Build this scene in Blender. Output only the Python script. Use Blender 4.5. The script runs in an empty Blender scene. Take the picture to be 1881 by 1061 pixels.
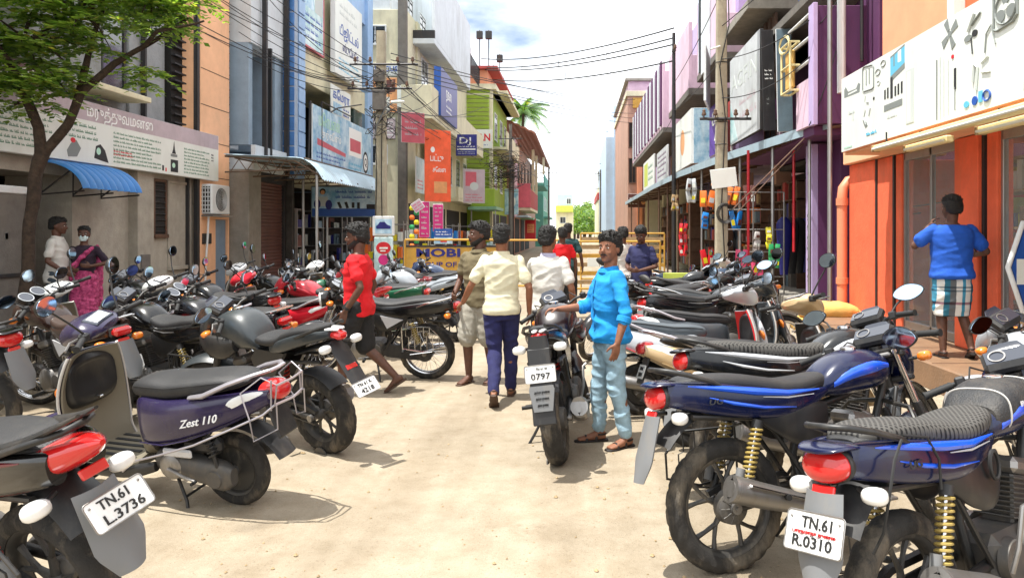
import bpy, bmesh, math, random
from mathutils import Vector, Matrix, noise
from math import sin, cos, pi, radians as R
random.seed(7)
SC = bpy.context.scene
COL = SC.collection
# ------------------------------------------------------------------ camera, sky, sun, exposure
F, CX, CY, EYE = 1358.0, 1060.0, 425.0, 1.6
cam_data = bpy.data.cameras.new('camera')
cam_data.sensor_width = 36.0
cam_data.lens = F / 1881 * 36
cam_data.shift_x = (940.5 - CX) / 1881
cam_data.shift_y = (CY - 530.5) / 1881
cam_data.clip_start = 0.05
cam_data.clip_end = 3000
cam = bpy.data.objects.new('camera', cam_data)
COL.objects.link(cam)
cam.location = (0, 0, EYE)
cam.rotation_euler = (R(90), 0, 0)
SC.camera = cam
SUN_DIR = Vector((0.30, 0.10, -0.95)).normalized()      # the way the light travels
sun_data = bpy.data.lights.new('sun', 'SUN')
sun_data.energy = 5.0
sun_data.angle = R(0.5)
sun_data.color = (1.0, 0.965, 0.90)
sun = bpy.data.objects.new('sun', sun_data)
COL.objects.link(sun)
sun.rotation_euler = SUN_DIR.to_track_quat('-Z', 'Y').to_euler()
world = bpy.data.worlds.new('World')
SC.world = world
world.use_nodes = True
nt = world.node_tree
nt.nodes.clear()
w_out = nt.nodes.new('ShaderNodeOutputWorld')
w_bg = nt.nodes.new('ShaderNodeBackground')
w_sky = nt.nodes.new('ShaderNodeTexSky')
w_sky.sky_type = 'NISHITA'
w_sky.sun_disc = False
w_sky.sun_elevation = math.asin(-SUN_DIR.z)
w_sky.sun_rotation = math.atan2(-SUN_DIR.x, -SUN_DIR.y)
w_sky.dust_density = 1.2
w_tc = nt.nodes.new('ShaderNodeTexCoord')
w_map = nt.nodes.new('ShaderNodeMapping')
w_map.inputs['Scale'].default_value = (1.0, 1.0, 2.6)
w_map.inputs['Location'].default_value = (1.35, 0.4, 0.35)
w_n = nt.nodes.new('ShaderNodeTexNoise')
w_n.inputs['Scale'].default_value = 2.1
w_n.inputs['Detail'].default_value = 9
w_n.inputs['Roughness'].default_value = 0.56
w_r = nt.nodes.new('ShaderNodeValToRGB')
w_r.color_ramp.elements[0].position = 0.27
w_r.color_ramp.elements[1].position = 0.46
w_mix = nt.nodes.new('ShaderNodeMix')
w_mix.data_type = 'RGBA'
w_mix.inputs['B'].default_value = (11.0, 11.3, 11.6, 1)     # sunlit cloud, in the sky's own units
nt.links.new(w_tc.outputs['Generated'], w_map.inputs['Vector'])
nt.links.new(w_map.outputs['Vector'], w_n.inputs['Vector'])
nt.links.new(w_n.outputs['Fac'], w_r.inputs['Fac'])
nt.links.new(w_r.outputs['Color'], w_mix.inputs['Factor'])
nt.links.new(w_sky.outputs['Color'], w_mix.inputs['A'])
nt.links.new(w_mix.outputs['Result'], w_bg.inputs['Color'])
w_bg.inputs['Strength'].default_value = 0.112
nt.links.new(w_bg.outputs['Background'], w_out.inputs['Surface'])
SC.view_settings.view_transform = 'Standard'
SC.view_settings.look = 'None'
SC.view_settings.exposure = 0.70
SC.view_settings.gamma = 1.0
SC.view_settings.use_curve_mapping = False
SC.cycles.max_bounces = 6
SC.cycles.diffuse_bounces = 4
SC.cycles.use_denoising = True
# ------------------------------------------------------------------ materials
def lin(c):
 """'#rrggbb' or a linear triple"""
 if isinstance(c, str):
  v = [int(c[i:i + 2], 16) / 255 for i in (1, 3, 5)]
  return tuple((x / 12.92 if x <= .04045 else ((x + .055) / 1.055) ** 2.4) for x in v)
 return tuple(c)
def mat(name, c, rough=.6, metal=0., var=0., vscale=6., bump=0., bscale=60., coat=0., c2=None, emit=None, trans=0., spec=.5, alpha=1., dirt=0., dscale=2.5, dcol=(.20, .17, .13)):
 m = bpy.data.materials.new(name)
 m.use_nodes = True
 t = m.node_tree
 p = t.nodes['Principled BSDF']
 c = lin(c)
 p.inputs['Base Color'].default_value = (*c, 1)
 m.diffuse_color = (*c, 1)
 p.inputs['Roughness'].default_value = rough
 p.inputs['Metallic'].default_value = metal
 p.inputs['Coat Weight'].default_value = coat
 p.inputs['Coat Roughness'].default_value = .06
 p.inputs['Specular IOR Level'].default_value = spec
 p.inputs['Transmission Weight'].default_value = trans
 p.inputs['Alpha'].default_value = alpha
 if emit:
  p.inputs['Emission Color'].default_value = (*lin(emit[0]), 1)
  p.inputs['Emission Strength'].default_value = emit[1]
 src = None
 if var or bump or dirt:
  tc = t.nodes.new('ShaderNodeTexCoord')
  src = tc.outputs['Object']
 col_out = None
 if var or c2 is not None:
  n = t.nodes.new('ShaderNodeTexNoise')
  n.inputs['Scale'].default_value = vscale
  n.inputs['Detail'].default_value = 6
  n.inputs['Roughness'].default_value = .65
  if src: t.links.new(src, n.inputs['Vector'])
  else:
   tc = t.nodes.new('ShaderNodeTexCoord'); t.links.new(tc.outputs['Object'], n.inputs['Vector'])
  r = t.nodes.new('ShaderNodeValToRGB')
  r.color_ramp.elements[0].position = .36
  r.color_ramp.elements[1].position = .64
  a = tuple(x * (1 - var) for x in c)
  b = lin(c2) if c2 is not None else tuple(min(1, x * (1 + var)) for x in c)
  r.color_ramp.elements[0].color = (*a, 1)
  r.color_ramp.elements[1].color = (*b, 1)
  t.links.new(n.outputs['Fac'], r.inputs['Fac'])
  col_out = r.outputs['Color']
 if dirt:
  n2 = t.nodes.new('ShaderNodeTexNoise')
  n2.inputs['Scale'].default_value = dscale
  n2.inputs['Detail'].default_value = 8
  n2.inputs['Roughness'].default_value = .7
  mp = t.nodes.new('ShaderNodeMapping')
  mp.inputs['Scale'].default_value = (1, 1, .35)
  t.links.new(src, mp.inputs['Vector'])
  t.links.new(mp.outputs['Vector'], n2.inputs['Vector'])
  r2 = t.nodes.new('ShaderNodeValToRGB')
  r2.color_ramp.elements[0].position = .48
  r2.color_ramp.elements[1].position = .72
  r2.color_ramp.elements[1].color = (dirt, dirt, dirt, 1)
  r2.color_ramp.elements[0].color = (0, 0, 0, 1)
  t.links.new(n2.outputs['Fac'], r2.inputs['Fac'])
  mx = t.nodes.new('ShaderNodeMix')
  mx.data_type = 'RGBA'
  t.links.new(r2.outputs['Color'], mx.inputs['Factor'])
  if col_out: t.links.new(col_out, mx.inputs['A'])
  else: mx.inputs['A'].default_value = (*c, 1)
  mx.inputs['B'].default_value = (*dcol, 1)
  col_out = mx.outputs['Result']
 if col_out: t.links.new(col_out, p.inputs['Base Color'])
 if bump:
  n = t.nodes.new('ShaderNodeTexNoise')
  n.inputs['Scale'].default_value = bscale
  n.inputs['Detail'].default_value = 5
  t.links.new(src, n.inputs['Vector'])
  b = t.nodes.new('ShaderNodeBump')
  b.inputs['Strength'].default_value = bump
  b.inputs['Distance'].default_value = .02
  t.links.new(n.outputs['Fac'], b.inputs['Height'])
  t.links.new(b.outputs['Normal'], p.inputs['Normal'])
 return m
# ------------------------------------------------------------------ mesh builder
class MB:
 """collects shapes and links them as ONE mesh object"""
 def __init__(s, m=None):
  s.v = []; s.f = []; s.fm = []; s.mats = []; s.T = Matrix(); s.m = m
 def slot(s, m):
  m = m or s.m
  if m not in s.mats: s.mats.append(m)
  return s.mats.index(m)
 def add(s, vs, fs, m=None):
  k = s.slot(m); o = len(s.v)
  T = s.T
  s.v += [T @ Vector(p) for p in vs]
  s.f += [tuple(i + o for i in f) for f in fs]
  s.fm += [k] * len(fs)
  return s
 def box(s, x0, x1, y0, y1, z0, z1, m=None):
  v = [(x, y, z) for z in (z0, z1) for y in (y0, y1) for x in (x0, x1)]
  return s.add(v, [(0, 2, 3, 1), (4, 5, 7, 6), (0, 1, 5, 4), (2, 6, 7, 3), (0, 4, 6, 2), (1, 3, 7, 5)], m)
 def cbox(s, x0, x1, y0, y1, z0, z1, c=.01, m=None):
  """box with chamfered edges"""
  lo, hi = (x0, y0, z0), (x1, y1, z1)
  c = min(c, *(abs(h - l) * .45 for l, h in zip(lo, hi)))
  v = []; idx = {}
  for sx in (0, 1):
   for sy in (0, 1):
    for sz in (0, 1):
     S = (sx, sy, sz)
     for a in range(3):
      p = [(hi[i] if S[i] else lo[i]) for i in range(3)]
      for i in range(3):
       if i != a: p[i] += (-c if S[i] else c)
      idx[(S, a)] = len(v); v.append(p)
  fs = []
  for a in range(3):
   b, d = (a + 1) % 3, (a + 2) % 3
   for sa in (0, 1):
    q = []
    for (sb, sd) in ((0, 0), (1, 0), (1, 1), (0, 1)):
     S = [0, 0, 0]; S[a] = sa; S[b] = sb; S[d] = sd
     q.append(idx[(tuple(S), a)])
    fs.append(tuple(q) if sa else tuple(q[::-1]))
  for a in range(3):
   b, d = (a + 1) % 3, (a + 2) % 3
   for sb in (0, 1):
    for sd in (0, 1):
     S0 = [0, 0, 0]; S0[b] = sb; S0[d] = sd
     S1 = list(S0); S1[a] = 1
     S0, S1 = tuple(S0), tuple(S1)
     q = (idx[(S0, b)], idx[(S1, b)], idx[(S1, d)], idx[(S0, d)])
     fs.append(q if (sb == sd) == True else q[::-1])
  for S in [(x, y, z) for x in (0, 1) for y in (0, 1) for z in (0, 1)]:
   q = (idx[(S, 0)], idx[(S, 1)], idx[(S, 2)])
   fs.append(q if sum(S) % 2 else q[::-1])
  return s.add(v, fs, m)
 def ring_faces(s, nr, n, closed_u=False, cap0=True, cap1=True):
  fs = []
  for i in range(nr - 1 + (1 if closed_u else 0)):
   a, b = i * n, ((i + 1) % nr) * n
   for j in range(n):
    k = (j + 1) % n
    fs.append((a + j, a + k, b + k, b + j))
  if not closed_u:
   if cap0: fs.append(tuple(range(n))[::-1])
   if cap1: fs.append(tuple((nr - 1) * n + j for j in range(n)))
  return fs
 def tube(s, pts, r, m=None, n=8, closed=False, flat=1.0, up=None):
  """round bar along points; r a number or one radius per point"""
  P = [Vector(p) for p in pts]
  rr = r if isinstance(r, (list, tuple)) else [r] * len(P)
  L = len(P)
  tan = []
  for i in range(L):
   a = P[i - 1] if (i > 0 or closed) else P[i]
   b = P[(i + 1) % L] if (i < L - 1 or closed) else P[i]
   t = (b - a)
   tan.append(t.normalized() if t.length > 1e-9 else Vector((0, 0, 1)))
  u = Vector(up) if up else (Vector((0, 0, 1)) if abs(tan[0].z) < .9 else Vector((1, 0, 0)))
  vs = []
  for i in range(L):
   t = tan[i]
   u = (u - t * u.dot(t))
   if u.length < 1e-6: u = t.orthogonal()
   u.normalize()
   w = t.cross(u)
   for j in range(n):
    a = 2 * pi * j / n
    vs.append(P[i] + (w * cos(a) + u * sin(a) * flat) * rr[i])
  return s.add(vs, s.ring_faces(L, n, closed), m)
 def lathe(s, prof, m=None, n=24, c=(0, 0, 0), axis='y', cap=True):
  """prof: (radius, height along axis)"""
  c = Vector(c); vs = []
  for (r, h) in prof:
   for j in range(n):
    a = 2 * pi * j / n
    x, y = r * cos(a), r * sin(a)
    p = {'z': (x, y, h), 'y': (y, h, x), 'x': (h, x, y)}[axis]
    vs.append(c + Vector(p))
  return s.add(vs, s.ring_faces(len(prof), n, False, cap, cap), m)
 def prism(s, poly, a0, a1, plane='xz', m=None):
  """flat outline given thickness along the third axis"""
  def P(p, h):
   return {'xz': (p[0], h, p[1]), 'xy': (p[0], p[1], h), 'yz': (h, p[0], p[1])}[plane]
  n = len(poly)
  vs = [P(p, a0) for p in poly] + [P(p, a1) for p in poly]
  return s.add(vs, s.ring_faces(2, n), m)
 def loft(s, st, m=None, n=20, steps=3, axis='x', e=None):
  """superellipse sections along an axis: (a, cu, cv, hu, hv[, exponent]); u,v the other two axes"""
  st = [tuple(q) + ((2.4,) if len(q) < 6 else ()) for q in st]
  ss = []
  L = len(st)
  for i in range(L - 1):
   p0, p1, p2, p3 = st[max(i - 1, 0)], st[i], st[i + 1], st[min(i + 2, L - 1)]
   for k in range(steps):
    t = k / steps
    ss.append([.5 * ((2 * b) + (-a + c) * t + (2 * a - 5 * b + 4 * c - d) * t * t + (-a + 3 * b - 3 * c + d) * t ** 3)
                           for a, b, c, d in zip(p0, p1, p2, p3)])
  ss.append(list(st[-1]))
  vs = []
  for (a, cu, cv, hu, hv, ex) in ss:
   for j in range(n):
    th = 2 * pi * j / n
    cc, sn = cos(th), sin(th)
    u = cu + max(hu, 1e-4) * math.copysign(abs(cc) ** (2 / ex), cc)
    v = cv + max(hv, 1e-4) * math.copysign(abs(sn) ** (2 / ex), sn)
    vs.append({'x': (a, u, v), 'y': (v, a, u), 'z': (u, v, a)}[axis])
  return s.add(vs, s.ring_faces(len(ss), n), m)
 def secs(s, st, m=None, n=20):
  """free sections: (centre, right, forward, half width, half depth, exponent)"""
  vs = []
  for (c, u, w, a, b, ex) in st:
   c, u, w = Vector(c), Vector(u), Vector(w)
   for j in range(n):
    th = 2 * pi * j / n
    cc, sn = cos(th), sin(th)
    vs.append(c + u * (a * math.copysign(abs(cc) ** (2 / ex), cc)) + w * (b * math.copysign(abs(sn) ** (2 / ex), sn)))
  return s.add(vs, s.ring_faces(len(st), n), m)
 def sphere(s, c, r, m=None, n=14, k=9):
  c = Vector(c)
  r = (r, r, r) if not isinstance(r, (tuple, list)) else r
  prof = []
  vs = []
  for i in range(1, k):
   ph = pi * i / k
   for j in range(n):
    a = 2 * pi * j / n
    vs.append(c + Vector((r[0] * sin(ph) * cos(a), r[1] * sin(ph) * sin(a), -r[2] * cos(ph))))
  fs = s.ring_faces(k - 1, n, False, False, False)
  b = len(vs)
  vs += [c - Vector((0, 0, r[2])), c + Vector((0, 0, r[2]))]
  for j in range(n):
   q = (j + 1) % n
   fs.append((b, q, j))
   fs.append((b + 1, (k - 2) * n + j, (k - 2) * n + q))
  return s.add(vs, fs, m)
 def grid(s, fn, nu, nv, m=None, thick=0.0, wrap=False):
  """sheet fn(u,v) -> point, given a thickness along its own normal"""
  P = [[Vector(fn(i / nu, j / nv)) for j in range(nv + 1)] for i in range(nu + 1)]
  vs = [p for row in P for p in row]
  W = nv + 1
  fs = [(i * W + j, (i + 1) * W + j, (i + 1) * W + j + 1, i * W + j + 1) for i in range(nu) for j in range(nv)]
  if thick:
   N = []
   for i in range(nu + 1):
    for j in range(nv + 1):
     a = P[min(i + 1, nu)][j] - P[max(i - 1, 0)][j]
     b = P[i][min(j + 1, nv)] - P[i][max(j - 1, 0)]
     q = a.cross(b)
     N.append(q.normalized() if q.length > 1e-9 else Vector((0, 0, 1)))
   o = len(vs)
   vs = vs + [p - q * thick for p, q in zip(vs, N)]
   fs = fs + [tuple(i + o for i in f[::-1]) for f in fs]
   edge = [i * W for i in range(nu + 1)][::-1] + list(range(W))[1:]
   loop = [(0, j) for j in range(nv + 1)] + [(i, nv) for i in range(1, nu + 1)] + [(nu, j) for j in range(nv - 1, -1, -1)] + [(i, 0) for i in range(nu - 1, 0, -1)]
   ids = [a * W + b for a, b in loop]
   for q in range(len(ids)):
    a, b = ids[q], ids[(q + 1) % len(ids)]
    fs.append((a, b, b + o, a + o))
  return s.add(vs, fs, m)
 def build(s, name, parent=None, smooth=40, m=None, fix=True):
  me = bpy.data.meshes.new(name)
  me.from_pydata([tuple(p) for p in s.v], [], s.f)
  for mm in (s.mats or [m]): me.materials.append(mm)
  if len(s.mats) > 1: me.polygons.foreach_set('material_index', s.fm)
  if smooth:
   me.polygons.foreach_set('use_smooth', [True] * len(me.polygons))
   me.set_sharp_from_angle(angle=R(smooth))
  if fix and len(me.polygons) < 60000:
   bm = bmesh.new(); bm.from_mesh(me)
   bmesh.ops.recalc_face_normals(bm, faces=bm.faces)
   bm.to_mesh(me); bm.free()
  me.update()
  o = bpy.data.objects.new(name, me)
  COL.objects.link(o)
  if parent: o.parent = parent
  return o
def fix_normals(o):
 bm = bmesh.new(); bm.from_mesh(o.data)
 bmesh.ops.recalc_face_normals(bm, faces=bm.faces)
 bm.to_mesh(o.data); bm.free()
 return o
def thing(name, label, cat, loc=(0, 0, 0), rz=0., group=None, lean=0., pitch=0.):
 o = bpy.data.objects.new(name, None)
 o.empty_display_size = .1
 COL.objects.link(o)
 o.rotation_mode = 'XYZ'
 o.location = loc
 o.rotation_euler = (lean, pitch, rz)
 o['label'] = label; o['category'] = cat
 if group: o['group'] = group
 return o
def tag(o, label=None, cat=None, group=None, kind=None):
 if label: o['label'] = label
 if cat: o['category'] = cat
 if group: o['group'] = group
 if kind: o['kind'] = kind
 return o
def kids(o): return [c for c in o.children]
def copy_tree(o, swap=None, parent=None, skip=()):
 """copy of a thing, its parts and their sub-parts; meshes shared, materials swapped per object"""
 c = o.copy(); COL.objects.link(c)
 c.parent = parent
 if o.type == 'MESH' and swap:
  for sl in c.material_slots:
   if sl.material and sl.material.name in swap:
    mm = swap[sl.material.name]
    sl.link = 'OBJECT'; sl.material = mm
 for ch in kids(o):
  if ch.name.split('.')[0] in skip: continue
  copy_tree(ch, swap, c, skip)
 return c
_txt = {}
def text_geo(body, size=1., bold=0., align='CENTER', depth=.004, res=2, slant=0., space=1.):
 k = (body, size, bold, align, depth, res, slant, space)
 if k in _txt: return _txt[k]
 cu = bpy.data.curves.new('lettering', 'FONT')
 cu.body = body; cu.size = size; cu.align_x = align; cu.align_y = 'CENTER'
 cu.offset = bold; cu.extrude = depth; cu.resolution_u = res; cu.shear = slant; cu.space_character = space
 ob = bpy.data.objects.new('lettering', cu)
 COL.objects.link(ob)
 dg = bpy.context.evaluated_depsgraph_get()
 me = ob.evaluated_get(dg).to_mesh()
 vs = [v.co.copy() for v in me.vertices]; fs = [tuple(p.vertices) for p in me.polygons]
 ob.evaluated_get(dg).to_mesh_clear()
 bpy.data.objects.remove(ob); bpy.data.curves.remove(cu)
 _txt[k] = (vs, fs)
 return _txt[k]
def frame(o, ex, ey):
 """matrix with origin o, x along ex (reading direction), y along ey (up the letters), z out of the face"""
 ex = Vector(ex).normalized(); ey = Vector(ey)
 ey = (ey - ex * ey.dot(ex)).normalized(); ez = ex.cross(ey)
 M = Matrix.Identity(4)
 for i in range(3):
  M[i][0], M[i][1], M[i][2], M[i][3] = ex[i], ey[i], ez[i], o[i]
 return M
def put_text(mb, body, M, size, m, width=None, **kw):
 vs, fs = text_geo(body, 1., **{**kw, 'depth': .02})
 if not vs: return
 sx = size
 if width:
  w = max(v.x for v in vs) - min(v.x for v in vs)
  sx = width / w
 old = mb.T
 mb.T = old @ M @ Matrix.Diagonal((sx, size, .1, 1))
 mb.add(vs, fs, m)
 mb.T = old
# ------------------------------------------------------------------ the setting
def px(p, Y): return (p - CX) * Y / F
def pz(p, Y): return EYE - (p - CY) * Y / F
M_ = {}
def sm(n, *a, **k): M_[n] = mat(n, *a, **k); return M_[n]
sm('wall_grey', '#8d9193', rough=.9, var=.12, vscale=3, bump=.35, bscale=30, dirt=.5, dscale=1.2, dcol=(.16, .15, .13))
sm('wall_beige', '#a39d90', rough=.9, var=.12, vscale=4, bump=.4, bscale=40, dirt=.5, dscale=1.4, dcol=(.17, .15, .12))
sm('wall_peach', '#efbb92', rough=.85, var=.06, vscale=3, bump=.15, bscale=40, dirt=.35, dscale=1.1, dcol=(.30, .19, .12))
sm('wall_white', '#cfd6da', rough=.85, var=.05, vscale=3, bump=.12, bscale=40, dirt=.5, dscale=.9, dcol=(.30, .30, .28))
sm('wall_bluegrey', '#8fa3b4', rough=.85, var=.08, vscale=3, bump=.15, bscale=40, dirt=.45, dscale=1., dcol=(.17, .18, .19))
sm('wall_cream', '#d9d3b4', rough=.85, var=.06, vscale=3, bump=.12, bscale=40, dirt=.55, dscale=.8, dcol=(.30, .28, .22))
sm('wall_orange', '#ec6a45', rough=.8, var=.10, vscale=2.5, bump=.3, bscale=24, dirt=.6, dscale=2.6, dcol=(.45, .13, .06))
sm('wall_palepeach', '#eea27c', rough=.85, var=.05, vscale=3, bump=.1, bscale=40, dirt=.3, dscale=1.2, dcol=(.45, .25, .15))
sm('wall_purple', '#5c2e5a', rough=.75, var=.08, vscale=3, bump=.1, bscale=40, dirt=.35, dscale=1.2, dcol=(.08, .05, .08))
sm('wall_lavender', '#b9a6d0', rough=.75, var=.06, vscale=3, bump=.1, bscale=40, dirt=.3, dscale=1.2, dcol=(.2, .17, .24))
sm('wall_pink', '#d8bccd', rough=.85, var=.06, vscale=2, bump=.1, bscale=40, dirt=.5, dscale=.8, dcol=(.25, .20, .22))
sm('wall_brown', '#b58f7c', rough=.85, var=.08, vscale=2, bump=.1, bscale=40, dirt=.4, dscale=.8, dcol=(.2, .14, .11))
sm('wall_green', '#8fa83a', rough=.85, var=.07, vscale=2, bump=.1, bscale=40, dirt=.35, dscale=.7, dcol=(.16, .18, .07))
sm('wall_red', '#a9433f', rough=.85, var=.08, vscale=2, bump=.1, bscale=40, dirt=.4, dscale=.8, dcol=(.15, .08, .07))
sm('wall_teal', '#5c9c8c', rough=.85, var=.08, vscale=2, dirt=.4, dscale=.8)
sm('wall_skyblue', '#b8cfe2', rough=.85, var=.05, vscale=2, dirt=.45, dscale=.6, dcol=(.35, .38, .42))
sm('tile_blue', '#4f7fbb', rough=.25, var=.12, vscale=5, coat=.4, dirt=.25, dscale=2, dcol=(.16, .2, .26))
sm('paint_blue', '#96b8de', rough=.5, var=.06, vscale=4, dirt=.3, dscale=1.5, dcol=(.22, .26, .30))
sm('grout', '#b6c2d2', rough=.8, var=.08, vscale=6)
sm('concrete', '#8f8a80', rough=.92, var=.14, vscale=4, bump=.4, bscale=35, dirt=.5, dscale=1.6, dcol=(.15, .135, .11))
sm('concrete_pole', '#a8a08a', rough=.9, var=.12, vscale=6, bump=.3, bscale=40, dirt=.45, dscale=2, dcol=(.2, .17, .13))
sm('concrete_dark', '#6c6862', rough=.92, var=.15, vscale=5, bump=.4, bscale=40, dirt=.5, dscale=1.6)
sm('plinth_tile', '#80634a', rough=.6, var=.1, vscale=5, bump=.2, bscale=40, dirt=.4, dscale=2)
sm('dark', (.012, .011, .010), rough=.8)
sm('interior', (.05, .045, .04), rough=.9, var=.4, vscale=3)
sm('wood', '#5a4030', rough=.75, var=.25, vscale=8, dirt=.3)
sm('wood_light', '#a08560', rough=.75, var=.2, vscale=8)
sm('shutter', '#6d4a42', rough=.55, metal=.2, var=.1, vscale=3, dirt=.4, dscale=1.6, dcol=(.12, .09, .07))
sm('door_blue', '#7d93a8', rough=.6, var=.1, vscale=4, dirt=.3)
sm('iron', (.03, .03, .032), rough=.55, metal=.3, dirt=.4, dscale=6, dcol=(.11, .07, .045))
sm('steel_pipe', (.36, .36, .35), rough=.4, metal=.7, dirt=.4, dscale=6, dcol=(.2, .16, .12))
sm('white_paint', '#dfe3e3', rough=.5, dirt=.3, dscale=3, dcol=(.35, .34, .31))
sm('tin_blue', '#2f7cc4', rough=.4, var=.06, vscale=3, dirt=.3, dscale=3, dcol=(.12, .22, .33))
sm('tin_pale', '#a9c0cc', rough=.4, metal=.2, var=.06, vscale=3, dirt=.4, dscale=3, dcol=(.28, .30, .31))
sm('tin_rust', '#6b5848', rough=.7, metal=.2, var=.25, vscale=4, dirt=.6, dscale=3, dcol=(.12, .075, .05))
sm('tin_green', '#7fae8a', rough=.5, var=.1, vscale=3, dirt=.4)
sm('roof_tile', '#8f5a48', rough=.85, var=.25, vscale=4, dirt=.4)
sm('glass', (.030, .034, .036), rough=.06, spec=.9, coat=.5)
sm('glass_green', (.05, .085, .08), rough=.1, spec=.8, coat=.4)
sm('sign_white', '#e2e7e0', rough=.4, bump=.35, bscale=2.2, dirt=.4, dscale=1.5, dcol=(.55, .54, .48))
sm('sign_greyhead', '#b9aab0', rough=.45, var=.08, vscale=3, dirt=.3, dscale=2)
sm('sign_blue', '#1d4f9e', rough=.4, var=.1, vscale=3)
sm('sign_sky', '#7cbfe6', rough=.4, bump=.3, bscale=3, var=.25, vscale=2.5, c2='#cfe6f2')
sm('sign_teal', '#9fd0d4', rough=.4, var=.12, vscale=2, c2='#dfeeee')
sm('sign_navy', '#262a80', rough=.4, var=.1, vscale=3)
sm('sign_orange', '#f0633a', rough=.6, var=.12, vscale=3, bump=.2, bscale=6)
sm('sign_red', '#c8242c', rough=.45)
sm('sign_pinkred', '#c85f6c', rough=.5, var=.1, vscale=3)
sm('sign_magenta', '#c22a78', rough=.5, var=.1, vscale=4)
sm('sign_yellow', '#b98d34', rough=.6, var=.15, vscale=4, dirt=.6, dscale=3, dcol=(.3, .2, .06))
sm('sign_lime', '#c3cf57', rough=.5, var=.08, vscale=4)
sm('sign_grey', '#c3c8ca', rough=.5, var=.12, vscale=2.5, dirt=.4, dscale=1.5, dcol=(.25, .25, .24))
sm('sign_slate', '#6f8490', rough=.5, var=.2, vscale=2.5, dirt=.3)
sm('sign_black', (.012, .012, .014), rough=.4, dirt=.3, dscale=3, dcol=(.15, .15, .15))
sm('sign_sepia', '#6a4038', rough=.5, var=.3, vscale=6)
sm('sign_peach', '#e3a26c', rough=.5, var=.15, vscale=3)
sm('ink_black', (.018, .018, .02), rough=.6)
sm('ink_grey', '#7d8380', rough=.6)
sm('ink_palegrey', '#c3cac6', rough=.6)
sm('ink_green', '#5f8a72', rough=.6)
sm('ink_blue', '#1c4fa8', rough=.5)
sm('ink_navy', '#1d1f6e', rough=.5)
sm('ink_red', '#d01828', rough=.5)
sm('ink_cyan', '#5fb6d6', rough=.5)
sm('ink_white', '#eef0ee', rough=.5)
sm('ink_mint', '#b8e0c8', rough=.5)
sm('ink_purple', '#5b3a9a', rough=.5)
sm('cable', (.014, .014, .015), rough=.6)
sm('cream_tube', '#e8d9a0', rough=.4, dirt=.25, dscale=4)
sm('pipe_orange', '#d98a66', rough=.5, dirt=.25, dscale=4)
sm('bark', '#3b2f25', rough=.95, var=.35, vscale=14, bump=.9, bscale=26)
sm('sack', '#d2a95c', rough=.85, var=.12, vscale=5, bump=.4, bscale=60)
sm('toy_red', '#c8202c', rough=.35)
sm('toy_pink', '#e0527c', rough=.35)
sm('toy_blue', '#1f7fd0', rough=.35)
sm('toy_yellow', '#e0d22c', rough=.35)
sm('toy_green', '#2f9a5a', rough=.35)
sm('toy_orange', '#e8742c', rough=.35)
sm('plastic_clear', '#b8b4b0', rough=.2, var=.3, vscale=8)
def leafmat(n, c1, c2):
 m = mat(n, c1, rough=.5)
 t = m.node_tree; p = t.nodes['Principled BSDF']
 g = t.nodes.new('ShaderNodeNewGeometry')
 r = t.nodes.new('ShaderNodeValToRGB')
 r.color_ramp.elements[0].color = (*lin(c1), 1); r.color_ramp.elements[1].color = (*lin(c2), 1); q = r.color_ramp.elements.new(.93); q.color = (*lin(c2), 1); r.color_ramp.elements[2].color = (.30, .26, .05, 1)
 t.links.new(g.outputs['Random Per Island'], r.inputs['Fac'])
 t.links.new(r.outputs['Color'], p.inputs['Base Color'])
 tr = t.nodes.new('ShaderNodeBsdfTranslucent')
 mx = t.nodes.new('ShaderNodeMixShader'); mx.inputs[0].default_value = .45
 hs = t.nodes.new('ShaderNodeMix'); hs.data_type = 'RGBA'; hs.blend_type = 'MULTIPLY'
 hs.inputs['Factor'].default_value = 1; hs.inputs['B'].default_value = (1.9, 1.8, .7, 1)
 t.links.new(r.outputs['Color'], hs.inputs['A']); t.links.new(hs.outputs['Result'], tr.inputs['Color'])
 out = t.nodes['Material Output']
 t.links.new(p.outputs['BSDF'], mx.inputs[1]); t.links.new(tr.outputs['BSDF'], mx.inputs[2]); t.links.new(mx.outputs[0], out.inputs['Surface'])
 return m
LEAF = leafmat('leaf', '#44692c', '#93ad5a')
LEAF_FAR = leafmat('leaf_far', '#3a5f28', '#7c9c4a')
FROND = leafmat('frond', '#2f5428', '#5f8048')
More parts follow.
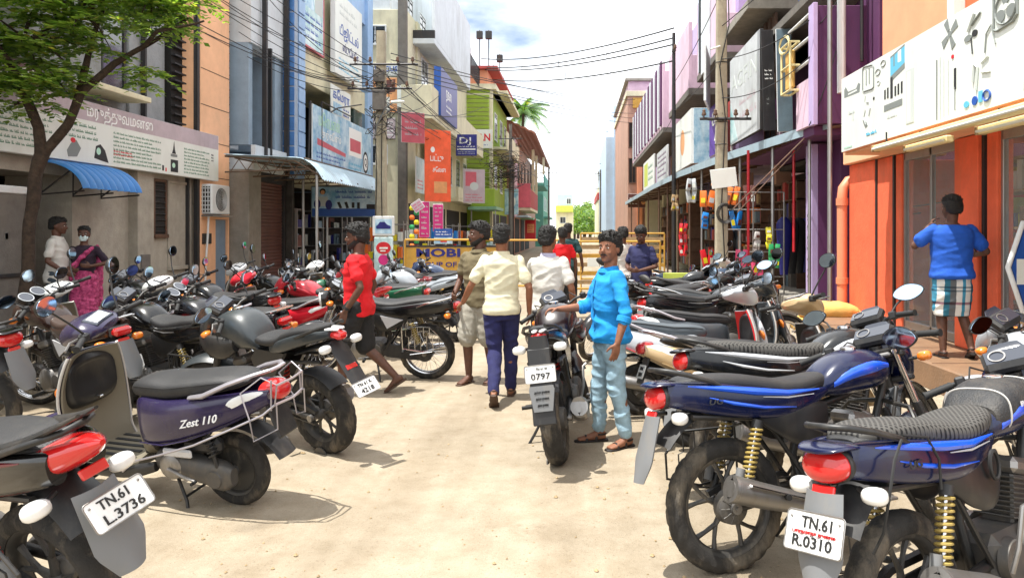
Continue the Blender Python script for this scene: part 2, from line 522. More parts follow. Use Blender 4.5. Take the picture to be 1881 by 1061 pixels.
# ground
def ground_mat(name, c, k=1.):
 m = bpy.data.materials.new(name); m.use_nodes = True
 t = m.node_tree; p = t.nodes['Principled BSDF']; p.inputs['Roughness'].default_value = .93
 tc = t.nodes.new('ShaderNodeTexCoord')
 def noise_(sc, det=8, ro=.62):
  n = t.nodes.new('ShaderNodeTexNoise'); n.inputs['Scale'].default_value = sc; n.inputs['Detail'].default_value = det; n.inputs['Roughness'].default_value = ro
  t.links.new(tc.outputs['Object'], n.inputs['Vector']); return n
 def ramp(src, p0, c0, p1, c1):
  r = t.nodes.new('ShaderNodeValToRGB'); r.color_ramp.elements[0].position = p0; r.color_ramp.elements[1].position = p1
  r.color_ramp.elements[0].color = (*c0, 1); r.color_ramp.elements[1].color = (*c1, 1); t.links.new(src, r.inputs['Fac']); return r.outputs['Color']
 def mul(a, b, f=1.):
  x = t.nodes.new('ShaderNodeMix'); x.data_type = 'RGBA'; x.blend_type = 'MULTIPLY'; x.inputs['Factor'].default_value = f
  t.links.new(a, x.inputs['A']); t.links.new(b, x.inputs['B']); return x.outputs['Result']
 c = lin(c)
 base = ramp(noise_(.55).outputs['Fac'], .35, tuple(x * .86 for x in c), .65, tuple(min(1, x * 1.10) for x in c))
 mid = ramp(noise_(5., 9, .7).outputs['Fac'], .34, (.84, .81, .76), .62, (1.05, 1.05, 1.05))
 sp = ramp(noise_(75., 4, .7).outputs['Fac'], .30, (.62, .58, .53), .42, (1, 1, 1))
 gr = ramp(noise_(260., 3, .6).outputs['Fac'], .3, (.78, .76, .72), .6, (1.06, 1.06, 1.06))
 col = mul(mul(mul(base, mid), sp), gr)
 st = ramp(noise_(1.7, 8, .75).outputs['Fac'], .60, (1, 1, 1), .74, (.66, .60, .52))
 col = mul(col, st)
 mp = t.nodes.new('ShaderNodeMapping'); mp.inputs['Scale'].default_value = (1.6, .10, 1); mp.inputs['Rotation'].default_value = (0, 0, .06); t.links.new(tc.outputs['Object'], mp.inputs['Vector'])
 nk = t.nodes.new('ShaderNodeTexNoise'); nk.inputs['Scale'].default_value = 1.6; nk.inputs['Detail'].default_value = 7; t.links.new(mp.outputs['Vector'], nk.inputs['Vector'])
 col = mul(col, ramp(nk.outputs['Fac'], .38, (.82, .80, .77), .58, (1.03, 1.03, 1.03)))
 oil = ramp(noise_(.9, 3, .5).outputs['Fac'], .66, (1, 1, 1), .72, (.62, .60, .58))
 col = mul(col, oil)
 t.links.new(col, p.inputs['Base Color'])
 b = t.nodes.new('ShaderNodeBump'); b.inputs['Strength'].default_value = .55; b.inputs['Distance'].default_value = .012
 nb = noise_(48., 8, .72)
 t.links.new(nb.outputs['Fac'], b.inputs['Height']); t.links.new(b.outputs['Normal'], p.inputs['Normal'])
 return m
G_ROAD = ground_mat('road_surface', (.335, .285, .213))
G_LAND = ground_mat('land_surface', (.36, .30, .22))
mb = MB(G_LAND); mb.add([(-1500, -300, -.02), (1500, -300, -.02), (1500, 2500, -.02), (-1500, 2500, -.02)], [(0, 1, 2, 3)])
tag(mb.build('ground', smooth=0), kind='structure')
mb = MB(G_ROAD)
def road_z(x, y): return .012 * noise.noise(Vector((x * .35, y * .35, 3))) + .004 * noise.noise(Vector((x * 1.7, y * 1.7, 1))) + .004
mb.grid(lambda u, v: (-9 + 15.5 * v, -8 + 40 * u, road_z(-9 + 15.5 * v, -8 + 40 * u)), 120, 60)
mb.grid(lambda u, v: (-9 + 15.5 * v, 32 + 110 * u, .002), 2, 2)
tag(mb.build('road', smooth=180), kind='structure')
# loose stones and grit on the road
rs = random.Random(5)
mb = MB(mat('grit', '#9c8766', rough=.95, var=.3, vscale=20))
for i in range(900):
 y = 2.6 + 12 * rs.random() ** 1.6; x = rs.uniform(-.45, .42) * y * 1.2
 r = rs.choice([.004, .005, .006, .008, .012]) * rs.uniform(.7, 1.3)
 c = Vector((x, y, road_z(x, y) + r * .3))
 vs = [c + Vector((r * cos(a) * rs.uniform(.7, 1.2), r * sin(a) * rs.uniform(.7, 1.2), 0)) for a in (0, 1.26, 2.5, 3.77, 5.0)] + [c + Vector((0, 0, r * .8))]
 mb.add(vs, [(j, (j + 1) % 5, 5) for j in range(5)])
tag(mb.build('gravel', smooth=0, fix=False), kind='stuff')
# sand drifts along the left edge
mb = MB(G_LAND)
for (x, y, r, h) in ((-4.9, 6.2, .8, .05), (-5.6, 7.3, .7, .06), (-4.2, 5.6, .5, .035), (-5.9, 8.3, .6, .05), (-6.3, 6.6, .9, .07)):
 mb.grid(lambda u, v: (x + r * v * cos(2 * pi * u), y + r * v * .8 * sin(2 * pi * u), .004 + h * (1 - v) * (1 + .5 * noise.noise(Vector((u * 9, v * 5, x)))) + .008 * noise.noise(Vector((x + v * 14 * cos(u * 6.28), v * 14 * sin(u * 6.28), 4))) * (1 - v)), 40, 12)
tag(mb.build('sand', smooth=180, fix=False), kind='stuff')
# ---------------------------------------------------------------- signboards
def signboard(label, name, o, ex, w, h, face, items=(), edge='white_paint', t=.06, ey=(0, 0, 1), cat='sign', group=None, frame_w=0.):
 """o: lower left corner of the face, ex: reading direction; items are placed 0..1 across and up"""
 root = thing(name, label, cat, tuple(o), group=group)
 M = frame((0, 0, 0), ex, ey)
 mb = MB(M_[edge]); mb.T = M
 mb.cbox(0, w, 0, h, -t, -.004, .006)
 mb.box(.006, w - .006, .006, h - .006, -.004, 0, M_[face])
 if frame_w:
  for (a, b, c, d) in ((0, w, 0, frame_w), (0, w, h - frame_w, h), (0, frame_w, frame_w, h - frame_w), (w - frame_w, w, frame_w, h - frame_w)):
   mb.cbox(a, b, c, d, -t * .5, .012, .004)
 mb.build('board', root)
 groups = {}
 z = {}
 k = 0
 for it in items:
  kind = it[0]
  nm = {'t': 'lettering', 'r': 'printed_panel', 'l': 'text_lines', 'p': 'printed_picture', 'o': 'printed_picture', 's': 'printed_picture'}[kind]
  b = groups.setdefault(nm, MB(M_['ink_black'])); b.T = M
  if kind in 'pos': groups['#%d' % k] = b = MB(M_['ink_black']); b.T = M
  k += 1; zz = .0012 + .00015 * k
  if kind == 't':
   _, body, u, v, sz, m, *r = it
   kw = dict(bold=.01)
   if len(r) > 1: kw.update(r[1])
   put_text(b, body, Matrix.Translation((u * w, v * h, zz + .002)), sz * h, M_[m], (r[0] * w if r and r[0] else None), **kw)
  elif kind == 'r':
   _, u0, v0, u1, v1, m = it
   b.box(u0 * w, u1 * w, v0 * h, v1 * h, 0, zz, M_[m])
  elif kind == 'l':
   _, u0, v0, u1, v1, n, m = it
   rr = random.Random(int(u0 * 1000 + v0 * 77))
   ph = (v1 - v0) * h / n
   for i in range(n):
    y = v1 * h - ph * (i + .75); x = u0 * w
    end = u1 * w - rr.choice([0, 0, .05, .2]) * (u1 - u0) * w
    while x < end:
     L = rr.uniform(.5, 2.2) * ph
     e = min(x + L, end)
     hh = ph * .5
     b.box(x, e, y, y + hh * .35, 0, zz, M_[m])
     xx = x
     while xx < e - hh * .2:
      b.box(xx, xx + hh * .18, y, y + hh * rr.uniform(.6, 1.15), 0, zz + .0003, M_[m]); xx += hh * rr.uniform(.4, .8)
     x = e + ph * .35
  elif kind == 'p':
   _, pts, m = it
   b.prism([(u * w, v * h) for u, v in pts], 0, zz, 'xy', M_[m])
  elif kind == 'o':
   _, u, v, ru, rv, m, *r = it
   n = 22
   if r:
    b.tube([((u + ru * cos(2 * pi * i / n)) * w, (v + rv * sin(2 * pi * i / n)) * h, zz) for i in range(n)], r[0], M_[m], n=4, closed=True)
   else:
    b.prism([((u + ru * cos(2 * pi * i / n)) * w, (v + rv * sin(2 * pi * i / n)) * h) for i in range(n)], 0, zz, 'xy', M_[m])
  elif kind == 's':
   _, pts, r, m = it
   b.tube([(u * w, v * h, zz) for u, v in pts], r * .7, M_[m], n=4)
 for nm, b in groups.items():
  if b.v: b.build('printed_picture' if nm[0] == '#' else nm, root, smooth=0)
 return root
# ---------------------------------------------------------------- building pieces
LEFT, RIGHT, NEAR = 'left', 'right', 'near'
def window(parent, axis, a0, a1, z0, z1, plane, fm='white_paint', gm='glass', bars=0, depth=.10, mull=1, name='window', shutters=False):
 """axis 'L': wall faces +X at X=plane, a = Y; 'R': faces -X; 'N': faces -Y at Y=plane, a = X"""
 mb = MB(M_[fm]); g = MB(M_[gm])
 def T(b):
  if axis == 'L': b.T = Matrix(((0, 0, 1, plane), (1, 0, 0, 0), (0, 1, 0, 0), (0, 0, 0, 1)))
  elif axis == 'R': b.T = Matrix(((0, 0, -1, plane), (1, 0, 0, 0), (0, 1, 0, 0), (0, 0, 0, 1)))
  else: b.T = Matrix(((1, 0, 0, 0), (0, 0, -1, plane), (0, 1, 0, 0), (0, 0, 0, 1)))
 T(mb); T(g)
 f = .05
 mb.cbox(a0 - f, a1 + f, z1, z1 + f, -.02, .03, .005); mb.cbox(a0 - f, a1 + f, z0 - f * 1.4, z0, -.02, .06, .005)
 mb.cbox(a0 - f, a0, z0, z1, -.02, .028, .005); mb.cbox(a1, a1 + f, z0, z1, -.02, .028, .005)
 for i in range(1, mull + 1):
  x = a0 + (a1 - a0) * i / (mull + 1)
  mb.cbox(x - .018, x + .018, z0, z1, -.01, .022, .004)
 o = mb.build(name, parent)
 g.box(a0, a1, z0, z1, -.015, .004)
 g.build('pane', o, smooth=0)
 if bars:
  b = MB(M_['iron']); T(b)
  for i in range(bars):
   z = z0 + (z1 - z0) * (i + .5) / bars
   b.box(a0, a1, z - .009, z + .009, .010, .026)
  b.build('window_bars', o, smooth=0)
 return o
def boxpart(parent, name, m, *bx, c=.0, kind=None):
 mb = MB(M_[m])
 for b in bx:
  mm = M_[b[6]] if len(b) > 6 else None
  if c: mb.cbox(*b[:6], c, mm)
  else: mb.box(*b[:6], mm)
 o = mb.build(name, parent, smooth=30)
 if kind: o['kind'] = kind
 return o
def boxparts(parent, name, m, *bx, c=0.):
 for b in bx: boxpart(parent, name, m, b, c=c)
def corrugated(mb, x0, x1, y0, y1, zf, n, amp, m, thick=.006, along='y'):
 """tin sheet, ribs running across (x), repeated along y; zf(u) height across"""
 nv = n * 6
 mb.grid(lambda u, v: (x0 + (x1 - x0) * u, y0 + (y1 - y0) * v, zf(u) + amp * sin(2 * pi * n * v)), 14, nv, m, thick=thick)
def railing(parent, pts, z0, z1, m='iron', step=.14, name='railing'):
 mb = MB(M_[m])
 for (x0, y0), (x1, y1) in zip(pts, pts[1:]):
  L = math.hypot(x1 - x0, y1 - y0); n = max(2, int(L / step))
  for z in (z0 + .05, z1): mb.tube([(x0, y0, z), (x1, y1, z)], .02, n=6)
  for i in range(n + 1):
   t = i / n; mb.tube([(x0 + (x1 - x0) * t, y0 + (y1 - y0) * t, z0), (x0 + (x1 - x0) * t, y0 + (y1 - y0) * t, z1)], .009, n=4)
 return mb.build(name, parent)
# ================================================================= LEFT SIDE
# ---- hospital
b = thing('hospital_building', 'grey two storey hospital front behind the street tree', 'building', (-7.5, 9, 0))
def loc(o): return o
def local(root):
 """children of a building are built in world coordinates"""
 M = Matrix.Translation(root.location).inverted()
 for c in root.children: c.matrix_parent_inverse = M
B_HOSP = b
boxparts(b, 'wall', 'wall_beige',
  (-8.5, -7.62, 2.0, 9.30, 0, 3.45), (-8.5, -7.50, 10.98, 11.95, .2, 3.45), (-8.5, -7.66, 11.95, 12.62, .2, 3.45), (-8.5, -7.50, 12.62, 13.1, .2, 3.45),
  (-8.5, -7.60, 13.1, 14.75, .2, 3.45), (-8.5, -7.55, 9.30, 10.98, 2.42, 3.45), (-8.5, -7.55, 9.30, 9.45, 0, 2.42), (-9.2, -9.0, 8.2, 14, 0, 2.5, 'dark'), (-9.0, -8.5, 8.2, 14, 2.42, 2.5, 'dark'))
boxpart(b, 'upper_wall', 'wall_grey', (-14, -7.78, 2.0, 13.95, 3.45, 9.5), (-7.78, -7.72, 9.6, 10.9, 3.9, 8.2), (-7.78, -7.72, 11.2, 12.0, 3.7, 8.2), (-7.78, -7.72, 12.75, 13.75, 3.6, 8.2), c=.01)
boxpart(b, 'plinth', 'concrete', (-8.4, -7.1, 8.9, 14.7, 0, .2), (-7.1, -6.85, 9.4, 11.2, 0, .12), c=.015)
boxpart(b, 'ledge', 'wall_cream', (-7.76, -7.25, 11.2, 12.6, 3.78, 3.87), c=.01)
window(b, 'L', 12.1, 12.65, 3.9, 6.4, -7.775, 'iron', 'glass', 0, mull=0)
window(b, 'L', 13.28, 13.62, 1.55, 2.5, -7.60, 'wood', 'dark', 9, mull=0)
window(b, 'L', 13.75, 14.35, .95, 2.5, -7.60, 'wall_beige', 'wall_beige', 0, mull=0)
boxparts(b, 'drain_pipe', 'iron', (-7.55, -7.47, 14.55, 14.64, 0, 9.4), (-7.60, -7.54, 14.34, 14.39, .2, 2.7), (-7.70, -7.62, 13.05, 13.10, 3.5, 9.4))
mb = MB(M_['concrete_dark'])
mb.cbox(-7.47, -7.43, 8.9, 9.98, .1, 2.1, .01); mb.cbox(-7.48, -7.42, 8.9, 10.0, 2.1, 2.2, .01, M_['white_paint']); mb.cbox(-7.42, -7.40, 8.9, 9.98, 1.0, 1.05, .004, M_['iron'])
for k in range(22): y = 9.3 + .6 * noise.noise(Vector((k, 0, 0))) + .3; z = 1.5 + .7 * noise.noise(Vector((0, k, 0))); mb.cbox(-7.429, -7.424, y, y + .05, z, z + .08, .001, M_['sign_white'])
mb.build('metal_gate', b)
for i in range(2): boxpart(b, 'step', 'concrete', (-7.5, -7.15 - .16 * i, 12.0, 12.6, .2 + .2 * (1 - i), .4 + .2 * (1 - i)), c=.01)
boxparts(b, 'vent_block', 'concrete_dark', (-7.50, -7.47, 12.7, 12.95, .55, .85), (-7.50, -7.47, 12.7, 12.95, .92, 1.2))
local(b)
# hospital sign
sg = signboard('long white hospital signboard with Tamil heading above the blue door hood', 'hospital_signboard', (-7.38, 6.6, 2.63), (0, 1, 0), 8.62, .93, 'sign_white', [
 ('r', .002, .69, .998, .995, 'sign_greyhead'),
 ('t', 'அரசு', .40, .845, .24, 'ink_white', .07), ('t', 'மருத்துவமனை', .625, .84, .25, 'ink_white', .20),
 ('l', .05, .10, .24, .60, 6, 'ink_green'), ('l', .27, .10, .44, .60, 6, 'ink_green'), ('l', .46, .36, .555, .64, 3, 'ink_green'),
 ('l', .60, .06, .755, .62, 8, 'ink_green'), ('l', .845, .06, .955, .60, 8, 'ink_green'), ('l', .60, .19, .66, .30, 2, 'ink_red'),
 ('l', .965, .4, .975, .58, 3, 'ink_black'),
 ('p', [(.478, .06), (.50, .08), (.51, .22), (.498, .34), (.485, .28), (.475, .16)], 'ink_grey'), ('o', .49, .33, .006, .04, 'ink_red'),
 ('p', [(.545, .10), (.565, .07), (.585, .05), (.575, .25), (.562, .34), (.55, .30)], 'ink_black'), ('o', .557, .22, .006, .06, 'ink_mint'),
 ('p', [(.797, .42), (.812, .42), (.808, .5), (.805, .66), (.801, .5)], 'ink_black'), ('r', .792, .36, .817, .41, 'ink_grey'),
 ('r', .792, .06, .82, .30, 'ink_black'), ('o', .803, .19, .006, .05, 'ink_mint'), ('r', .76, .06, .766, .16, 'ink_black'), ('r', .772, .05, .776, .12, 'ink_red')], t=.10)
sg2 = signboard('small maroon name board above the left end of the hospital signboard', 'name_board', (-7.48, 8.6, 3.58), (0, 1, 0), 1.75, .36, 'sign_sepia', [('t', 'மருத்துவ', .5, .5, .55, 'ink_white', .8)], t=.05)
# blue door hood
t = thing('door_hood', 'curved blue corrugated hood above the hospital doorway', 'awning', (-7.5, 11, 2.5))
mb = MB(M_['tin_blue'])
def hood(u, v):
 a = u * R(82)
 y = 10.3 + 1.4 * v
 r = .045 * abs(sin(pi * 9 * v))
 return (-7.52 + (.64 + r) * sin(a), y, 2.14 + (.44 + r) * cos(a))
mb.grid(hood, 14, 90, thick=.006)
mb.build('corrugated_sheet', t)
mb = MB(M_['iron'])
for y in (10.35, 11.0, 11.65):
 mb.tube([(-7.5, y, 2.5), (-7.5, y, 2.12), (-6.9, y, 2.17)], .014, n=6)
 mb.tube([(-7.5, y, 2.14), (-7.1, y, 2.45)], .012, n=6); mb.build('bracket', t); mb = MB(M_['iron'])
local(t)
# outdoor AC unit
t = thing('air_conditioner', 'white outdoor air conditioner on the wall below the hospital sign', 'air conditioner', (-7.4, 15, 2.2))
mb = MB(M_['white_paint']); mb.cbox(-7.66, -7.30, 14.78, 15.55, 1.95, 2.55, .02); mb.cbox(-7.64, -7.26, 14.75, 15.6, 1.90, 1.93, .005, M_['steel_pipe']); mb.build('case', t)
mb = MB(M_['dark']); mb.box(-7.63, -7.34, 14.772, 14.782, 1.99, 2.50)
for i in range(6): mb.box(-7.63, -7.34, 14.764, 14.776, 2.03 + .085 * i, 2.05 + .085 * i, M_['white_paint'])
for i in range(5): mb.box(-7.60 + .055 * i, -7.585 + .055 * i, 14.764, 14.777, 1.99, 2.50, M_['white_paint'])
mb.build('side_grille', t, smooth=0)
mb = MB(M_['dark']); mb.lathe([(.0, .0), (.24, .0), (.24, .008), (.0, .008)], n=32, c=(-7.303, 15.18, 2.25), axis='x')
for i in range(9): mb.lathe([(.03 + .025 * i, .010), (.036 + .025 * i, .016), (.03 + .025 * i, .016)], M_['white_paint'], n=32, c=(-7.303, 15.18, 2.25), axis='x', cap=False)
mb.build('fan_grille', t)
mb = MB(M_['white_paint']); mb.tube([(-7.4, 14.85, 1.93), (-7.42, 14.85, 1.5), (-7.45, 14.85, 1.1), (-7.5, 14.9, .4)], .02, n=6)
mb.build('drain_hose', t); local(t)
# ---- peach pier building
b = thing('peach_building', 'narrow peach plastered building with a black plaque by its door', 'building', (-7.5, 15.2, 0))
boxparts(b, 'wall', 'wall_peach', (-13, -7.5, 14.72, 15.95, 1.85, 10), (-13, -7.5, 14.72, 15.35, 0, 1.85), (-13, -7.5, 15.9, 15.95, 0, 1.85), c=.01)
mb = MB(M_['wood'])
for i in range(9): mb.box(-7.502, -7.496, 14.73, 15.94, 2.7 + .72 * i, 2.715 + .72 * i)
mb.build('wall_joint', b, smooth=0)
for (y, z0) in ((14.02, 3.5), (15.97, 2.6)):
 mb = MB(M_['dark']); mb.box(-7.9, -7.70, y, y + .40 if y < 15 else y + .25, z0, 9)
 for i in range(34): mb.box(-7.70, -7.62, y, y + .40 if y < 15 else y + .25, z0 + .16 * i, z0 + .03 + .16 * i, M_['iron'])
 mb.build('louvre', b, smooth=0)
boxpart(b, 'door', 'door_blue', (-7.62, -7.55, 15.38, 15.88, .05, 1.85), c=.01)
boxpart(b, 'plaque', 'sign_black', (-7.5, -7.47, 14.78, 15.12, 1.35, 1.56), c=.006)
boxpart(b, 'plinth', 'concrete', (-8, -7.2, 14.7, 18.2, 0, .14), c=.01)
local(b)
# ---- white and grey building with the rolling shutter
b = thing('white_building', 'white and grey building with a recessed balcony over a brown rolling shutter', 'building', (-7.2, 17, 0))
boxparts(b, 'wall', 'wall_white', (-13, -7.15, 16.22, 18.1, 5.75, 10), (-7.16, -7.05, 16.22, 18.1, 3.25, 3.50), (-13, -9.0, 16.22, 18.1, 3.2, 5.75, 'wall_bluegrey'), (-13, -7.1, 16.22, 18.1, 2.95, 3.25), (-7.7, -7.2, 16.22, 16.40, 3.5, 5.75, 'wall_bluegrey'), (-8.4, -7.9, 16.85, 17.25, 3.5, 5.75), (-8.3, -7.2, 17.62, 18.1, 3.5, 5.75, 'wall_bluegrey'), c=.008)
boxpart(b, 'pillar', 'concrete', (-7.6, -7.10, 16.0, 16.62, 0, 2.95), c=.01)
mb = MB(M_['shutter'])
mb.grid(lambda u, v: (-7.20 - .02 * abs(sin(pi * 34 * u)) ** .6, 16.64 + 1.5 * v, .1 + 2.62 * u), 34 * 6, 1)
mb.cbox(-7.24, -7.14, 16.6, 16.68, 0, 2.75, .01, M_['iron']); mb.cbox(-7.24, -7.14, 18.06, 18.14, 0, 2.75, .01, M_['iron']); mb.cbox(-7.25, -7.12, 16.6, 18.14, 2.72, 2.94, .01, M_['iron'])
mb.build('rolling_shutter', b)
boxparts(b, 'drain_pipe', 'iron', (-7.1, -7.0, 16.66, 16.74, 3.2, 9.8), (-7.1, -7.02, 16.98, 17.04, 3.2, 5.8), (-7.12, -7.02, 17.95, 18.05, 2.9, 9.8))
local(b)
# ---- blue building
b = thing('blue_building', 'blue tiled building with stacked shop banners above the pale tin awning', 'building', (-6.8, 21, 0))
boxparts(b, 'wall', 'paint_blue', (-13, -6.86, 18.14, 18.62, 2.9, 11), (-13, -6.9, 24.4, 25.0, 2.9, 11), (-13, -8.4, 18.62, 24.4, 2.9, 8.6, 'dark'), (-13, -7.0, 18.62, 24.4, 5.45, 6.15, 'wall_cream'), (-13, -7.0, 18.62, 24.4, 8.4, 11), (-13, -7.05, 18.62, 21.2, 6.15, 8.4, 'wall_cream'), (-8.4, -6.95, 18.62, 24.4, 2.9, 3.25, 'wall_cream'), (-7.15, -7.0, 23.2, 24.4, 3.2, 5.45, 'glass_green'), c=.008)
for i in range(22):
 boxpart(b, 'tile', 'tile_blue', (-7.22, -6.93, 18.105, 18.135, 2.98 + .365 * i, 3.31 + .365 * i), c=.006)
for i in range(22):
 boxpart(b, 'tile', 'paint_blue', (-6.85, -6.825, 18.17, 18.58, 2.98 + .365 * i, 3.31 + .365 * i), c=.006)
boxpart(b, 'tile_bed', 'grout', (-7.26, -6.855, 18.13, 18.142, 2.9, 11))
boxpart(b, 'plinth', 'concrete_dark', (-13, -6.6, 18.2, 25, 0, .2), c=.01)
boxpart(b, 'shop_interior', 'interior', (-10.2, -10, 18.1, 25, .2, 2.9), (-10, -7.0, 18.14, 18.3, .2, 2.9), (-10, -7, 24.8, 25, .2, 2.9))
mb = MB(M_['steel_pipe'])
for y in (18.35, 20.1, 22.3, 24.5): MB(M_['steel_pipe']).tube([(-6.8, y, 0), (-6.8, y, 2.9)], .035, n=8).build('shop_post', b)
mb = MB(M_['iron'])
mb.tube([(-6.8, 18.7, 3.2), (-6.75, 18.7, 4.9)], .03, n=6); mb.tube([(-6.8, 19.9, 4.7), (-6.6, 20.4, 5.0), (-6.3, 21.6, 5.3)], .02, n=6); mb.tube([(-6.7, 19.4, 3.2), (-6.7, 19.4, 5.0), (-6.7, 22, 5.0)], .02, n=6)
mb.build('banner_frame', b)
local(b)
for i, (yy, zz) in enumerate(((18.9, .2), (19.5, .2), (21.0, .2), (23.2, .2))):
 t = thing('display_cabinet', ('narrow glazed display cabinet nearest the rolling shutter', 'second glazed display cabinet inside the blue building shop', 'third glazed display cabinet behind the row of parked bikes', 'farthest display cabinet in the blue building shop')[i], 'cabinet', (-7.6, yy, zz), group='cabinets in the shop under the blue building')
 mb = MB(M_['steel_pipe'])
 for x in (-.3, .3):
  for y in (-.25, .25): mb.cbox(x - .02, x + .02, y - .02, y + .02, 0, 2.0, .004)
 for z in (.05, .5, 1.0, 1.5, 1.98): mb.box(-.3, .3, -.25, .25, z - .012, z + .012)
 mb.build('frame', t)
 gm = MB(M_['toy_red']); rr = random.Random(i)
 for z in (.51, 1.01, 1.51):
  for k in range(6):
   x = -.24 + .09 * k; h = rr.uniform(.15, .4)
   gm.cbox(x, x + .07, -.2, .2, z, z + h, .006, M_[rr.choice(['sign_sepia', 'sign_slate', 'sign_grey', 'ink_navy', 'iron', 'wood', 'sign_white'])])
 gm.build('stock', t)
# banners of the blue building
BAN = 'banners on the blue building'
signboard('pale framed poster at the top left of the blue building', 'poster', (-6.95, 18.75, 6.35), (0, 1, 0), 1.55, 2.1, 'sign_teal', [('r', .1, .5, .5, .95, 'sign_sky'), ('l', .1, .1, .9, .45, 4, 'ink_blue'), ('r', .55, .5, .92, .93, 'ink_palegrey')], edge='sign_pinkred', t=.08, frame_w=.05, group=BAN)
signboard('big white signboard with blue letters high on the blue building', 'signboard', (-6.72, 20.55, 6.02), (0, 1, 0), 2.55, 2.35, 'sign_white', [('t', 'டிஜிட்டல்', .5, .55, .16, 'ink_blue', .7), ('t', 'ஸ்டுடியோ', .55, .36, .13, 'ink_navy', .6), ('l', .12, .06, .9, .24, 3, 'ink_cyan'), ('l', .15, .72, .85, .9, 2, 'ink_palegrey')], t=.14, group=BAN)
signboard('white hanging banner in front of the dark opening of the blue building', 'banner', (-6.80, 20.45, 4.25), (0, 1, 0), 1.75, 1.45, 'sign_white', [('t', 'கேமரா', .5, .82, .24, 'ink_blue', .85), ('r', .1, .45, .55, .68, 'sign_sky'), ('l', .1, .06, .92, .42, 4, 'ink_grey'), ('l', .6, .46, .92, .68, 2, 'ink_blue')], t=.03, group=BAN)
signboard('large sky blue banner with a round emblem above the tin awning', 'banner', (-6.70, 18.75, 3.12), (0, 1, 0), 5.3, 1.72, 'sign_sky', [('t', 'மொபைல்', .24, .80, .26, 'ink_mint', .32), ('t', 'சர்வீஸ்', .27, .60, .16, 'ink_white', .3), ('p', [(.06, .52), (.5, .42), (.5, .36), (.06, .42)], 'sign_pinkred'), ('l', .05, .08, .5, .34, 4, 'ink_blue'), ('r', .56, .42, .80, .9, 'ink_white'), ('r', .58, .5, .78, .72, 'sign_pinkred'), ('o', .88, .38, .055, .2, 'ink_black'), ('o', .88, .38, .04, .15, 'ink_white'), ('t', 'Q', .88, .38, .2, 'ink_black'), ('l', .56, .1, .8, .32, 3, 'ink_cyan')], t=.04, group=BAN)
signboard('blue shop board with a portrait and phones hanging under the tin awning', 'hanging_board', (-7.05, 19.6, 1.98), (1, .10, 0), 1.75, .82, 'sign_sky', [('r', 0.01, .02, .99, .28, 'sign_blue'), ('o', .17, .83, .045, .10, 'ink_black'), ('o', .17, .80, .03, .07, 'sign_peach'), ('p', [(.10, .66), (.24, .66), (.27, .35), (.07, .35)], 'ink_palegrey'), ('o', .09, .42, .05, .16, 'ink_navy'), ('o', .26, .40, .05, .16, 'ink_navy'), ('l', .36, .58, .9, .92, 2, 'ink_blue'), ('p', [(.38, .48), (.42, .5), (.46, .30), (.42, .28)], 'ink_black'), ('p', [(.49, .48), (.53, .5), (.56, .30), (.52, .28)], 'ink_black'), ('r', .60, .30, .64, .48, 'ink_black'), ('r', .68, .28, .72, .48, 'ink_black'), ('r', .82, .26, .97, .42, 'ink_black')], edge='sign_slate', t=.06, frame_w=.025)
# pale tin awning over the shutter and the shop
t = thing('tin_awning', 'pale blue corrugated tin awning with rusty trusses over the shutter shop', 'awning', (-6.8, 17, 3))
mb = MB(M_['tin_pale'])
def zf(u): return 3.16 - .10 * u - (.42 * max(0, (u - .72) / .28) ** 2.2)
mb.grid(lambda u, v: (-7.12 + 2.02 * u - .02 * max(0, u - .9) * 10, 14.9 + 5.0 * v, zf(u) + .016 * sin(2 * pi * 34 * v)), 22, 204, thick=.006)
mb.build('corrugated_sheet', t)
mb = MB(M_['tin_rust'])
for y in (14.95, 16.2, 17.4, 18.6, 19.8):
 mb.tube([(-7.12, y, 3.12), (-5.7, y, 3.02), (-5.15, y, 2.70)], .02, n=6)
 mb.tube([(-7.12, y, 2.80), (-5.4, y, 2.86)], .018, n=6)
 for i in range(5): mb.tube([(-7.0 + .32 * i, y, 2.82), (-6.84 + .32 * i, y, 3.06)], .009, n=4); mb.tube([(-6.84 + .32 * i, y, 3.06), (-6.68 + .32 * i, y, 2.83)], .009, n=4)
for x in (-6.9, -6.2, -5.5): mb.tube([(x, 14.9, 3.08), (x, 19.9, 3.08)], .015, n=4)
mb.build('truss', t)
mb = MB(M_['steel_pipe'])
for y in (15.0, 19.8): mb.tube([(-5.28, y, 2.82), (-5.28, y, 0)], .03, n=8)
mb.build('support_post', t); local(t)
# ---- cream building with balconies
b = thing('cream_building', 'tall cream building with white balconies beyond the blue one', 'building', (-6, 30, 0))
boxparts(b, 'wall', 'wall_cream', (-13, -6.0, 26.0, 41.5, 0, 9.4), (-13, -6.6, 26.1, 41.5, 9.4, 12.4, 'wall_white'), (-6.0, -5.93, 27.5, 27.9, 3, 9.4), (-6.0, -5.93, 33, 33.4, 3, 9.4), c=.01)
boxpart(b, 'balcony', 'wall_white', (-6.0, -5.2, 27.0, 36, 8.45, 8.65), (-5.32, -5.2, 27.12, 36, 8.65, 11.6), (-6.0, -5.2, 27.0, 27.12, 8.65, 8.95, 'iron'), c=.01)
boxpart(b, 'balcony', 'wall_cream', (-6.0, -4.95, 25.2, 39, 5.45, 5.62), (-5.07, -4.95, 25.32, 39, 5.62, 6.6), (-6.0, -4.95, 25.2, 25.32, 5.62, 6.6), c=.01)
boxpart(b, 'balcony', 'wall_cream', (-6.0, -5.3, 33.0, 41, 2.95, 3.1), (-5.4, -5.3, 33, 41, 3.1, 3.6), c=.01)
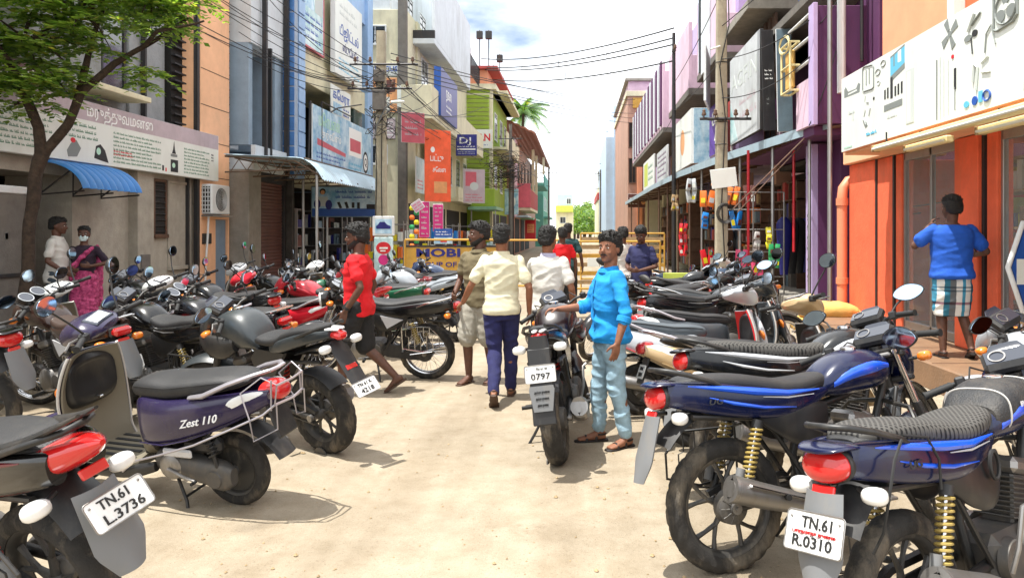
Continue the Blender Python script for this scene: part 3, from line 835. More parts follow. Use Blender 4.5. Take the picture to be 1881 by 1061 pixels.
boxparts(b, 'parapet', 'wall_white', (-6.7, -6.5, 26, 36, 12.4, 12.9), (-6.6, -5.9, 36.2, 41.4, 9.4, 11.8), (-6.6, -6.5, 36.2, 41.4, 11.8, 12.6, 'wall_cream'), c=.01)
for i, (a, z) in enumerate(((28.5, 6.9), (31, 6.9), (35.5, 6.9), (28.5, 9.4), (31, 9.4), (37.5, 9.9), (34.2, 3.8), (36.6, 3.8), (38.9, 3.8), (29.0, 3.3), (31.2, 3.3))):
 window(b, 'L', a, a + 1.1, z, z + 1.35, -5.997 if z < 9.4 else -6.597, 'white_paint', 'glass', 5)
for (a, z) in ((-7.45, 8.2), (-7.4, 4.0)): window(b, 'N', a, a + .7, z, z + .6, 25.998, 'white_paint', 'glass', 3)
boxpart(b, 'column', 'concrete_dark', (-6.25, -5.95, 25.75, 25.998, 0, 9.7), c=.02)
boxpart(b, 'plinth', 'concrete', (-6.0, -5.4, 26, 41, 0, .2))
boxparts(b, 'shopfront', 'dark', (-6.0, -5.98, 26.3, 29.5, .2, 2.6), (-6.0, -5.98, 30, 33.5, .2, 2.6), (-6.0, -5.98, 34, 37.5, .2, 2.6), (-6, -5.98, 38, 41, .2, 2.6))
local(b)
railing(None, [(-5.3, 36.4), (-5.3, 41.2)], 9.4, 10.4).name = 'roof_railing'
o = bpy.data.objects['roof_railing']; tag(o, 'iron railing on the roof terrace of the cream building', 'railing')
CS = 'boards on the side wall of the cream building'
signboard('white HI FOCUS shop board high on the cream side wall', 'shop_board', (-7.62, 25.90, 7.05), (1, 0, 0), 1.38, .42, 'sign_white', [('o', .06, .5, .045, .32, 'ink_black'), ('o', .06, .5, .02, .16, 'ink_cyan'), ('t', 'HI FOCUS', .56, .55, .62, 'ink_blue', .80), ('l', .5, .05, .95, .2, 1, 'ink_grey')], t=.08, group=CS)
signboard('peach board with a white car picture below the HI FOCUS board', 'picture_board', (-7.62, 25.90, 5.75), (1, 0, 0), 1.32, 1.24, 'sign_peach', [('r', .05, .04, .8, .45, 'sign_white'), ('p', [(.1, .2), (.72, .2), (.72, .34), (.6, .42), (.2, .42), (.1, .32)], 'ink_palegrey'), ('o', .5, .18, .12, .06, 'ink_black'), ('p', [(.5, .5), (.95, .6), (.95, .95), (.4, .9)], 'sign_sepia')], t=.06, group=CS)
signboard('faded pink and white board with lettering below the car picture', 'faded_board', (-7.62, 25.90, 4.85), (1, 0, 0), 1.25, .72, 'sign_greyhead', [('l', .06, .1, .94, .9, 4, 'ink_white'), ('l', .1, .2, .6, .5, 2, 'ink_grey')], t=.05, group=CS)
signboard('white wall panel with a big black Tamil letter beside the left pole', 'wall_panel', (-6.25, 25.68, 5.9), (1, 0, 0), .95, .75, 'sign_white', [('t', 'ல்', .5, .52, .75, 'ink_black', .6)], t=.05)
signboard('blue shop board with white script on the cream balcony', 'balcony_board', (-4.86, 26.4, 5.75), (0, 1, 0), 3.6, 1.75, 'sign_navy', [('t', 'நகை', .45, .55, .3, 'ink_white', .32), ('l', .3, .15, .65, .35, 2, 'ink_white')], edge='sign_blue', t=.25)
signboard('pinkish red hanging banner just right of the left pole', 'banner', (-5.42, 22.8, 4.35), (1, .6, 0), .75, .95, 'sign_pinkred', [('l', .15, .2, .85, .8, 3, 'sign_greyhead')], t=.03)
signboard('pale green and white banner right of the left pole', 'banner', (-5.55, 25.5, 2.95), (0, 1, 0), 2.3, 1.25, 'sign_teal', [('r', .55, .1, .95, .9, 'sign_white'), ('l', .1, .1, .5, .4, 3, 'sign_pinkred')], t=.03)
signboard('tall pale blue banner with dark strips beside the orange one', 'banner', (-5.5, 28.0, 3.1), (0, 1, 0), 1.9, 2.1, 'sign_teal', [('p', [(.1, .3), (.5, .9), (.6, .85), (.3, .3)], 'sign_sky'), ('r', .4, .1, .95, .15, 'ink_black'), ('r', .4, .2, .95, .24, 'ink_black')], t=.03)
signboard('tall orange cloth banner with white lettering hanging over a shop', 'banner', (-5.15, 25.0, 2.62), (1, .75, 0), .98, 2.45, 'sign_orange', [('t', 'பட்டு', .45, .60, .12, 'ink_white', .5), ('t', 'சேலை', .55, .44, .09, 'ink_white', .5), ('r', .35, .12, .85, .28, 'sign_peach'), ('o', .3, .72, .08, .04, 'ink_white')], edge='sign_orange', t=.03)
signboard('dark blue DJ board sticking out over the street', 'projecting_sign', (-5.0, 30.5, 4.72), (1, 0, 0), .86, .88, 'sign_navy', [('t', 'DJ', .45, .70, .42, 'ink_white', .55), ('l', .06, .38, .94, .5, 1, 'ink_white'), ('r', .06, .27, .94, .34, 'ink_white'), ('l', .1, .06, .9, .22, 2, 'ink_palegrey')], edge='ink_navy', t=.08)
signboard('pale pink poster leaning above a shop canopy', 'poster', (-5.0, 32.5, 2.85), (1, .5, 0), 1.0, 1.5, 'sign_greyhead', [('r', .1, .5, .6, .92, 'sign_pinkred'), ('o', .5, .5, .2, .12, 'ink_palegrey'), ('l', .1, .05, .9, .3, 3, 'sign_pinkred')], t=.03)
# ---- green building
b = thing('green_building', 'lime green building with horizontal boarding and a red terrace', 'building', (-5, 45, 0))
boxparts(b, 'wall', 'wall_green', (-12, -4.75, 40.2, 50, 0, 9.3), (-12, -4.4, 40.05, 50, 9.3, 9.6, 'wall_cream'), (-12, -4.9, 40.3, 50, 9.6, 10.4, 'wall_palepeach'), (-4.75, -4.60, 40.2, 40.5, 0, 9.3, 'wall_cream'), c=.01)
for i in range(24): boxpart(b, 'siding_board', 'wall_green', (-6.2, -4.78, 40.12, 40.19, 3.4 + .235 * i, 3.6 + .235 * i), c=.012)
boxpart(b, 'siding_backing', 'wall_cream', (-6.25, -4.76, 40.18, 40.2, 3.3, 9.1))
boxpart(b, 'balcony', 'wall_cream', (-4.75, -3.9, 41.5, 50, 6.2, 6.35), (-4.0, -3.9, 41.5, 50, 6.35, 7.2), (-4.75, -3.9, 41.5, 50, 9.3, 9.5), c=.01)
boxpart(b, 'roof_trim', 'wall_red', (-12.0, -4.3, 39.95, 50, 10.4, 10.55))
for a in (42.5, 45.5, 48): window(b, 'L', a, a + 1.2, 6.9, 8.4, -4.748, 'white_paint', 'glass', 4)
for a in (42.5, 45.5): window(b, 'L', a, a + 1.2, 4.0, 5.4, -4.748, 'white_paint', 'glass', 4)
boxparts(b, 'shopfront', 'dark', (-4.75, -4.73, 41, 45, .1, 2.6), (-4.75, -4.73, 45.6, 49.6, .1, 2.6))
local(b)
signboard('white board with red letters on the green boarding', 'shop_board', (-5.72, 40.05, 6.1), (1, 0, 0), 1.12, 1.02, 'sign_white', [('t', 'AN', .62, .56, .52, 'ink_red', .62, dict(bold=.03)), ('l', .15, .12, .95, .26, 1, 'ink_blue')], t=.07)
t = thing('shop_canopy', 'green cloth canopy with a white valance on the green building', 'awning', (-4.7, 38, 3))
boxpart(t, 'canopy_cover', 'wall_green', (-5.4, -4.15, 37.2, 40, 2.85, 3.75), c=.03)
boxpart(t, 'valance', 'tin_green', (-5.45, -4.0, 36.8, 40.2, 2.68, 2.84), c=.01)
boxparts(t, 'support_post', 'steel_pipe', (-4.1, -4.05, 36.9, 36.95, 0, 2.7), (-5.3, -5.25, 36.9, 36.95, 0, 2.7)); local(t)
for (x, y, z, h) in ((-4.9, 41, 10.55, 2.2), (-4.6, 44, 10.55, 1.6), (-5.6, 42.5, 10.55, 2.6)):
 mb = MB(M_['iron']); mb.tube([(x, y, z), (x, y, z + h)], .03, n=6); mb.cbox(x - .18, x + .18, y - .12, y + .12, z + h - .5, z + h - .05, .03)
 tag(mb.build('roof_antenna'), {2.2: 'rooftop antenna box on the street corner of the green building', 1.6: 'short rooftop antenna box set farther along the green building', 2.6: 'tallest rooftop antenna box set back on the green building'}[h], 'antenna', 'antennas on the green building')
# ---- brown roofed house and the houses beyond
b = thing('brown_roofed_house', 'old house with a long brown tiled roof and pink balcony', 'house', (-4.4, 60, 0))
boxparts(b, 'wall', 'wall_brown', (-12, -4.3, 50.4, 76, 0, 7.9), (-4.3, -4.2, 50.4, 52, 2.6, 7.9, 'wall_pink'), c=.01)
mb = MB(M_['roof_tile']); mb.grid(lambda u, v: (-9 + 6.2 * u, 50.1 + 28 * v, 11.2 - 2.9 * u + .03 * sin(u * 80)), 90, 4, thick=.12); mb.build('roof', b)
boxpart(b, 'balcony', 'wall_red', (-4.3, -3.3, 52.5, 62, 3.1, 3.3, 'wall_cream'), (-3.4, -3.3, 52.5, 62, 3.3, 4.6), (-4.3, -3.3, 52.4, 52.5, 3.3, 5.0, 'sign_pinkred'), c=.01)
boxpart(b, 'balcony', 'wall_teal', (-4.3, -2.9, 66, 74, 5.6, 5.75), (-3.0, -2.9, 66, 74, 5.75, 6.7), c=.01)
boxparts(b, 'veranda_column', 'wall_cream', (-3.5, -3.3, 57, 57.2, 4.6, 7.9), (-3.5, -3.3, 61.6, 61.8, 4.6, 7.9), (-3.1, -2.9, 66, 66.2, 6.7, 8.2))
for a, z in ((53.5, 5.2), (56.5, 5.2), (60, 5.2), (64, 5.4), (68, 6.2)): window(b, 'L', a, a + 1.2, z, z + 1.5, -4.298, 'wood', 'glass', 4)
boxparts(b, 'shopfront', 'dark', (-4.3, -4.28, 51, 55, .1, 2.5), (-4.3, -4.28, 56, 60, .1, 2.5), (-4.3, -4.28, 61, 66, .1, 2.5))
boxparts(b, 'shop_valance', 'tin_pale', (-4.3, -3.4, 51, 55, 2.6, 2.7), (-4.3, -3.3, 56, 66, 2.5, 2.62, 'tin_green'))
local(b)
signboard('blue upright shop sign below the pink balcony', 'shop_sign', (-4.75, 48.5, 2.7), (1, 0, 0), .9, 1.7, 'sign_sky', [('o', .6, .5, .2, .2, 'ink_white')], t=.08)
signboard('red shop panel with a pale notice under the brown roofed house', 'shop_sign', (-4.05, 57.5, .9), (1, 0, 0), .85, 1.7, 'sign_red', [('r', .2, .35, .85, .75, 'sign_peach'), ('l', .25, .4, .8, .7, 3, 'ink_red')], t=.08)
b = thing('teal_house', 'narrow teal painted house at the far end of the left row', 'house', (-4, 84, 0))
boxparts(b, 'wall', 'wall_teal', (-10, -3.6, 78.5, 96, 0, 6.8), (-3.6, -2.9, 79, 88, 3.0, 3.2), c=.01)
for a in (80, 83, 87): window(b, 'L', a, a + 1.3, 3.9, 5.3, -3.598, 'white_paint', 'glass', 0)
local(b)
b = thing('pale_end_house', 'pale yellow and white house closing the far end of the street', 'house', (-1.9, 116, 0))
boxparts(b, 'wall', 'wall_cream', (-3.3, -.6, 115, 122, 0, 4.6), (-3.1, -.8, 115.3, 122, 5.0, 7.4, 'wall_skyblue'), c=.02)
boxpart(b, 'balcony', 'sign_lime', (-3.3, -.6, 114.2, 115, 4.6, 5.6), c=.02)
window(b, 'N', -2.6, -1.8, 2.9, 3.8, 114.998, 'white_paint', 'glass', 0)
window(b, 'N', -1.6, -1.0, 5.9, 6.7, 115.298, 'white_paint', 'glass', 0); local(b)
# ================================================================= RIGHT SIDE
# ---- orange hardware shop
b = thing('orange_shop', 'bright orange hardware shop with tall glass doors on a tiled plinth', 'shop', (4.4, 9, 0))
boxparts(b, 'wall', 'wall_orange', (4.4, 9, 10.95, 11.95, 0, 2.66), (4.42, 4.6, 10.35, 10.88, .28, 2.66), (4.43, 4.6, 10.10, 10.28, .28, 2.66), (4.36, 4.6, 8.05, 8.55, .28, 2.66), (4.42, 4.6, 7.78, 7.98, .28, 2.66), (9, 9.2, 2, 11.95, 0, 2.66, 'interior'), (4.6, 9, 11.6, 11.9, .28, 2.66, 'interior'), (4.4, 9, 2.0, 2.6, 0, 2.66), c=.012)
boxpart(b, 'upper_wall', 'wall_palepeach', (4.5, 10, 8.9, 10.9, 2.9, 9.5), (4.9, 10, 2, 8.9, 2.9, 9.5, 'wall_brown'), (4.45, 4.6, 8.75, 8.9, 2.9, 9.5, 'white_paint'), c=.01)
boxpart(b, 'lintel', 'wall_peach', (3.76, 4.9, 2, 10.4, 2.67, 2.9), (4.3, 5.2, 10.4, 11.95, 2.67, 2.9), c=.01)
boxpart(b, 'plinth', 'plinth_tile', (3.55, 9.2, 2, 11.6, 0, .28), c=.015)
mb = MB(M_['wood'])
for y in range(5): mb.box(3.56, 4.6, 6.4 + y * 1.0, 6.412 + y * 1.0, .279, .2835)
mb.build('floor_joint', b, smooth=0)
for (y0, y1) in ((8.58, 10.08), (5.2, 7.76)):
 gl = MB(M_['steel_pipe'])
 n = 2 if y1 - y0 < 2 else 3
 for i in range(n + 1):
  y = y0 + (y1 - y0) * i / n; gl.cbox(4.46, 4.52, y - .025, y + .025, .30, 2.66, .006)
 gl.cbox(4.46, 4.52, y0, y1, .29, .40, .006); gl.cbox(4.46, 4.52, y0, y1, 2.56, 2.66, .006)
 go = gl.build('glass_door', b)
 p = MB(SHOPGLASS := bpy.data.materials.get('shop_glass') or mat('shop_glass', (.75, .8, .8), rough=.03, trans=.0, alpha=.12, spec=.8))
 p.box(4.486, 4.494, y0, y1, .40, 2.56); p.build('pane', go, smooth=0)
boxparts(b, 'shutter_track', 'iron', (4.41, 4.5, 10.89, 10.94, .28, 2.66), (4.40, 4.5, 7.99, 8.04, .28, 2.66), (4.41, 4.5, 10.29, 10.34, .28, 2.66))
local(b)
# shelves of stock seen through the glass
rr = random.Random(11)
for i, (y0, y1) in enumerate(((8.7, 10.1), (5.3, 7.7))):
 t = thing('stock_shelf', ('stocked shelf behind the glass door beside the man in the blue t-shirt', 'stocked shelf behind the glass right of the bright pillar')[i], 'shelf', (5.3, y0, .28))
 mb = MB(M_['wood_light'])
 for z in (0, .45, .9, 1.35, 1.8, 2.2): mb.box(0, .5, 0, y1 - y0, z, z + .03)
 for y in (0, (y1 - y0) / 2, y1 - y0 - .03): mb.box(.0, .03, y, y + .03, 0, 2.3); mb.box(.47, .5, y, y + .03, 0, 2.3)
 mb.build('frame', t)
 g = MB(M_['sign_white'])
 for z in (.03, .48, .93, 1.38, 1.83):
  y = .04
  while y < y1 - y0 - .2:
   w = rr.uniform(.06, .2); h = rr.uniform(.12, .38)
   g.cbox(rr.uniform(.02, .15), .45, y, y + w, z, z + h, .004, M_[rr.choice(['sign_white', 'sign_grey', 'toy_yellow', 'sign_sky', 'toy_orange', 'sign_sepia', 'wood_light', 'sign_slate', 'sign_blue', 'sign_lime'])]); y += w + .02
 g.build('stock', t)
for i, (y, z0, z1, m) in enumerate(((7.55, .3, .8, 'sign_blue'), (7.5, .82, 1.25, 'wood_light'), (7.62, 1.27, 1.7, 'sign_teal'))):
 t = MB(M_[m]); t.cbox(4.66, 5.06, y - .55, y, z0, z1, .01)
 t.box(4.654, 4.662, y - .5, y - .1, z0 + .1, z1 - .12, M_['sign_white'])
 tag(t.build('carton'), ('blue carton at the bottom of the stack behind the right shop glass', 'brown carton in the middle of the stack behind the right shop glass', 'pale green carton on top of the stack behind the right shop glass')[i], 'carton', 'cartons behind the shop glass')
# the long white hardware sign
K, KG, KL = 'ink_black', 'ink_grey', 'ink_palegrey'
def fan(u, v, s, m):
 it = [('o', u, v, .006 * s, .03 * s, m)]
 for k in range(4):
  a = k * pi / 2 + .5
  du, dv = cos(a) * .028 * s, sin(a) * .16 * s
  nu, nv = -sin(a) * .007 * s, cos(a) * .045 * s
  it.append(('p', [(u + du * .25 - nu * .5, v + dv * .25 - nv * .5), (u + du + -nu, v + dv - nv), (u + du + nu, v + dv + nv), (u + du * .25 + nu * .5, v + dv * .25 + nv * .5)], m))
 return it
def spoon(u, v, L): return [('o', u, v, .007, .032, KG), ('s', [(u + .004, v + .03), (u + .010, v + L)], .006, KG)]
its = [('p', [(.02, .72), (.115, .70), (.12, .80), (.108, .83), (.095, .77), (.045, .78), (.03, .86), (.02, .83)], KG), ('r', .045, .735, .10, .755, 'sign_white'),
       ('s', [(.135, .70), (.135, .96), (.142, .985), (.190, .955), (.196, .92), (.196, .68), (.188, .665), (.142, .68), (.135, .70)], .016, KG), ('s', [(.155, .74), (.155, .93)], .012, KG), ('s', [(.172, .74), (.172, .93)], .012, KG),
       ('o', .218, .83, .012, .035, KG, .007), ('o', .245, .90, .012, .035, KG, .007), ('o', .222, .70, .008, .025, KL, .006),
       ('p', [(.28, .64), (.345, .72), (.345, .985), (.28, .93)], 'ink_cyan'), ('p', [(.28, .64), (.345, .72), (.345, .78), (.28, .70)], KG), ('r', .295, .80, .300, .93, KG), ('r', .315, .82, .330, .95, 'ink_white'), ('p', [(.28, .93), (.345, .985), (.345, .965), (.28, .91)], KG),
       ('r', .250, .47, .257, .58, K), ('r', .264, .47, .271, .59, K), ('r', .280, .45, .291, .69, K), ('r', .300, .46, .307, .57, K), ('r', .314, .46, .321, .58, K), ('r', .329, .46, .336, .59, K), ('r', .249, .33, .335, .40, KG), ('l', .265, .22, .31, .28, 1, KL),
       ('s', [(.15, .62), (.147, .54), (.150, .44), (.142, .36), (.152, .26)], .008, KL), ('s', [(.155, .53), (.172, .52), (.178, .44), (.17, .35)], .010, KL), ('p', [(.135, .33), (.155, .29), (.162, .24), (.15, .22), (.14, .28)], KG), ('o', .196, .54, .004, .02, K),
       ('l', .05, .46, .085, .52, 1, KL), ('r', .075, .38, .080, .5, KL), ('l', .155, .10, .21, .17, 1, 'ink_cyan'), ('l', .02, .03, .07, .07, 1, 'ink_mint'),
       ('r', .352, .10, .385, .68, KL), ('r', .356, .12, .372, .66, 'sign_white')]
its += fan(.52, .83, 1.0, KG)
its += [('s', [(.475, .04), (.475, .64)], .009, KG), ('s', [(.487, .04), (.487, .66)], .007, KL), ('s', [(.50, .05), (.50, .62)], .006, KL), ('s', [(.515, .06), (.515, .60)], .006, KL), ('r', .535, .28, .541, .48, K), ('s', [(.538, .08), (.538, .30)], .006, KG), ('o', .53, .60, .004, .02, 'ink_red'),
  ('s', [(.58, .76), (.60, .90)], .02, KL), ('s', [(.592, .80), (.618, .88)], .016, KG),
  ('o', .58, .70, .012, .03, KG), ('o', .60, .72, .008, .03, K), ('s', [(.590, .69), (.594, .54)], .010, K), ('s', [(.63, .50), (.634, .66), (.648, .72), (.655, .60), (.660, .54)], .010, KG),
  ('s', [(.595, .28), (.60, .44), (.61, .40), (.605, .20)], .02, KL), ('s', [(.62, .42), (.64, .46)], .012, KL), ('s', [(.62, .34), (.645, .32)], .012, KL),
  ('s', [(.655, .66), (.655, .94), (.665, .985), (.71, .97), (.716, .93), (.716, .70), (.706, .66), (.665, .64), (.655, .66)], .016, KG),
  ('o', .686, .80, .027, .13, KG, .010), ('o', .686, .90, .010, .065, KG), ('o', .672, .75, .012, .055, KG), ('o', .700, .76, .012, .055, KG), ('o', .686, .815, .005, .025, 'sign_white'),
  ('o', .575, .10, .008, .03, 'ink_cyan'), ('o', .60, .11, .008, .04, 'ink_blue'), ('r', .612, .08, .622, .18, 'ink_cyan'), ('o', .636, .12, .010, .045, 'ink_blue', .010)]
rr = random.Random(3)
for i in range(20): its += spoon(.73 + .27 * rr.random(), .12 + .8 * rr.random(), rr.choice([.1, .16, .22]))
for i in range(14): u = .70 + .29 * rr.random(); its += [('s', [(u, .05), (u + .002, .05 + rr.uniform(.1, .3))], .006, KG)]
t = signboard('long white hardware shop sign printed with grey pictures of fans and kitchenware', 'hardware_sign', (3.70, 10.35, 2.70), (0, -1, 0), 5.8, 1.03, 'sign_white', its, edge='wall_palepeach', t=.10)
for i, (y0, y1, x, z) in enumerate(((8.95, 4.4, 3.62, 2.60), (8.35, 7.4, 3.74, 2.53), (6.85, 5.2, 3.74, 2.53))):
 t = MB(M_['cream_tube']); t.cbox(x - .05, x + .04, y1, y0, z - .035, z + .035, .012); t.tube([(x - .055, y1 + .03, z - .01), (x - .055, y0 - .03, z - .01)], .014, M_['sign_white'], n=8)
 t.cbox(x - .06, x + .04, y0 - .04, y0, z - .04, z + .04, .004, M_['wood_light']); t.tube([(x, y0 - .3, z + .03), (x, y0 - .3, z + .16)], .01, M_['iron'], n=6)
 tag(t.build('tube_light'), ('longest cream tube light batten along the bottom of the hardware sign', 'short cream tube light batten under the left half of the hardware sign', 'short cream tube light batten under the right half of the hardware sign')[i], 'light fitting', 'tube lights under the hardware sign')
mb = MB(M_['pipe_orange'])
mb.tube([(4.31, 12.02, 0), (4.31, 12.02, 2.15), (4.33, 12.03, 2.3), (4.42, 12.05, 2.42), (4.6, 12.08, 2.46)], .082, n=16); mb.tube([(4.31, 12.02, 2.02), (4.31, 12.02, 2.14)], .098, n=16); mb.tube([(4.31, 12.02, .75), (4.31, 12.02, .85)], .098, n=16)
tag(mb.build('drain_pipe'), 'thick orange drain pipe at the corner of the orange shop', 'pipe')
# blue hexagonal board at the right edge
t = thing('hexagonal_sign', 'blue hexagonal board in a white frame on the shop plinth', 'sign', (4.30, 7.0, .28))
hx = [(-.22, .98), (-.08, 1.40), (.42, 1.40), (.56, .98), (.42, .56), (-.08, .56)]
mb = MB(M_['sign_blue']); mb.prism([(x * .93 + .012, (z - .98) * .90 + .98) for x, z in hx], -.02, .02, 'xz'); mb.build('board', t)
mb = MB(M_['white_paint']); mb.tube([(x, 0, z) for x, z in hx], .026, n=8, closed=True); mb.tube([(.17, 0, .56), (.17, 0, 0)], .03, n=8); mb.cbox(-.1, .45, -.15, .15, 0, .03, .01); mb.build('frame', t)
mb = MB(M_['sign_white']); mb.box(-.15, .03, -.026, -.021, .82, 1.06); mb.build('notice', t, smooth=0)
mb = MB(M_['ink_white']); mb.T = frame((.22, -.0225, .78), (1, 0, 0), (0, 0, 1)); put_text(mb, '8', Matrix(), .22, M_['ink_white']); mb.build('lettering', t, smooth=0)
# ---- purple building
b = thing('purple_building', 'deep purple building with a projecting balcony wall beside the orange shop', 'building', (4.8, 14, 0))
boxparts(b, 'wall', 'wall_purple', (4.9, 10, 12.0, 13.0, 0, 10), (5.3, 10, 13.0, 18.6, 3.2, 5.6), (4.9, 10, 13.0, 18.6, 5.6, 10), (4.7, 5.1, 13.2, 13.55, 0, 3.3), c=.012)
boxpart(b, 'balcony_wall', 'wall_purple', (4.06, 5.2, 12.50, 12.68, 3.42, 5.42), (4.06, 5.4, 12.68, 18.4, 3.25, 3.42), c=.01)
boxpart(b, 'balcony_edge', 'wall_lavender', (3.98, 4.06, 12.46, 12.72, 3.40, 5.46), (4.0, 4.06, 12.72, 13.5, 3.42, 4.25, 'wall_pink'), c=.006)  # lavender edge paints the sunlit side of the purple balcony wall
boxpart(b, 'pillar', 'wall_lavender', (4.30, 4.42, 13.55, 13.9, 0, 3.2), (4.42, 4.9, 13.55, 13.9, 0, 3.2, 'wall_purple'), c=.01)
mb = MB(M_['ink_grey']); rr = random.Random(4)
for i in range(7): mb.tube([(4.297, 13.60 + .10 * cos(a * 1.3 + i) + .1, .75 + .19 * i + .07 * sin(a + i)) for a in [q * .7 for q in range(9)]], .006, n=4)
mb.build('scribble', b)
boxpart(b, 'ceiling', 'concrete_dark', (4.0, 6, 12.7, 18.6, 5.6, 5.75))
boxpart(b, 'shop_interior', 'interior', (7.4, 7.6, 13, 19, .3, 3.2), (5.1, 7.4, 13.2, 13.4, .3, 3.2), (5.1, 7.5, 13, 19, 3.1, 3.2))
boxpart(b, 'plinth', 'concrete', (4.05, 8, 13.2, 24, 0, .34), (3.75, 4.05, 13.6, 17.6, 0, .17), c=.02)
mb = MB(M_['white_paint'])
mb.tube([(4.40, 12.3, 3.9), (4.40, 12.3, 9.5)], .07, n=10); mb.tube([(4.17, 12.2, .3), (4.17, 12.2, 9)], .04, n=8, m=M_['steel_pipe']); mb.tube([(4.7, 12.2, 4.4), (4.7, 12.2, 9)], .03, n=8, m=M_['iron'])
mb.build('drain_pipe', b)
mb = MB(M_['white_paint'])
for z in (4.55, 4.95, 5.35): mb.tube([(4.02, 12.75, z), (4.02, 14.0, z)], .03, n=8)
mb.build('railing', b)
boxpart(b, 'meter_box', 'wall_cream', (4.84, 4.9, 12.35, 12.6, 1.75, 1.95), c=.01)
local(b)
t = thing('hanging_basket', 'old wire basket hanging on the purple balcony rail', 'basket', (3.9, 13.6, 4.6))
mb = MB(M_['cream_tube'])
for z in (-.45, 0, .42): mb.tube([(-.06, -.28, z), (-.06, .28, z), (.1, .28, z), (.1, -.28, z)], .022, n=6, closed=True)
for y in (-.28, .28): mb.tube([(-.06, y, -.45), (-.06, y, .42)], .022, n=6)
for k in range(5): mb.tube([(-.09, .32 * cos(a + k * .1), .42 + .16 * sin(a * 1.0 + k * .2)) for a in [q * .5 for q in range(13)]], .012, n=5)
mb.cbox(-.02, .06, -.2, .2, -.4, .3, .03, M_['sack']); mb.build('basket_frame', t)
# long tin awning
LIP = [(4.28, 12.55, 3.46), (3.85, 14.2, 3.38), (3.36, 16.4, 3.30), (3.12, 18.8, 3.28), (3.0, 21.4, 3.30), (2.92, 28, 3.33), (2.86, 43.5, 3.28)]
t = thing('long_awning', 'long pale tin awning running along the right hand shops', 'awning', (4, 20, 3.4))
mb = MB(M_['tin_rust'])
def lip(v):
 s = v * (len(LIP) - 1); i = min(int(s), len(LIP) - 2); f = s - i
 return Vector(LIP[i]).lerp(Vector(LIP[i + 1]), f)
mb.grid(lambda u, v: tuple(Vector((5.35, lip(v).y, 3.62)).lerp(lip(v), u)), 10, 120, thick=.02); mb.build('sheet', t)
mb = MB(M_['white_paint'])
mb.grid(lambda u, v: tuple(lip(v) + Vector((-.012, 0, .05 - .17 * u))), 2, 90, M_['tin_pale'], thick=.02)
mb.build('fascia', t)
mb = MB(M_['wood'])
for v in [i / 34 for i in range(35)]:
 p = lip(v); mb.tube([(5.3, p.y, 3.50), (p.x + .05, p.y, p.z - .09)], .03, n=5)
for u in (.25, .6): mb.tube([tuple(Vector((5.35, lip(v).y, 3.48)).lerp(lip(v) - Vector((0, 0, .1)), u)) for v in [i / 30 for i in range(31)]], .025, n=5)
mb.build('rafter', t)
for v in (.08, .2, .31, .42, .52, .62, .70, .76, .82, .87, .92, .97):
 p = lip(v); mb = MB(M_['steel_pipe'] if v < .6 else M_['wood']); mb.tube([(p.x + .12, p.y, 0), (p.x + .12, p.y, p.z - .1)], .032, n=8); mb.build('support_post', t)
local(t)
# right shops under the awning
b = thing('shop_row', 'row of open fronted shops under the long awning', 'building', (5, 28, 0))
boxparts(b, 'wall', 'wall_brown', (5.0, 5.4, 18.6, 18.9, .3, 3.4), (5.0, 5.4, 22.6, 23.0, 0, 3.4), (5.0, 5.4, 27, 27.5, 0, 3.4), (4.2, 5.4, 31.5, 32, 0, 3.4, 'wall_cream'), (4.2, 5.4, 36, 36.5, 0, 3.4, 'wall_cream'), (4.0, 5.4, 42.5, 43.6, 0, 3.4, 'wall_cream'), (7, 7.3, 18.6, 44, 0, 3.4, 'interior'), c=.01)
for i, (y0, y1, m) in enumerate(((19.0, 20.6, 'wood'), (23.2, 24.6, 'door_blue'), (27.8, 29.4, 'wood'), (32.3, 34, 'tin_green'), (37, 39, 'wood'))):
 boxpart(b, 'door', m, (5.05, 5.12, y0, y1, .2, 2.5), c=.01)
local(b)
# upper floors on the right
b = thing('pink_building', 'white and pink building with stacked balconies above the right awning', 'building', (4.5, 22, 0))
boxparts(b, 'wall', 'wall_pink', (5.2, 11, 18.7, 27, 3.65, 10.5), (4.5, 11, 20.6, 21.0, 3.65, 10.5, 'wall_lavender'), c=.01)
boxpart(b, 'balcony', 'wall_pink', (3.55, 5.2, 18.9, 21.9, 6.0, 6.18, 'concrete_dark'), (3.55, 3.67, 18.9, 21.9, 6.18, 8.3), (3.67, 5.2, 18.9, 19.02, 6.18, 7.2), c=.01)
boxpart(b, 'balcony', 'wall_pink', (3.35, 5.2, 22.2, 27, 5.7, 5.9, 'concrete_dark'), (3.35, 3.47, 22.2, 27, 5.9, 7.9), (3.47, 5.2, 22.2, 22.32, 5.9, 6.9), c=.01)
boxpart(b, 'balcony_panel', 'wall_white', (3.50, 3.545, 19.6, 20.9, 6.0, 9.5), (3.46, 3.545, 21.0, 21.12, 6.1, 9.4, 'glass'), c=.006)
boxpart(b, 'arch', 'wall_purple', (4.6, 5.2, 19.0, 21.8, 4.5, 5.0), (4.6, 5.2, 21.5, 21.8, 3.65, 4.5))
window(b, 'R', 19.3, 20.4, 4.0, 5.6, 5.198, 'wood', 'dark', 6); window(b, 'R', 23.2, 24.4, 4.2, 5.4, 5.198, 'white_paint', 'glass', 4); window(b, 'R', 23.2, 24.4, 6.6, 8.1, 5.198, 'white_paint', 'glass', 4)
local(b)
b = thing('grey_upper_building', 'grey upper storeys with wooden louvres behind the tall grey sign', 'building', (5, 16, 3.6))
boxparts(b, 'wall', 'concrete', (5.0, 9, 14.0, 18.6, 5.75, 11), (3.6, 5.0, 15.6, 18.7, 6.3, 6.5), (3.6, 5.0, 12.9, 15.2, 7.0, 7.2, 'concrete_dark'), c=.01)
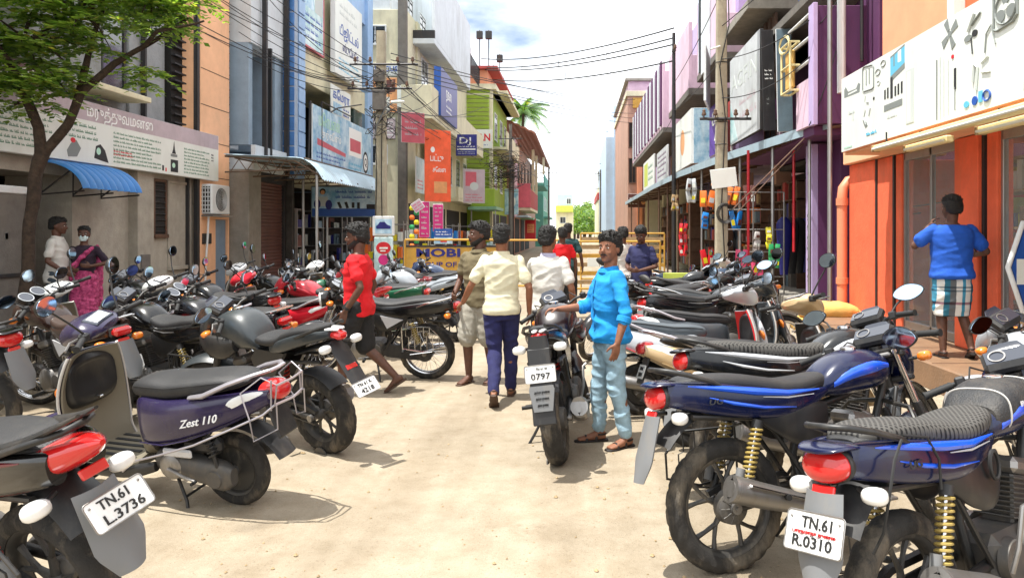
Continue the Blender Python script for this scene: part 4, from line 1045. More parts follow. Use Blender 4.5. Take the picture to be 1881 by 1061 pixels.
for i in range(7): boxpart(b, 'louvre_slat', 'wood', (4.2, 4.26, 15.7 + .38 * i, 15.9 + .38 * i, 4.6, 6.25))
boxpart(b, 'roof_tank', 'sign_blue', (4.4, 5.6, 13.6, 14.8, 5.8, 6.9), c=.1)
local(b)
b = thing('lavender_building', 'pale lavender building with slatted balcony parapets on the right', 'building', (4.4, 34, 0))
boxparts(b, 'wall', 'wall_lavender', (4.6, 10, 27.2, 43.2, 3.65, 9.6), c=.01)
boxpart(b, 'balcony', 'wall_pink', (3.2, 4.6, 27.6, 42.5, 5.3, 5.48, 'concrete_dark'), (3.2, 3.3, 27.6, 42.5, 5.48, 7.9), (3.3, 4.6, 27.6, 27.72, 5.48, 7.6), c=.01)
for i in range(18): boxpart(b, 'parapet_slat', 'wall_white' if i % 2 else 'wall_purple', (3.14, 3.195, 27.8 + .8 * i, 28.2 + .8 * i, 5.6, 8.0))
boxpart(b, 'recess', 'wall_brown', (4.55, 4.6, 27.4, 36, 3.7, 5.2))
local(b)
b = thing('brown_tower', 'slim tan and yellow tower block past the lavender building', 'building', (3.4, 44, 0))
boxparts(b, 'wall', 'wall_brown', (3.0, 9, 43.8, 58, 0, 9.6), (2.9, 9, 43.7, 58, 9.6, 9.9, 'wall_cream'), (3.05, 9, 43.9, 58, 9.9, 10.5, 'wall_pink'), (2.85, 9, 43.65, 58, 10.5, 10.65, 'concrete'), (3.3, 4.2, 43.72, 43.8, 8.9, 9.5, 'sign_yellow'), (3.55, 3.85, 43.55, 43.8, 0, 8.6, 'wall_palepeach'), c=.01)
for z in (4.5, 6.6): window(b, 'N', 3.1, 3.45, z, z + 1.4, 43.798, 'wood', 'dark', 0)
local(b)
signboard('reddish poster on the tan tower', 'poster', (2.98, 43.3, 3.0), (1, 0, 0), 1.2, .8, 'sign_sepia', [('o', .75, .5, .12, .3, 'sign_peach'), ('l', .08, .2, .55, .8, 3, 'ink_white')], t=.06)
b = thing('pale_blue_tower', 'tall plain pale blue building at the far right of the street', 'building', (3, 60, 0))
boxparts(b, 'wall', 'wall_skyblue', (3.0, 9, 60, 78, 0, 11.8), (2.35, 3.0, 60.2, 78, 0, 9.3), c=.02)
for z in (3.5, 6.5): window(b, 'N', 3.4, 3.8, z, z + 1.0, 59.998, 'white_paint', 'glass', 0)
local(b)
b = thing('banded_house', 'small house with red and white bands beyond the pale blue tower', 'house', (2.8, 84, 0))
boxparts(b, 'wall', 'wall_cream', (2.4, 8, 84, 100, 0, 6.6), (2.3, 8, 83.9, 100, 5.2, 6.0, 'wall_red'), (2.4, 8, 84, 100, 6.6, 8.7, 'wall_white'), (2.45, 3.2, 83.8, 84, 7.4, 8.4, 'concrete_dark'), c=.02); local(b)
# right signs
signboard('tall grey signboard with worn raised letters above the long awning', 'shop_board', (3.62, 17.5, 3.62), (0, -1, 0), 2.85, 2.0, 'sign_grey', [('t', 'AGFIN', .5, .68, .26, 'ink_palegrey', .85, dict(bold=.0)), ('p', [(.02, .02), (.3, .02), (.02, .5)], 'sign_teal'), ('l', .35, .2, .9, .5, 2, 'sign_greyhead')], t=.08, edge='iron')
signboard('narrow black board with white writing at the end of the grey signboard', 'side_board', (3.68, 14.55, 3.58), (1, 0, .03), .24, 1.98, 'sign_black', [('l', .2, .50, .85, .62, 3, 'ink_white'), ('l', .3, .25, .5, .34, 2, 'ink_grey')], t=.05, edge='iron')
signboard('mottled slate grey board with a white edge next to the black one', 'side_board', (3.94, 14.50, 3.55), (1, 0, .02), .30, 2.02, 'sign_slate', [], t=.05)
signboard('white hanging sign with small blue marks under the pink balcony', 'hanging_sign', (3.42, 19.3, 4.75), (-.25, -1, 0), 1.5, 1.35, 'sign_white', [('r', .3, .2, .5, .42, 'ink_cyan'), ('l', .2, .5, .8, .8, 2, 'ink_grey')], t=.06)
signboard('white box sign with a pale brown emblem on the long awning', 'box_sign', (3.10, 23.4, 3.45), (0, -1, 0), 3.3, 1.5, 'sign_white', [('o', .5, .5, .13, .25, 'sign_peach')], t=.06)
signboard('blue end panel of the white box sign above the awning', 'box_sign', (3.16, 20.05, 3.45), (1, 0, 0), .45, 1.5, 'sign_sky', [], t=.05)
signboard('violet shop board with white numerals left of the right pole', 'shop_board', (3.40, 19.0, 3.50), (0, -1, 0), 1.6, 1.25, 'ink_purple', [('t', '83', .5, .7, .4, 'ink_white', .5), ('t', '4', .5, .3, .35, 'ink_white')], t=.06)
signboard('dark red narrow panel behind the right pole', 'shop_board', (3.62, 17.75, 3.5), (0, -1, 0), .3, 1.2, 'wall_red', [], t=.05)
signboard('cream painted shop board with white framed panels far along the awning', 'shop_board', (2.96, 33, 3.4), (0, -1, 0), 4.5, 1.2, 'sign_white', [('r', .1, .1, .45, .9, 'sign_lime'), ('l', .5, .2, .9, .8, 3, 'ink_green')], t=.06)
signboard('lavender slatted board on top of the awning beyond the white box sign', 'shop_board', (3.02, 28.0, 3.42), (0, -1, 0), 3.2, 1.1, 'sign_grey', [('l', .1, .1, .9, .9, 5, 'wall_purple')], t=.06)
# ------------------------------------------------------------------ people
SKIN = mat('skin', '#85573f', rough=.62, var=.16, vscale=22)
SKIN_DARK = mat('skin_dark', '#5a3a2b', rough=.58, var=.16, vscale=22)
SKIN_MID = mat('skin_mid', '#8a5a40', rough=.62, var=.16, vscale=22)
HAIR = mat('hair', (.010, .009, .008), rough=.65, bump=.6, bscale=160)
EYE_WHITE = mat('eye_white', (.62, .58, .53), rough=.25)
EYE_DARK = mat('eye_iris', (.012, .008, .006), rough=.15)
LIP = mat('lip', '#5a2f27', rough=.5)
def cloth(name, c, var=.10, **k):
 return mat(name, c, rough=.85, var=var, vscale=9, bump=.35, bscale=220, **k)
def remesh(mb, name, vox, parent, m, smooth=2, wrinkle=0., seed=0, wscale=1.0):
 me = bpy.data.meshes.new('tmp')
 me.from_pydata([tuple(p) for p in mb.v], [], mb.f)
 bm = bmesh.new(); bm.from_mesh(me)
 bmesh.ops.recalc_face_normals(bm, faces=bm.faces)
 bm.to_mesh(me); bm.free()
 o = bpy.data.objects.new('tmp', me); COL.objects.link(o)
 md = o.modifiers.new('r', 'REMESH'); md.mode = 'VOXEL'; md.voxel_size = vox
 md.use_smooth_shade = True
 if smooth:
  sm = o.modifiers.new('s', 'SMOOTH'); sm.factor = .5; sm.iterations = smooth
 dg = bpy.context.evaluated_depsgraph_get()
 new = bpy.data.meshes.new_from_object(o.evaluated_get(dg))
 bpy.data.objects.remove(o); bpy.data.meshes.remove(me)
 new.name = name
 new.materials.clear(); new.materials.append(m)
 if wrinkle:
  co = []
  off = Vector((seed * 3.1, seed * 1.7, seed * .9))
  for v in new.vertices:
   p = v.co
   q = Vector((p.x * 7, p.y * 7, p.z * 15)) * wscale
   d = noise.noise(q + off) + .6 * noise.noise(Vector((p.x * 19 + p.z * 14, p.y * 19, p.z * 24)) * wscale + off)
   d = d + 1.5 * (1 - abs(noise.noise(Vector((p.x * 5 - p.z * 6, p.y * 5 + p.z * 3, p.z * 9)) * wscale + off * 2)) * 3)
   co.append(p + v.normal * d * wrinkle)
  for v, c in zip(new.vertices, co): v.co = c
 new.polygons.foreach_set('use_smooth', [True] * len(new.polygons))
 new.update()
 ob = bpy.data.objects.new(name, new); COL.objects.link(ob); ob.parent = parent
 return ob
def rotz(v, a): return Matrix.Rotation(a, 3, 'Z') @ Vector(v)
def hand(mb, wrist, d, palm, right, curl=.5, spread=.1, k=1.):
 """palm, four unequal bent fingers and a thumb from the side of the palm"""
 w = Vector(wrist); d = Vector(d).normalized(); pn = Vector(palm)
 pn = (pn - d * pn.dot(d)).normalized()
 sd = d.cross(pn) * (1 if right else -1)                       # towards the thumb
 mb.secs([(w - d * .01, sd, pn, .024 * k, .018 * k, 2), (w + d * .03 * k, sd, pn, .036 * k, .016 * k, 2.5), (w + d * .075 * k, sd, pn, .041 * k, .014 * k, 2.6), (w + d * .09 * k, sd, pn, .036 * k, .011 * k, 2.6)], n=12)
 for i, (off, ln) in enumerate(((.030, .070), (.010, .080), (-.010, .074), (-.029, .058))):
  p = w + d * .082 * k + sd * off * k
  dd = (d + sd * (off * spread * 14)).normalized()
  pts = [p - dd * .02, p]
  a = curl * (.55 + .1 * i)
  for seg in (.45, .32, .23):
   a0 = a
   p = p + (dd * cos(a0) + pn * sin(a0)) * ln * seg * k
   pts.append(p)
   a += curl * .75
  mb.tube(pts, [.010 * k, .0095 * k, .009 * k, .008 * k, .0065 * k], n=8)
 t0 = w + d * .025 * k + sd * .028 * k
 t1 = t0 + (d * .55 + sd * .75 + pn * .2).normalized() * .034 * k
 t2 = t1 + (d * .85 + sd * .4 + pn * (.3 + curl * .3)).normalized() * .03 * k
 t3 = t2 + (d * .95 + sd * .1 + pn * (.3 + curl * .4)).normalized() * .022 * k
 mb.tube([w + d * .01, t0, t1, t2, t3], [.016 * k, .014 * k, .0115 * k, .010 * k, .0075 * k], n=8)
def limb(mb, pts, rad, n=12, squash=1.):
 """tapered limb; extra rings between the joints"""
 P = []; rr = []
 for i in range(len(pts) - 1):
  for k in range(4):
   t = k / 4
   P.append(Vector(pts[i]).lerp(Vector(pts[i + 1]), t)); rr.append(rad[i] * (1 - t) + rad[i + 1] * t)
 P.append(Vector(pts[-1])); rr.append(rad[-1])
 mb.tube(P, rr, n=n)
 for p, r in zip(pts, rad): mb.sphere(p, r * .97, n=12, k=8)
def person(label, loc, rz, h=1.7, pelvis_yaw=0., chest_yaw=0., head_yaw=0., head_pitch=0., lean=(0, 0), arms=None, legs=None,
           skin=None, top=None, bottom=None, hair='short', shoes=None, build=1., vox=.0085, extras=(), seed=1, belly=0., group=None):
 skin = skin or SKIN
 s = h / 1.7
 root = thing('person', label, 'person', loc, rz, group)
 root.scale = (s, s, s)
 lx, ly = lean
 pr = rotz((1, 0, 0), pelvis_yaw); pf = rotz((0, 1, 0), pelvis_yaw)
 cr = rotz((1, 0, 0), chest_yaw); cf = rotz((0, 1, 0), chest_yaw)
 P = Vector((0, 0, .93)); C = Vector((lx * .6, ly * .6, 1.26)); N = Vector((lx, ly + .005, 1.45))
 b = build
 A = {'R': dict(e=(.27, -.03, 1.11), w=(.29, .06, .87), d=(0, .15, -1), p=(-1, 0, 0), curl=.45),
         'L': dict(e=(-.27, -.03, 1.11), w=(-.29, .06, .87), d=(0, .15, -1), p=(1, 0, 0), curl=.45)}
 for k, v in (arms or {}).items(): A[k].update(v)
 G = {'R': dict(k=(.11, .03, .49), a=(.12, -.02, .085), f=(.1, 1, 0)), 'L': dict(k=(-.11, .03, .49), a=(-.12, -.02, .085), f=(-.1, 1, 0))}
 for k, v in (legs or {}).items(): G[k].update(v)
 sh = {'R': N + cr * .166 * b + Vector((0, 0, -.052)), 'L': N - cr * .166 * b + Vector((0, 0, -.052))}
 hp = {'R': P + pr * .088 * b + Vector((0, 0, -.02)), 'L': P - pr * .088 * b + Vector((0, 0, -.02))}
 def mid(t): return pr.lerp(cr, t).normalized(), pf.lerp(cf, t).normalized()
 def spine(z):
  t = (z - .93) / (1.45 - .93)
  return P.lerp(N, t) if t > 0 else P + Vector((0, 0, z - .93))
 def torso(mb, g=0., z0=.82, neck=True, flare=0.):
  st = []
  for (z, hw, hd, yo) in ((.82, .155, .11, 0), (.90, .165, .122, -.005), (.98, .152, .112, .003 + belly * .3), (1.06, .145 + belly * .2, .108 + belly * .6, .008 + belly * .5),
        (1.16, .156, .116 + belly * .3, .008 + belly * .2), (1.27, .164, .115, .006), (1.36, .166, .104, -.002), (1.412, .146, .082, -.008), (1.448, .098, .066, -.006), (1.475, .065, .058, 0)):
   if z < z0 - .001: continue
   u, w = mid(max(0, min(1, (z - .93) / .45)))
   gg = g + flare * max(0, (1.1 - z))
   st.append((spine(z) + w * yo, u, w, hw * b + gg, hd * b + gg, 2.5 if z < 1.4 else 2.2))
  if not neck: st = st[:-1]
  u, w = mid(0)
  if z0 not in [.82, .90, .98]:
   st.insert(0, (spine(z0), u, w, .158 * b + g + flare * .2, .114 * b + g + flare * .2, 2.5))
  mb.secs(st, n=28)
    # the body: one continuous surface
 mb = MB(skin)
 torso(mb, -.014 if top else 0.)
 hc = N + Vector((0, 0, .055))                                # chin height, before the head turns
 HM = Matrix.Translation(hc) @ Matrix.Rotation(head_yaw, 4, 'Z') @ Matrix.Rotation(head_pitch, 4, 'X') @ Matrix.Translation((0, .0, .015)) @ Matrix.Scale(1.08, 4)
 mb.tube([N + Vector((0, -.01, -.03)), N + Vector((0, -.005, .03)), HM @ Vector((0, -.02, .05))], [.066, .056, .058], n=14)
 mb.T = HM
 mb.loft([(.000, 0, .062, .016, .020, 2), (.010, 0, .054, .032, .036, 2.1), (.038, 0, .036, .049, .064, 2.2), (.072, 0, .016, .061, .086, 2.2), (.108, 0, .004, .068, .097, 2.2),
             (.148, 0, -.004, .073, .100, 2.1), (.184, 0, -.007, .067, .091, 2), (.208, 0, -.008, .048, .064, 2), (.222, 0, -.008, .014, .018, 2)], axis='z', n=22, steps=3)
 mb.tube([(0, .092, .124), (0, .104, .104), (0, .117, .084), (0, .104, .072)], [.008, .010, .0145, .012], n=8)
 for sx in (-1, 1):
  mb.sphere((sx * .0105, .101, .074), .0085, n=8, k=6)
  mb.sphere((sx * .0715, -.004, .098), (.010, .020, .031), n=10, k=8)
  mb.sphere((sx * .034, .070, .076), (.024, .024, .022), n=10, k=8)
  mb.sphere((sx * .030, .086, .128), (.024, .012, .009), n=10, k=6)
 mb.sphere((0, .094, .044), (.021, .013, .012), n=10, k=6)
 mb.sphere((0, .086, .012), (.020, .016, .014), n=10, k=6)
 mb.T = Matrix()
 for q, right in (('R', True), ('L', False)):
  a = A[q]
  e, w = Vector(a['e']), Vector(a['w'])
  limb(mb, [sh[q], sh[q].lerp(e, .45), e, e.lerp(w, .3), w], [.044 * b, .042 * b, .036 * b, .037 * b, .025])
  hand(mb, w, a['d'], a['p'], right, a['curl'], a.get('spread', .1))
  g = G[q]
  kn, an = Vector(g['k']), Vector(g['a'])
  back = Vector((0, -1, 0)) if abs(Vector(g['f']).y) > .3 else -Vector(g['f']).normalized()
  limb(mb, [hp[q], kn, kn.lerp(an, .32) + back * .012, an], [.088 * b, .056, .055, .036])
  fd = Vector(g['f']).normalized(); fr = Vector((fd.y, -fd.x, 0)).normalized()
  fu = fr.cross(fd).normalized()
  mb.secs([(an - fd * .055 - fu * .045, fr, fu, .026, .030, 2.2), (an - fu * .035, fr, fu, .034, .050, 2.2), (an + fd * .07 - fu * .052, fr, fu, .040, .030, 2.4), (an + fd * .14 - fu * .066, fr, fu, .045, .017, 2.5), (an + fd * .185 - fu * .070, fr, fu, .036, .012, 2.3)], n=14)
 remesh(mb, 'body', vox, root, skin, smooth=2)
    # face
 e = MB(EYE_WHITE)
 e.T = HM
 for sx in (-1, 1):
  e.sphere((sx * .030, .0905, .110), (.0135, .008, .0065), n=10, k=7)
  e.sphere((sx * .030, .0968, .110), (.006, .0032, .006), EYE_DARK, n=8, k=6)
 e.build('eyes', root)
 br = MB(HAIR); br.T = HM
 for sx in (-1, 1):
  br.tube([(sx * .014, .100, .127), (sx * .032, .0985, .1335), (sx * .052, .082, .128)], [.003, .0042, .002], n=6)
 br.build('eyebrows', root)
 li = MB(LIP); li.T = HM
 li.sphere((0, .1035, .0475), (.020, .006, .0042), n=12, k=6)
 li.sphere((0, .1025, .0395), (.017, .006, .0048), n=12, k=6)
 li.build('lips', root)
    # hair
 hb = MB(HAIR); hb.T = HM
 if hair in ('short', 'thick', 'cap', 'woman'):
  t = 1.0 if hair != 'thick' else 1.07
  rows = [(.050, 0, -.060, .050, .040, 2.2), (.085, 0, -.046, .0735 * t, .064 * t, 2.3), (.125, 0, -.030, .0785 * t, .080 * t, 2.3), (.160, 0, -.013, .0795 * t, .0975 * t, 2.2), (.190, 0, -.006, .0735 * t, .0985 * t, 2.1),
    (.214 + (t - 1) * .2, 0, -.006, .056 * t, .076 * t, 2), (.230 + (t - 1) * .25, 0, -.008, .030, .040, 2), (.235 + (t - 1) * .25, 0, -.008, .006, .008, 2)]
  hb.T = Matrix(); hb.loft(rows, axis='z', n=44, steps=6)
  for i, v in enumerate(hb.v): hb.v[i] = HM @ (v + Vector((v.x, v.y + .01, v.z - .13)).normalized() * (.0075 * noise.noise(v * 70) + .005 * noise.noise(v * 150)))
  hb.T = HM
  for i in range(150):                                      # loose tufts
   a = random.uniform(0, 2 * pi); z = random.uniform(.165, .225)
   k = math.sqrt(max(0, 1 - ((z - .15) / .088) ** 2))
   p = Vector((.079 * t * k * cos(a), -.008 + .102 * t * k * sin(a), z + (t - 1) * .2))
   q = p + Vector((cos(a) * .012, sin(a) * .016 + .006, random.uniform(-.010, .016)))
   hb.tube([p - Vector((cos(a), sin(a), 0)) * .012, p, q], [.008, .006, .001], n=4)
  if hair == 'woman':
   hb.sphere((0, -.105, .09), (.042, .036, .042))
 hb.build('hair', root)
 ctx = dict(root=root, A=A, G=G, sh=sh, hp=hp, P=P, C=C, N=N, HM=HM, torso=torso, spine=spine, mid=mid, b=b, vox=vox, seed=seed, cr=cr, cf=cf, pr=pr, pf=pf, skin=skin)
 if top: shirt(ctx, **top)
 if bottom: trousers(ctx, **bottom)
 if shoes: footwear(ctx, **shoes)
 for fn in extras: fn(ctx)
 return root
def shirt(c, m, name='shirt', hem=.86, sleeve=.55, roll=None, collar=None, button=False, loose=.014, wrinkle=.004, flare=.06):
 loose *= .62
 mb = MB(m)
 c['torso'](mb, loose, hem, neck=False, flare=flare)
 for q in 'RL':
  a = c['A'][q]; S, E, W = c['sh'][q], Vector(a['e']), Vector(a['w'])
  r0 = .052 * c['b'] + loose * .4
  if sleeve <= 1: pts = [S, S.lerp(E, sleeve * .5), S.lerp(E, sleeve)]; rad = [r0 * .95, r0 * .97, r0 * 1.06 + .004]
  else: pts = [S, S.lerp(E, .5), E, E.lerp(W, sleeve - 1)]; rad = [r0, r0 * .92, r0 * .82, r0 * .76]
  limb(mb, pts, rad, n=14)
 remesh(mb, name, c['vox'] * 1.15, c['root'], m, smooth=3, wrinkle=wrinkle, seed=c['seed'])
 if roll:
  rb = MB(m)
  for q in 'RL':
   a = c['A'][q]; S, E, W = c['sh'][q], Vector(a['e']), Vector(a['w'])
   d = (W - E).normalized(); p = E.lerp(W, sleeve - 1) if sleeve > 1 else S.lerp(E, sleeve)
   rb.tube([p - d * .035, p - d * .03, p + d * .012, p + d * .016], [.054, .061, .060, .048], n=16)
  rb.build('cuff', c['root'])
 if collar:
  cb = MB(collar)
  N = c['N']; u, w = c['cr'], c['cf']
  def ring(t, v):
   a = 2 * pi * t + pi / 2 + .0
   k = .074 + .016 * (1 - v) + .012 * max(0, sin(a))
   p = N + u * (cos(a) * k * 1.05) + w * (sin(a) * k * .95) + Vector((0, 0, -.014 + .055 * v * (1 - .35 * max(0, sin(a)))))
   return p
  cb.grid(ring, 28, 3, thick=.004)
  cb.build('collar', c['root'])
  if button:
   pl = MB(collar)
   f = c['cf']
   pts = [c['spine'](z) + f * (d * c['b'] + loose + .012) for z, d in ((1.38, .10), (1.27, .124), (1.16, .124), (1.06, .116), (.97, .116))]
   pl.tube(pts, .016, n=6, flat=.25, up=f)
   pl.build('button_placket', c['root'])
def trousers(c, m, name='trousers', to=2.0, loose=.012, waist=1.0, wrinkle=.004, cuff=.0, flare=0.):
 mb = MB(m)
 st = []
 for (z, hw, hd, yo) in ((.80, .150, .112, 0), (.88, .166, .124, -.005), (waist, .158, .116, 0)):
  st.append((c['spine'](z) + c['pf'] * yo, c['pr'], c['pf'], hw * c['b'] + min(loose, .012) - .012, hd * c['b'] + min(loose, .012) - .012, 2.4))
 mb.secs(st, n=26)
 for q in 'RL':
  g = c['G'][q]; H, K, A = c['hp'][q], Vector(g['k']), Vector(g['a'])
  if to <= 1.2:
   E = H.lerp(K, to)
   limb(mb, [H, H.lerp(K, to * .5), E], [.098 * c['b'] + loose, .088 + loose + flare * .5, .078 + loose + flare], n=16)
  else:
   A2 = K.lerp(A, to - 1.)
   limb(mb, [H, H.lerp(K, .5), K, K.lerp(A2, .4), A2], [.098 * c['b'] + loose, .078 + loose, .064 + loose, .058 + loose, .046 + loose + cuff], n=16)
 remesh(mb, name, c['vox'] * 1.15, c['root'], m, smooth=3, wrinkle=wrinkle, seed=c['seed'] + 4)
def footwear(c, m, sole=None, kind='sandal'):
 for q in 'RL':
  g = c['G'][q]; an = Vector(g['a'])
  fd = Vector(g['f']).normalized(); fr = Vector((fd.y, -fd.x, 0)).normalized(); fu = fr.cross(fd).normalized()
  mb = MB(m)
  L = an - fu * .086
  mb.secs([(L - fd * .075 + fu * .0, fr, fu, .024, .012, 2.6), (L - fd * .06, fr, fu, .036, .014, 2.6), (L + fd * .06, fr, fu, .038, .013, 2.8), (L + fd * .14, fr, fu, .050, .012, 2.8), (L + fd * .195, fr, fu, .040, .011, 2.6), (L + fd * .215, fr, fu, .020, .009, 2.4)], sole or m, n=16)
  if kind == 'sandal':
   for (o, hgt, r) in ((.115, .048, .049), (.03, .075, .040)):
    pts = [L + fd * o + fr * (r * cos(t)) + fu * (.0 + hgt * sin(t)) for t in [pi * i / 10 for i in range(11)]]
    mb.tube(pts, .011, n=6, flat=.3, up=fu)
   pts = [an - fd * .058 + fd * .075 * (1 - sin(t)) + fr * .04 * cos(t) - fu * .03 for t in [pi * i / 10 for i in range(11)]]
   mb.tube(pts, .008, n=6)
  elif kind == 'flip':
   for sx in (-1, 1):
    mb.tube([L + fd * .15 + fu * .02, L + fd * .09 + fr * sx * .03 + fu * .045, L + fd * .02 + fr * sx * .042 + fu * .01], .007, n=6)
  else:
   mb.secs([(L - fd * .07 + fu * .04, fr, fu, .03, .04, 2.4), (L + fd * .0 + fu * .045, fr, fu, .042, .055, 2.4), (L + fd * .1 + fu * .03, fr, fu, .048, .032, 2.5), (L + fd * .2 + fu * .016, fr, fu, .036, .018, 2.4)], n=16)
  mb.build('sandal' if kind != 'shoe' else 'shoe', c['root'])
def moustache(c):
 mb = MB(HAIR); mb.T = c['HM']
 for sx in (-1, 1):
  mb.tube([(0, .1065, .0595), (sx * .014, .1045, .0585), (sx * .029, .093, .0495)], [.0055, .0062, .0025], n=7)
 mb.build('moustache', c['root'])
def beard(c):
 mb = MB(HAIR); mb.T = c['HM']
 mb.loft([(-.012, 0, .056, .016, .020, 2), (.0, 0, .052, .036, .040, 2.1), (.030, 0, .030, .054, .064, 2.3), (.055, 0, .010, .0625, .060, 2.4), (.085, 0, -.008, .068, .036, 2.4), (.095, 0, -.008, .067, .02, 2.4)], axis='z', n=22, steps=3)
 mb.build('beard', c['root'])
 moustache(c)
# ------------------------------------------------------------------ motorcycles and scooters
BM = {}
def bmat(n, *a, **k): BM[n] = mat(n, *a, **k); return BM[n]
bmat('paint', (.006, .006, .007), rough=.25, coat=.35, spec=.4, dirt=.18, dscale=5, dcol=(.10, .085, .065))
bmat('accent', (.45, .015, .012), rough=.25, coat=.6)
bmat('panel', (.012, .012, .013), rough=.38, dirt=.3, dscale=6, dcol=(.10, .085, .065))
bmat('plastic', (.014, .014, .015), rough=.55, dirt=.35, dscale=7, dcol=(.11, .095, .075))
bmat('flap', (.15, .155, .16), rough=.6, dirt=.5, dscale=9, dcol=(.22, .19, .15))
bmat('seat', (.016, .016, .017), rough=.55, bump=.25, bscale=180, dirt=.25, dscale=6, dcol=(.09, .08, .065))
bmat('rubber', (.019, .017, .015), rough=.85, var=.3, vscale=20, bump=.2, bscale=150, dirt=.9, dscale=6, dcol=(.19, .155, .11))
bmat('grip', (.012, .012, .012), rough=.7)
bmat('rim', (.035, .033, .030), rough=.5, dirt=.85, dscale=9, dcol=(.19, .16, .12))
bmat('metal', (.30, .29, .28), rough=.42, metal=.85, dirt=.6, dscale=14, dcol=(.12, .10, .075))
bmat('engine', (.085, .08, .075), rough=.55, metal=.35, dirt=.7, dscale=14, dcol=(.16, .135, .10))
bmat('chrome', (.62, .62, .63), rough=.18, metal=1., dirt=.25, dscale=16, dcol=(.2, .17, .13))
bmat('frame', (.012, .012, .012), rough=.45, dirt=.4, dscale=9, dcol=(.12, .10, .08))
bmat('spring', (.34, .25, .07), rough=.45)
bmat('muffler', (.26, .25, .24), rough=.38, metal=.75, dirt=.6, dscale=12, dcol=(.20, .17, .13))
bmat('lamp_red', (.50, .012, .012), rough=.12, coat=.8)
bmat('lamp_amber', (.75, .20, .02), rough=.15, coat=.6)
bmat('lens', (.72, .72, .70), rough=.12, coat=.6)
bmat('dial', (.03, .035, .05), rough=.12, coat=.8)
bmat('mirror', (.50, .68, .90), rough=.03, metal=1.)  # blue tint stands in for the sky reflected in the glass
bmat('plate', (.72, .72, .70), rough=.45, dirt=.25, dscale=12)
bmat('ink', (.012, .012, .012), rough=.6)
bmat('ink_red', (.5, .03, .03), rough=.6)
bmat('ink_green', (.03, .28, .14), rough=.6)
bmat('print', (.55, .55, .56), rough=.35)
bmat('blue', '#0b2f9a', rough=.22, coat=.8, dirt=.2, dscale=5)
bmat('navy', (.010, .022, .075), rough=.2, coat=.8, dirt=.2, dscale=5)
bmat('rim_orange', (.75, .19, .03), rough=.45)
bmat('spring_red', (.35, .02, .015), rough=.4)
def tyre(Rr, w, n=112, knob=.006, m=None, style=0):
 """tyre with a raised tread of blocks"""
 mb = MB(m or BM['rubber'])
 prof = []
 K = 15
 for k in range(K):
  a = R(-128 + 256 * k / (K - 1))
  prof.append((Rr - w * .46 + w * .46 * cos(a), w * .5 * sin(a), a))
 vs = []
 for i in range(n):
  th = 2 * pi * i / n
  for k, (r, y, a) in enumerate(prof):
   d = abs(a)
   up = 0
   if d < R(78):
    side = 1 if a > 0 else -1
    if style == 0:                                    # chevron blocks
     ph = (i + int(abs(k - 7) * 1.0) + (2 if side > 0 else 0)) % 5
     up = knob if ph < 3 else 0
     if k == 7: up = knob * .9
    else:                                             # road grooves
     ph = (i + abs(k - 7) * 2 + (3 if side > 0 else 0)) % 7
     up = 0 if ph < 1 and d > .2 else knob * .5
   vs.append(((r + up * cos(a)) * cos(th), y + up * sin(a) * .5, (r + up * cos(a)) * sin(th)))
 fs = mb.ring_faces(n, K, True)
 mb.add(vs, fs)
 return mb
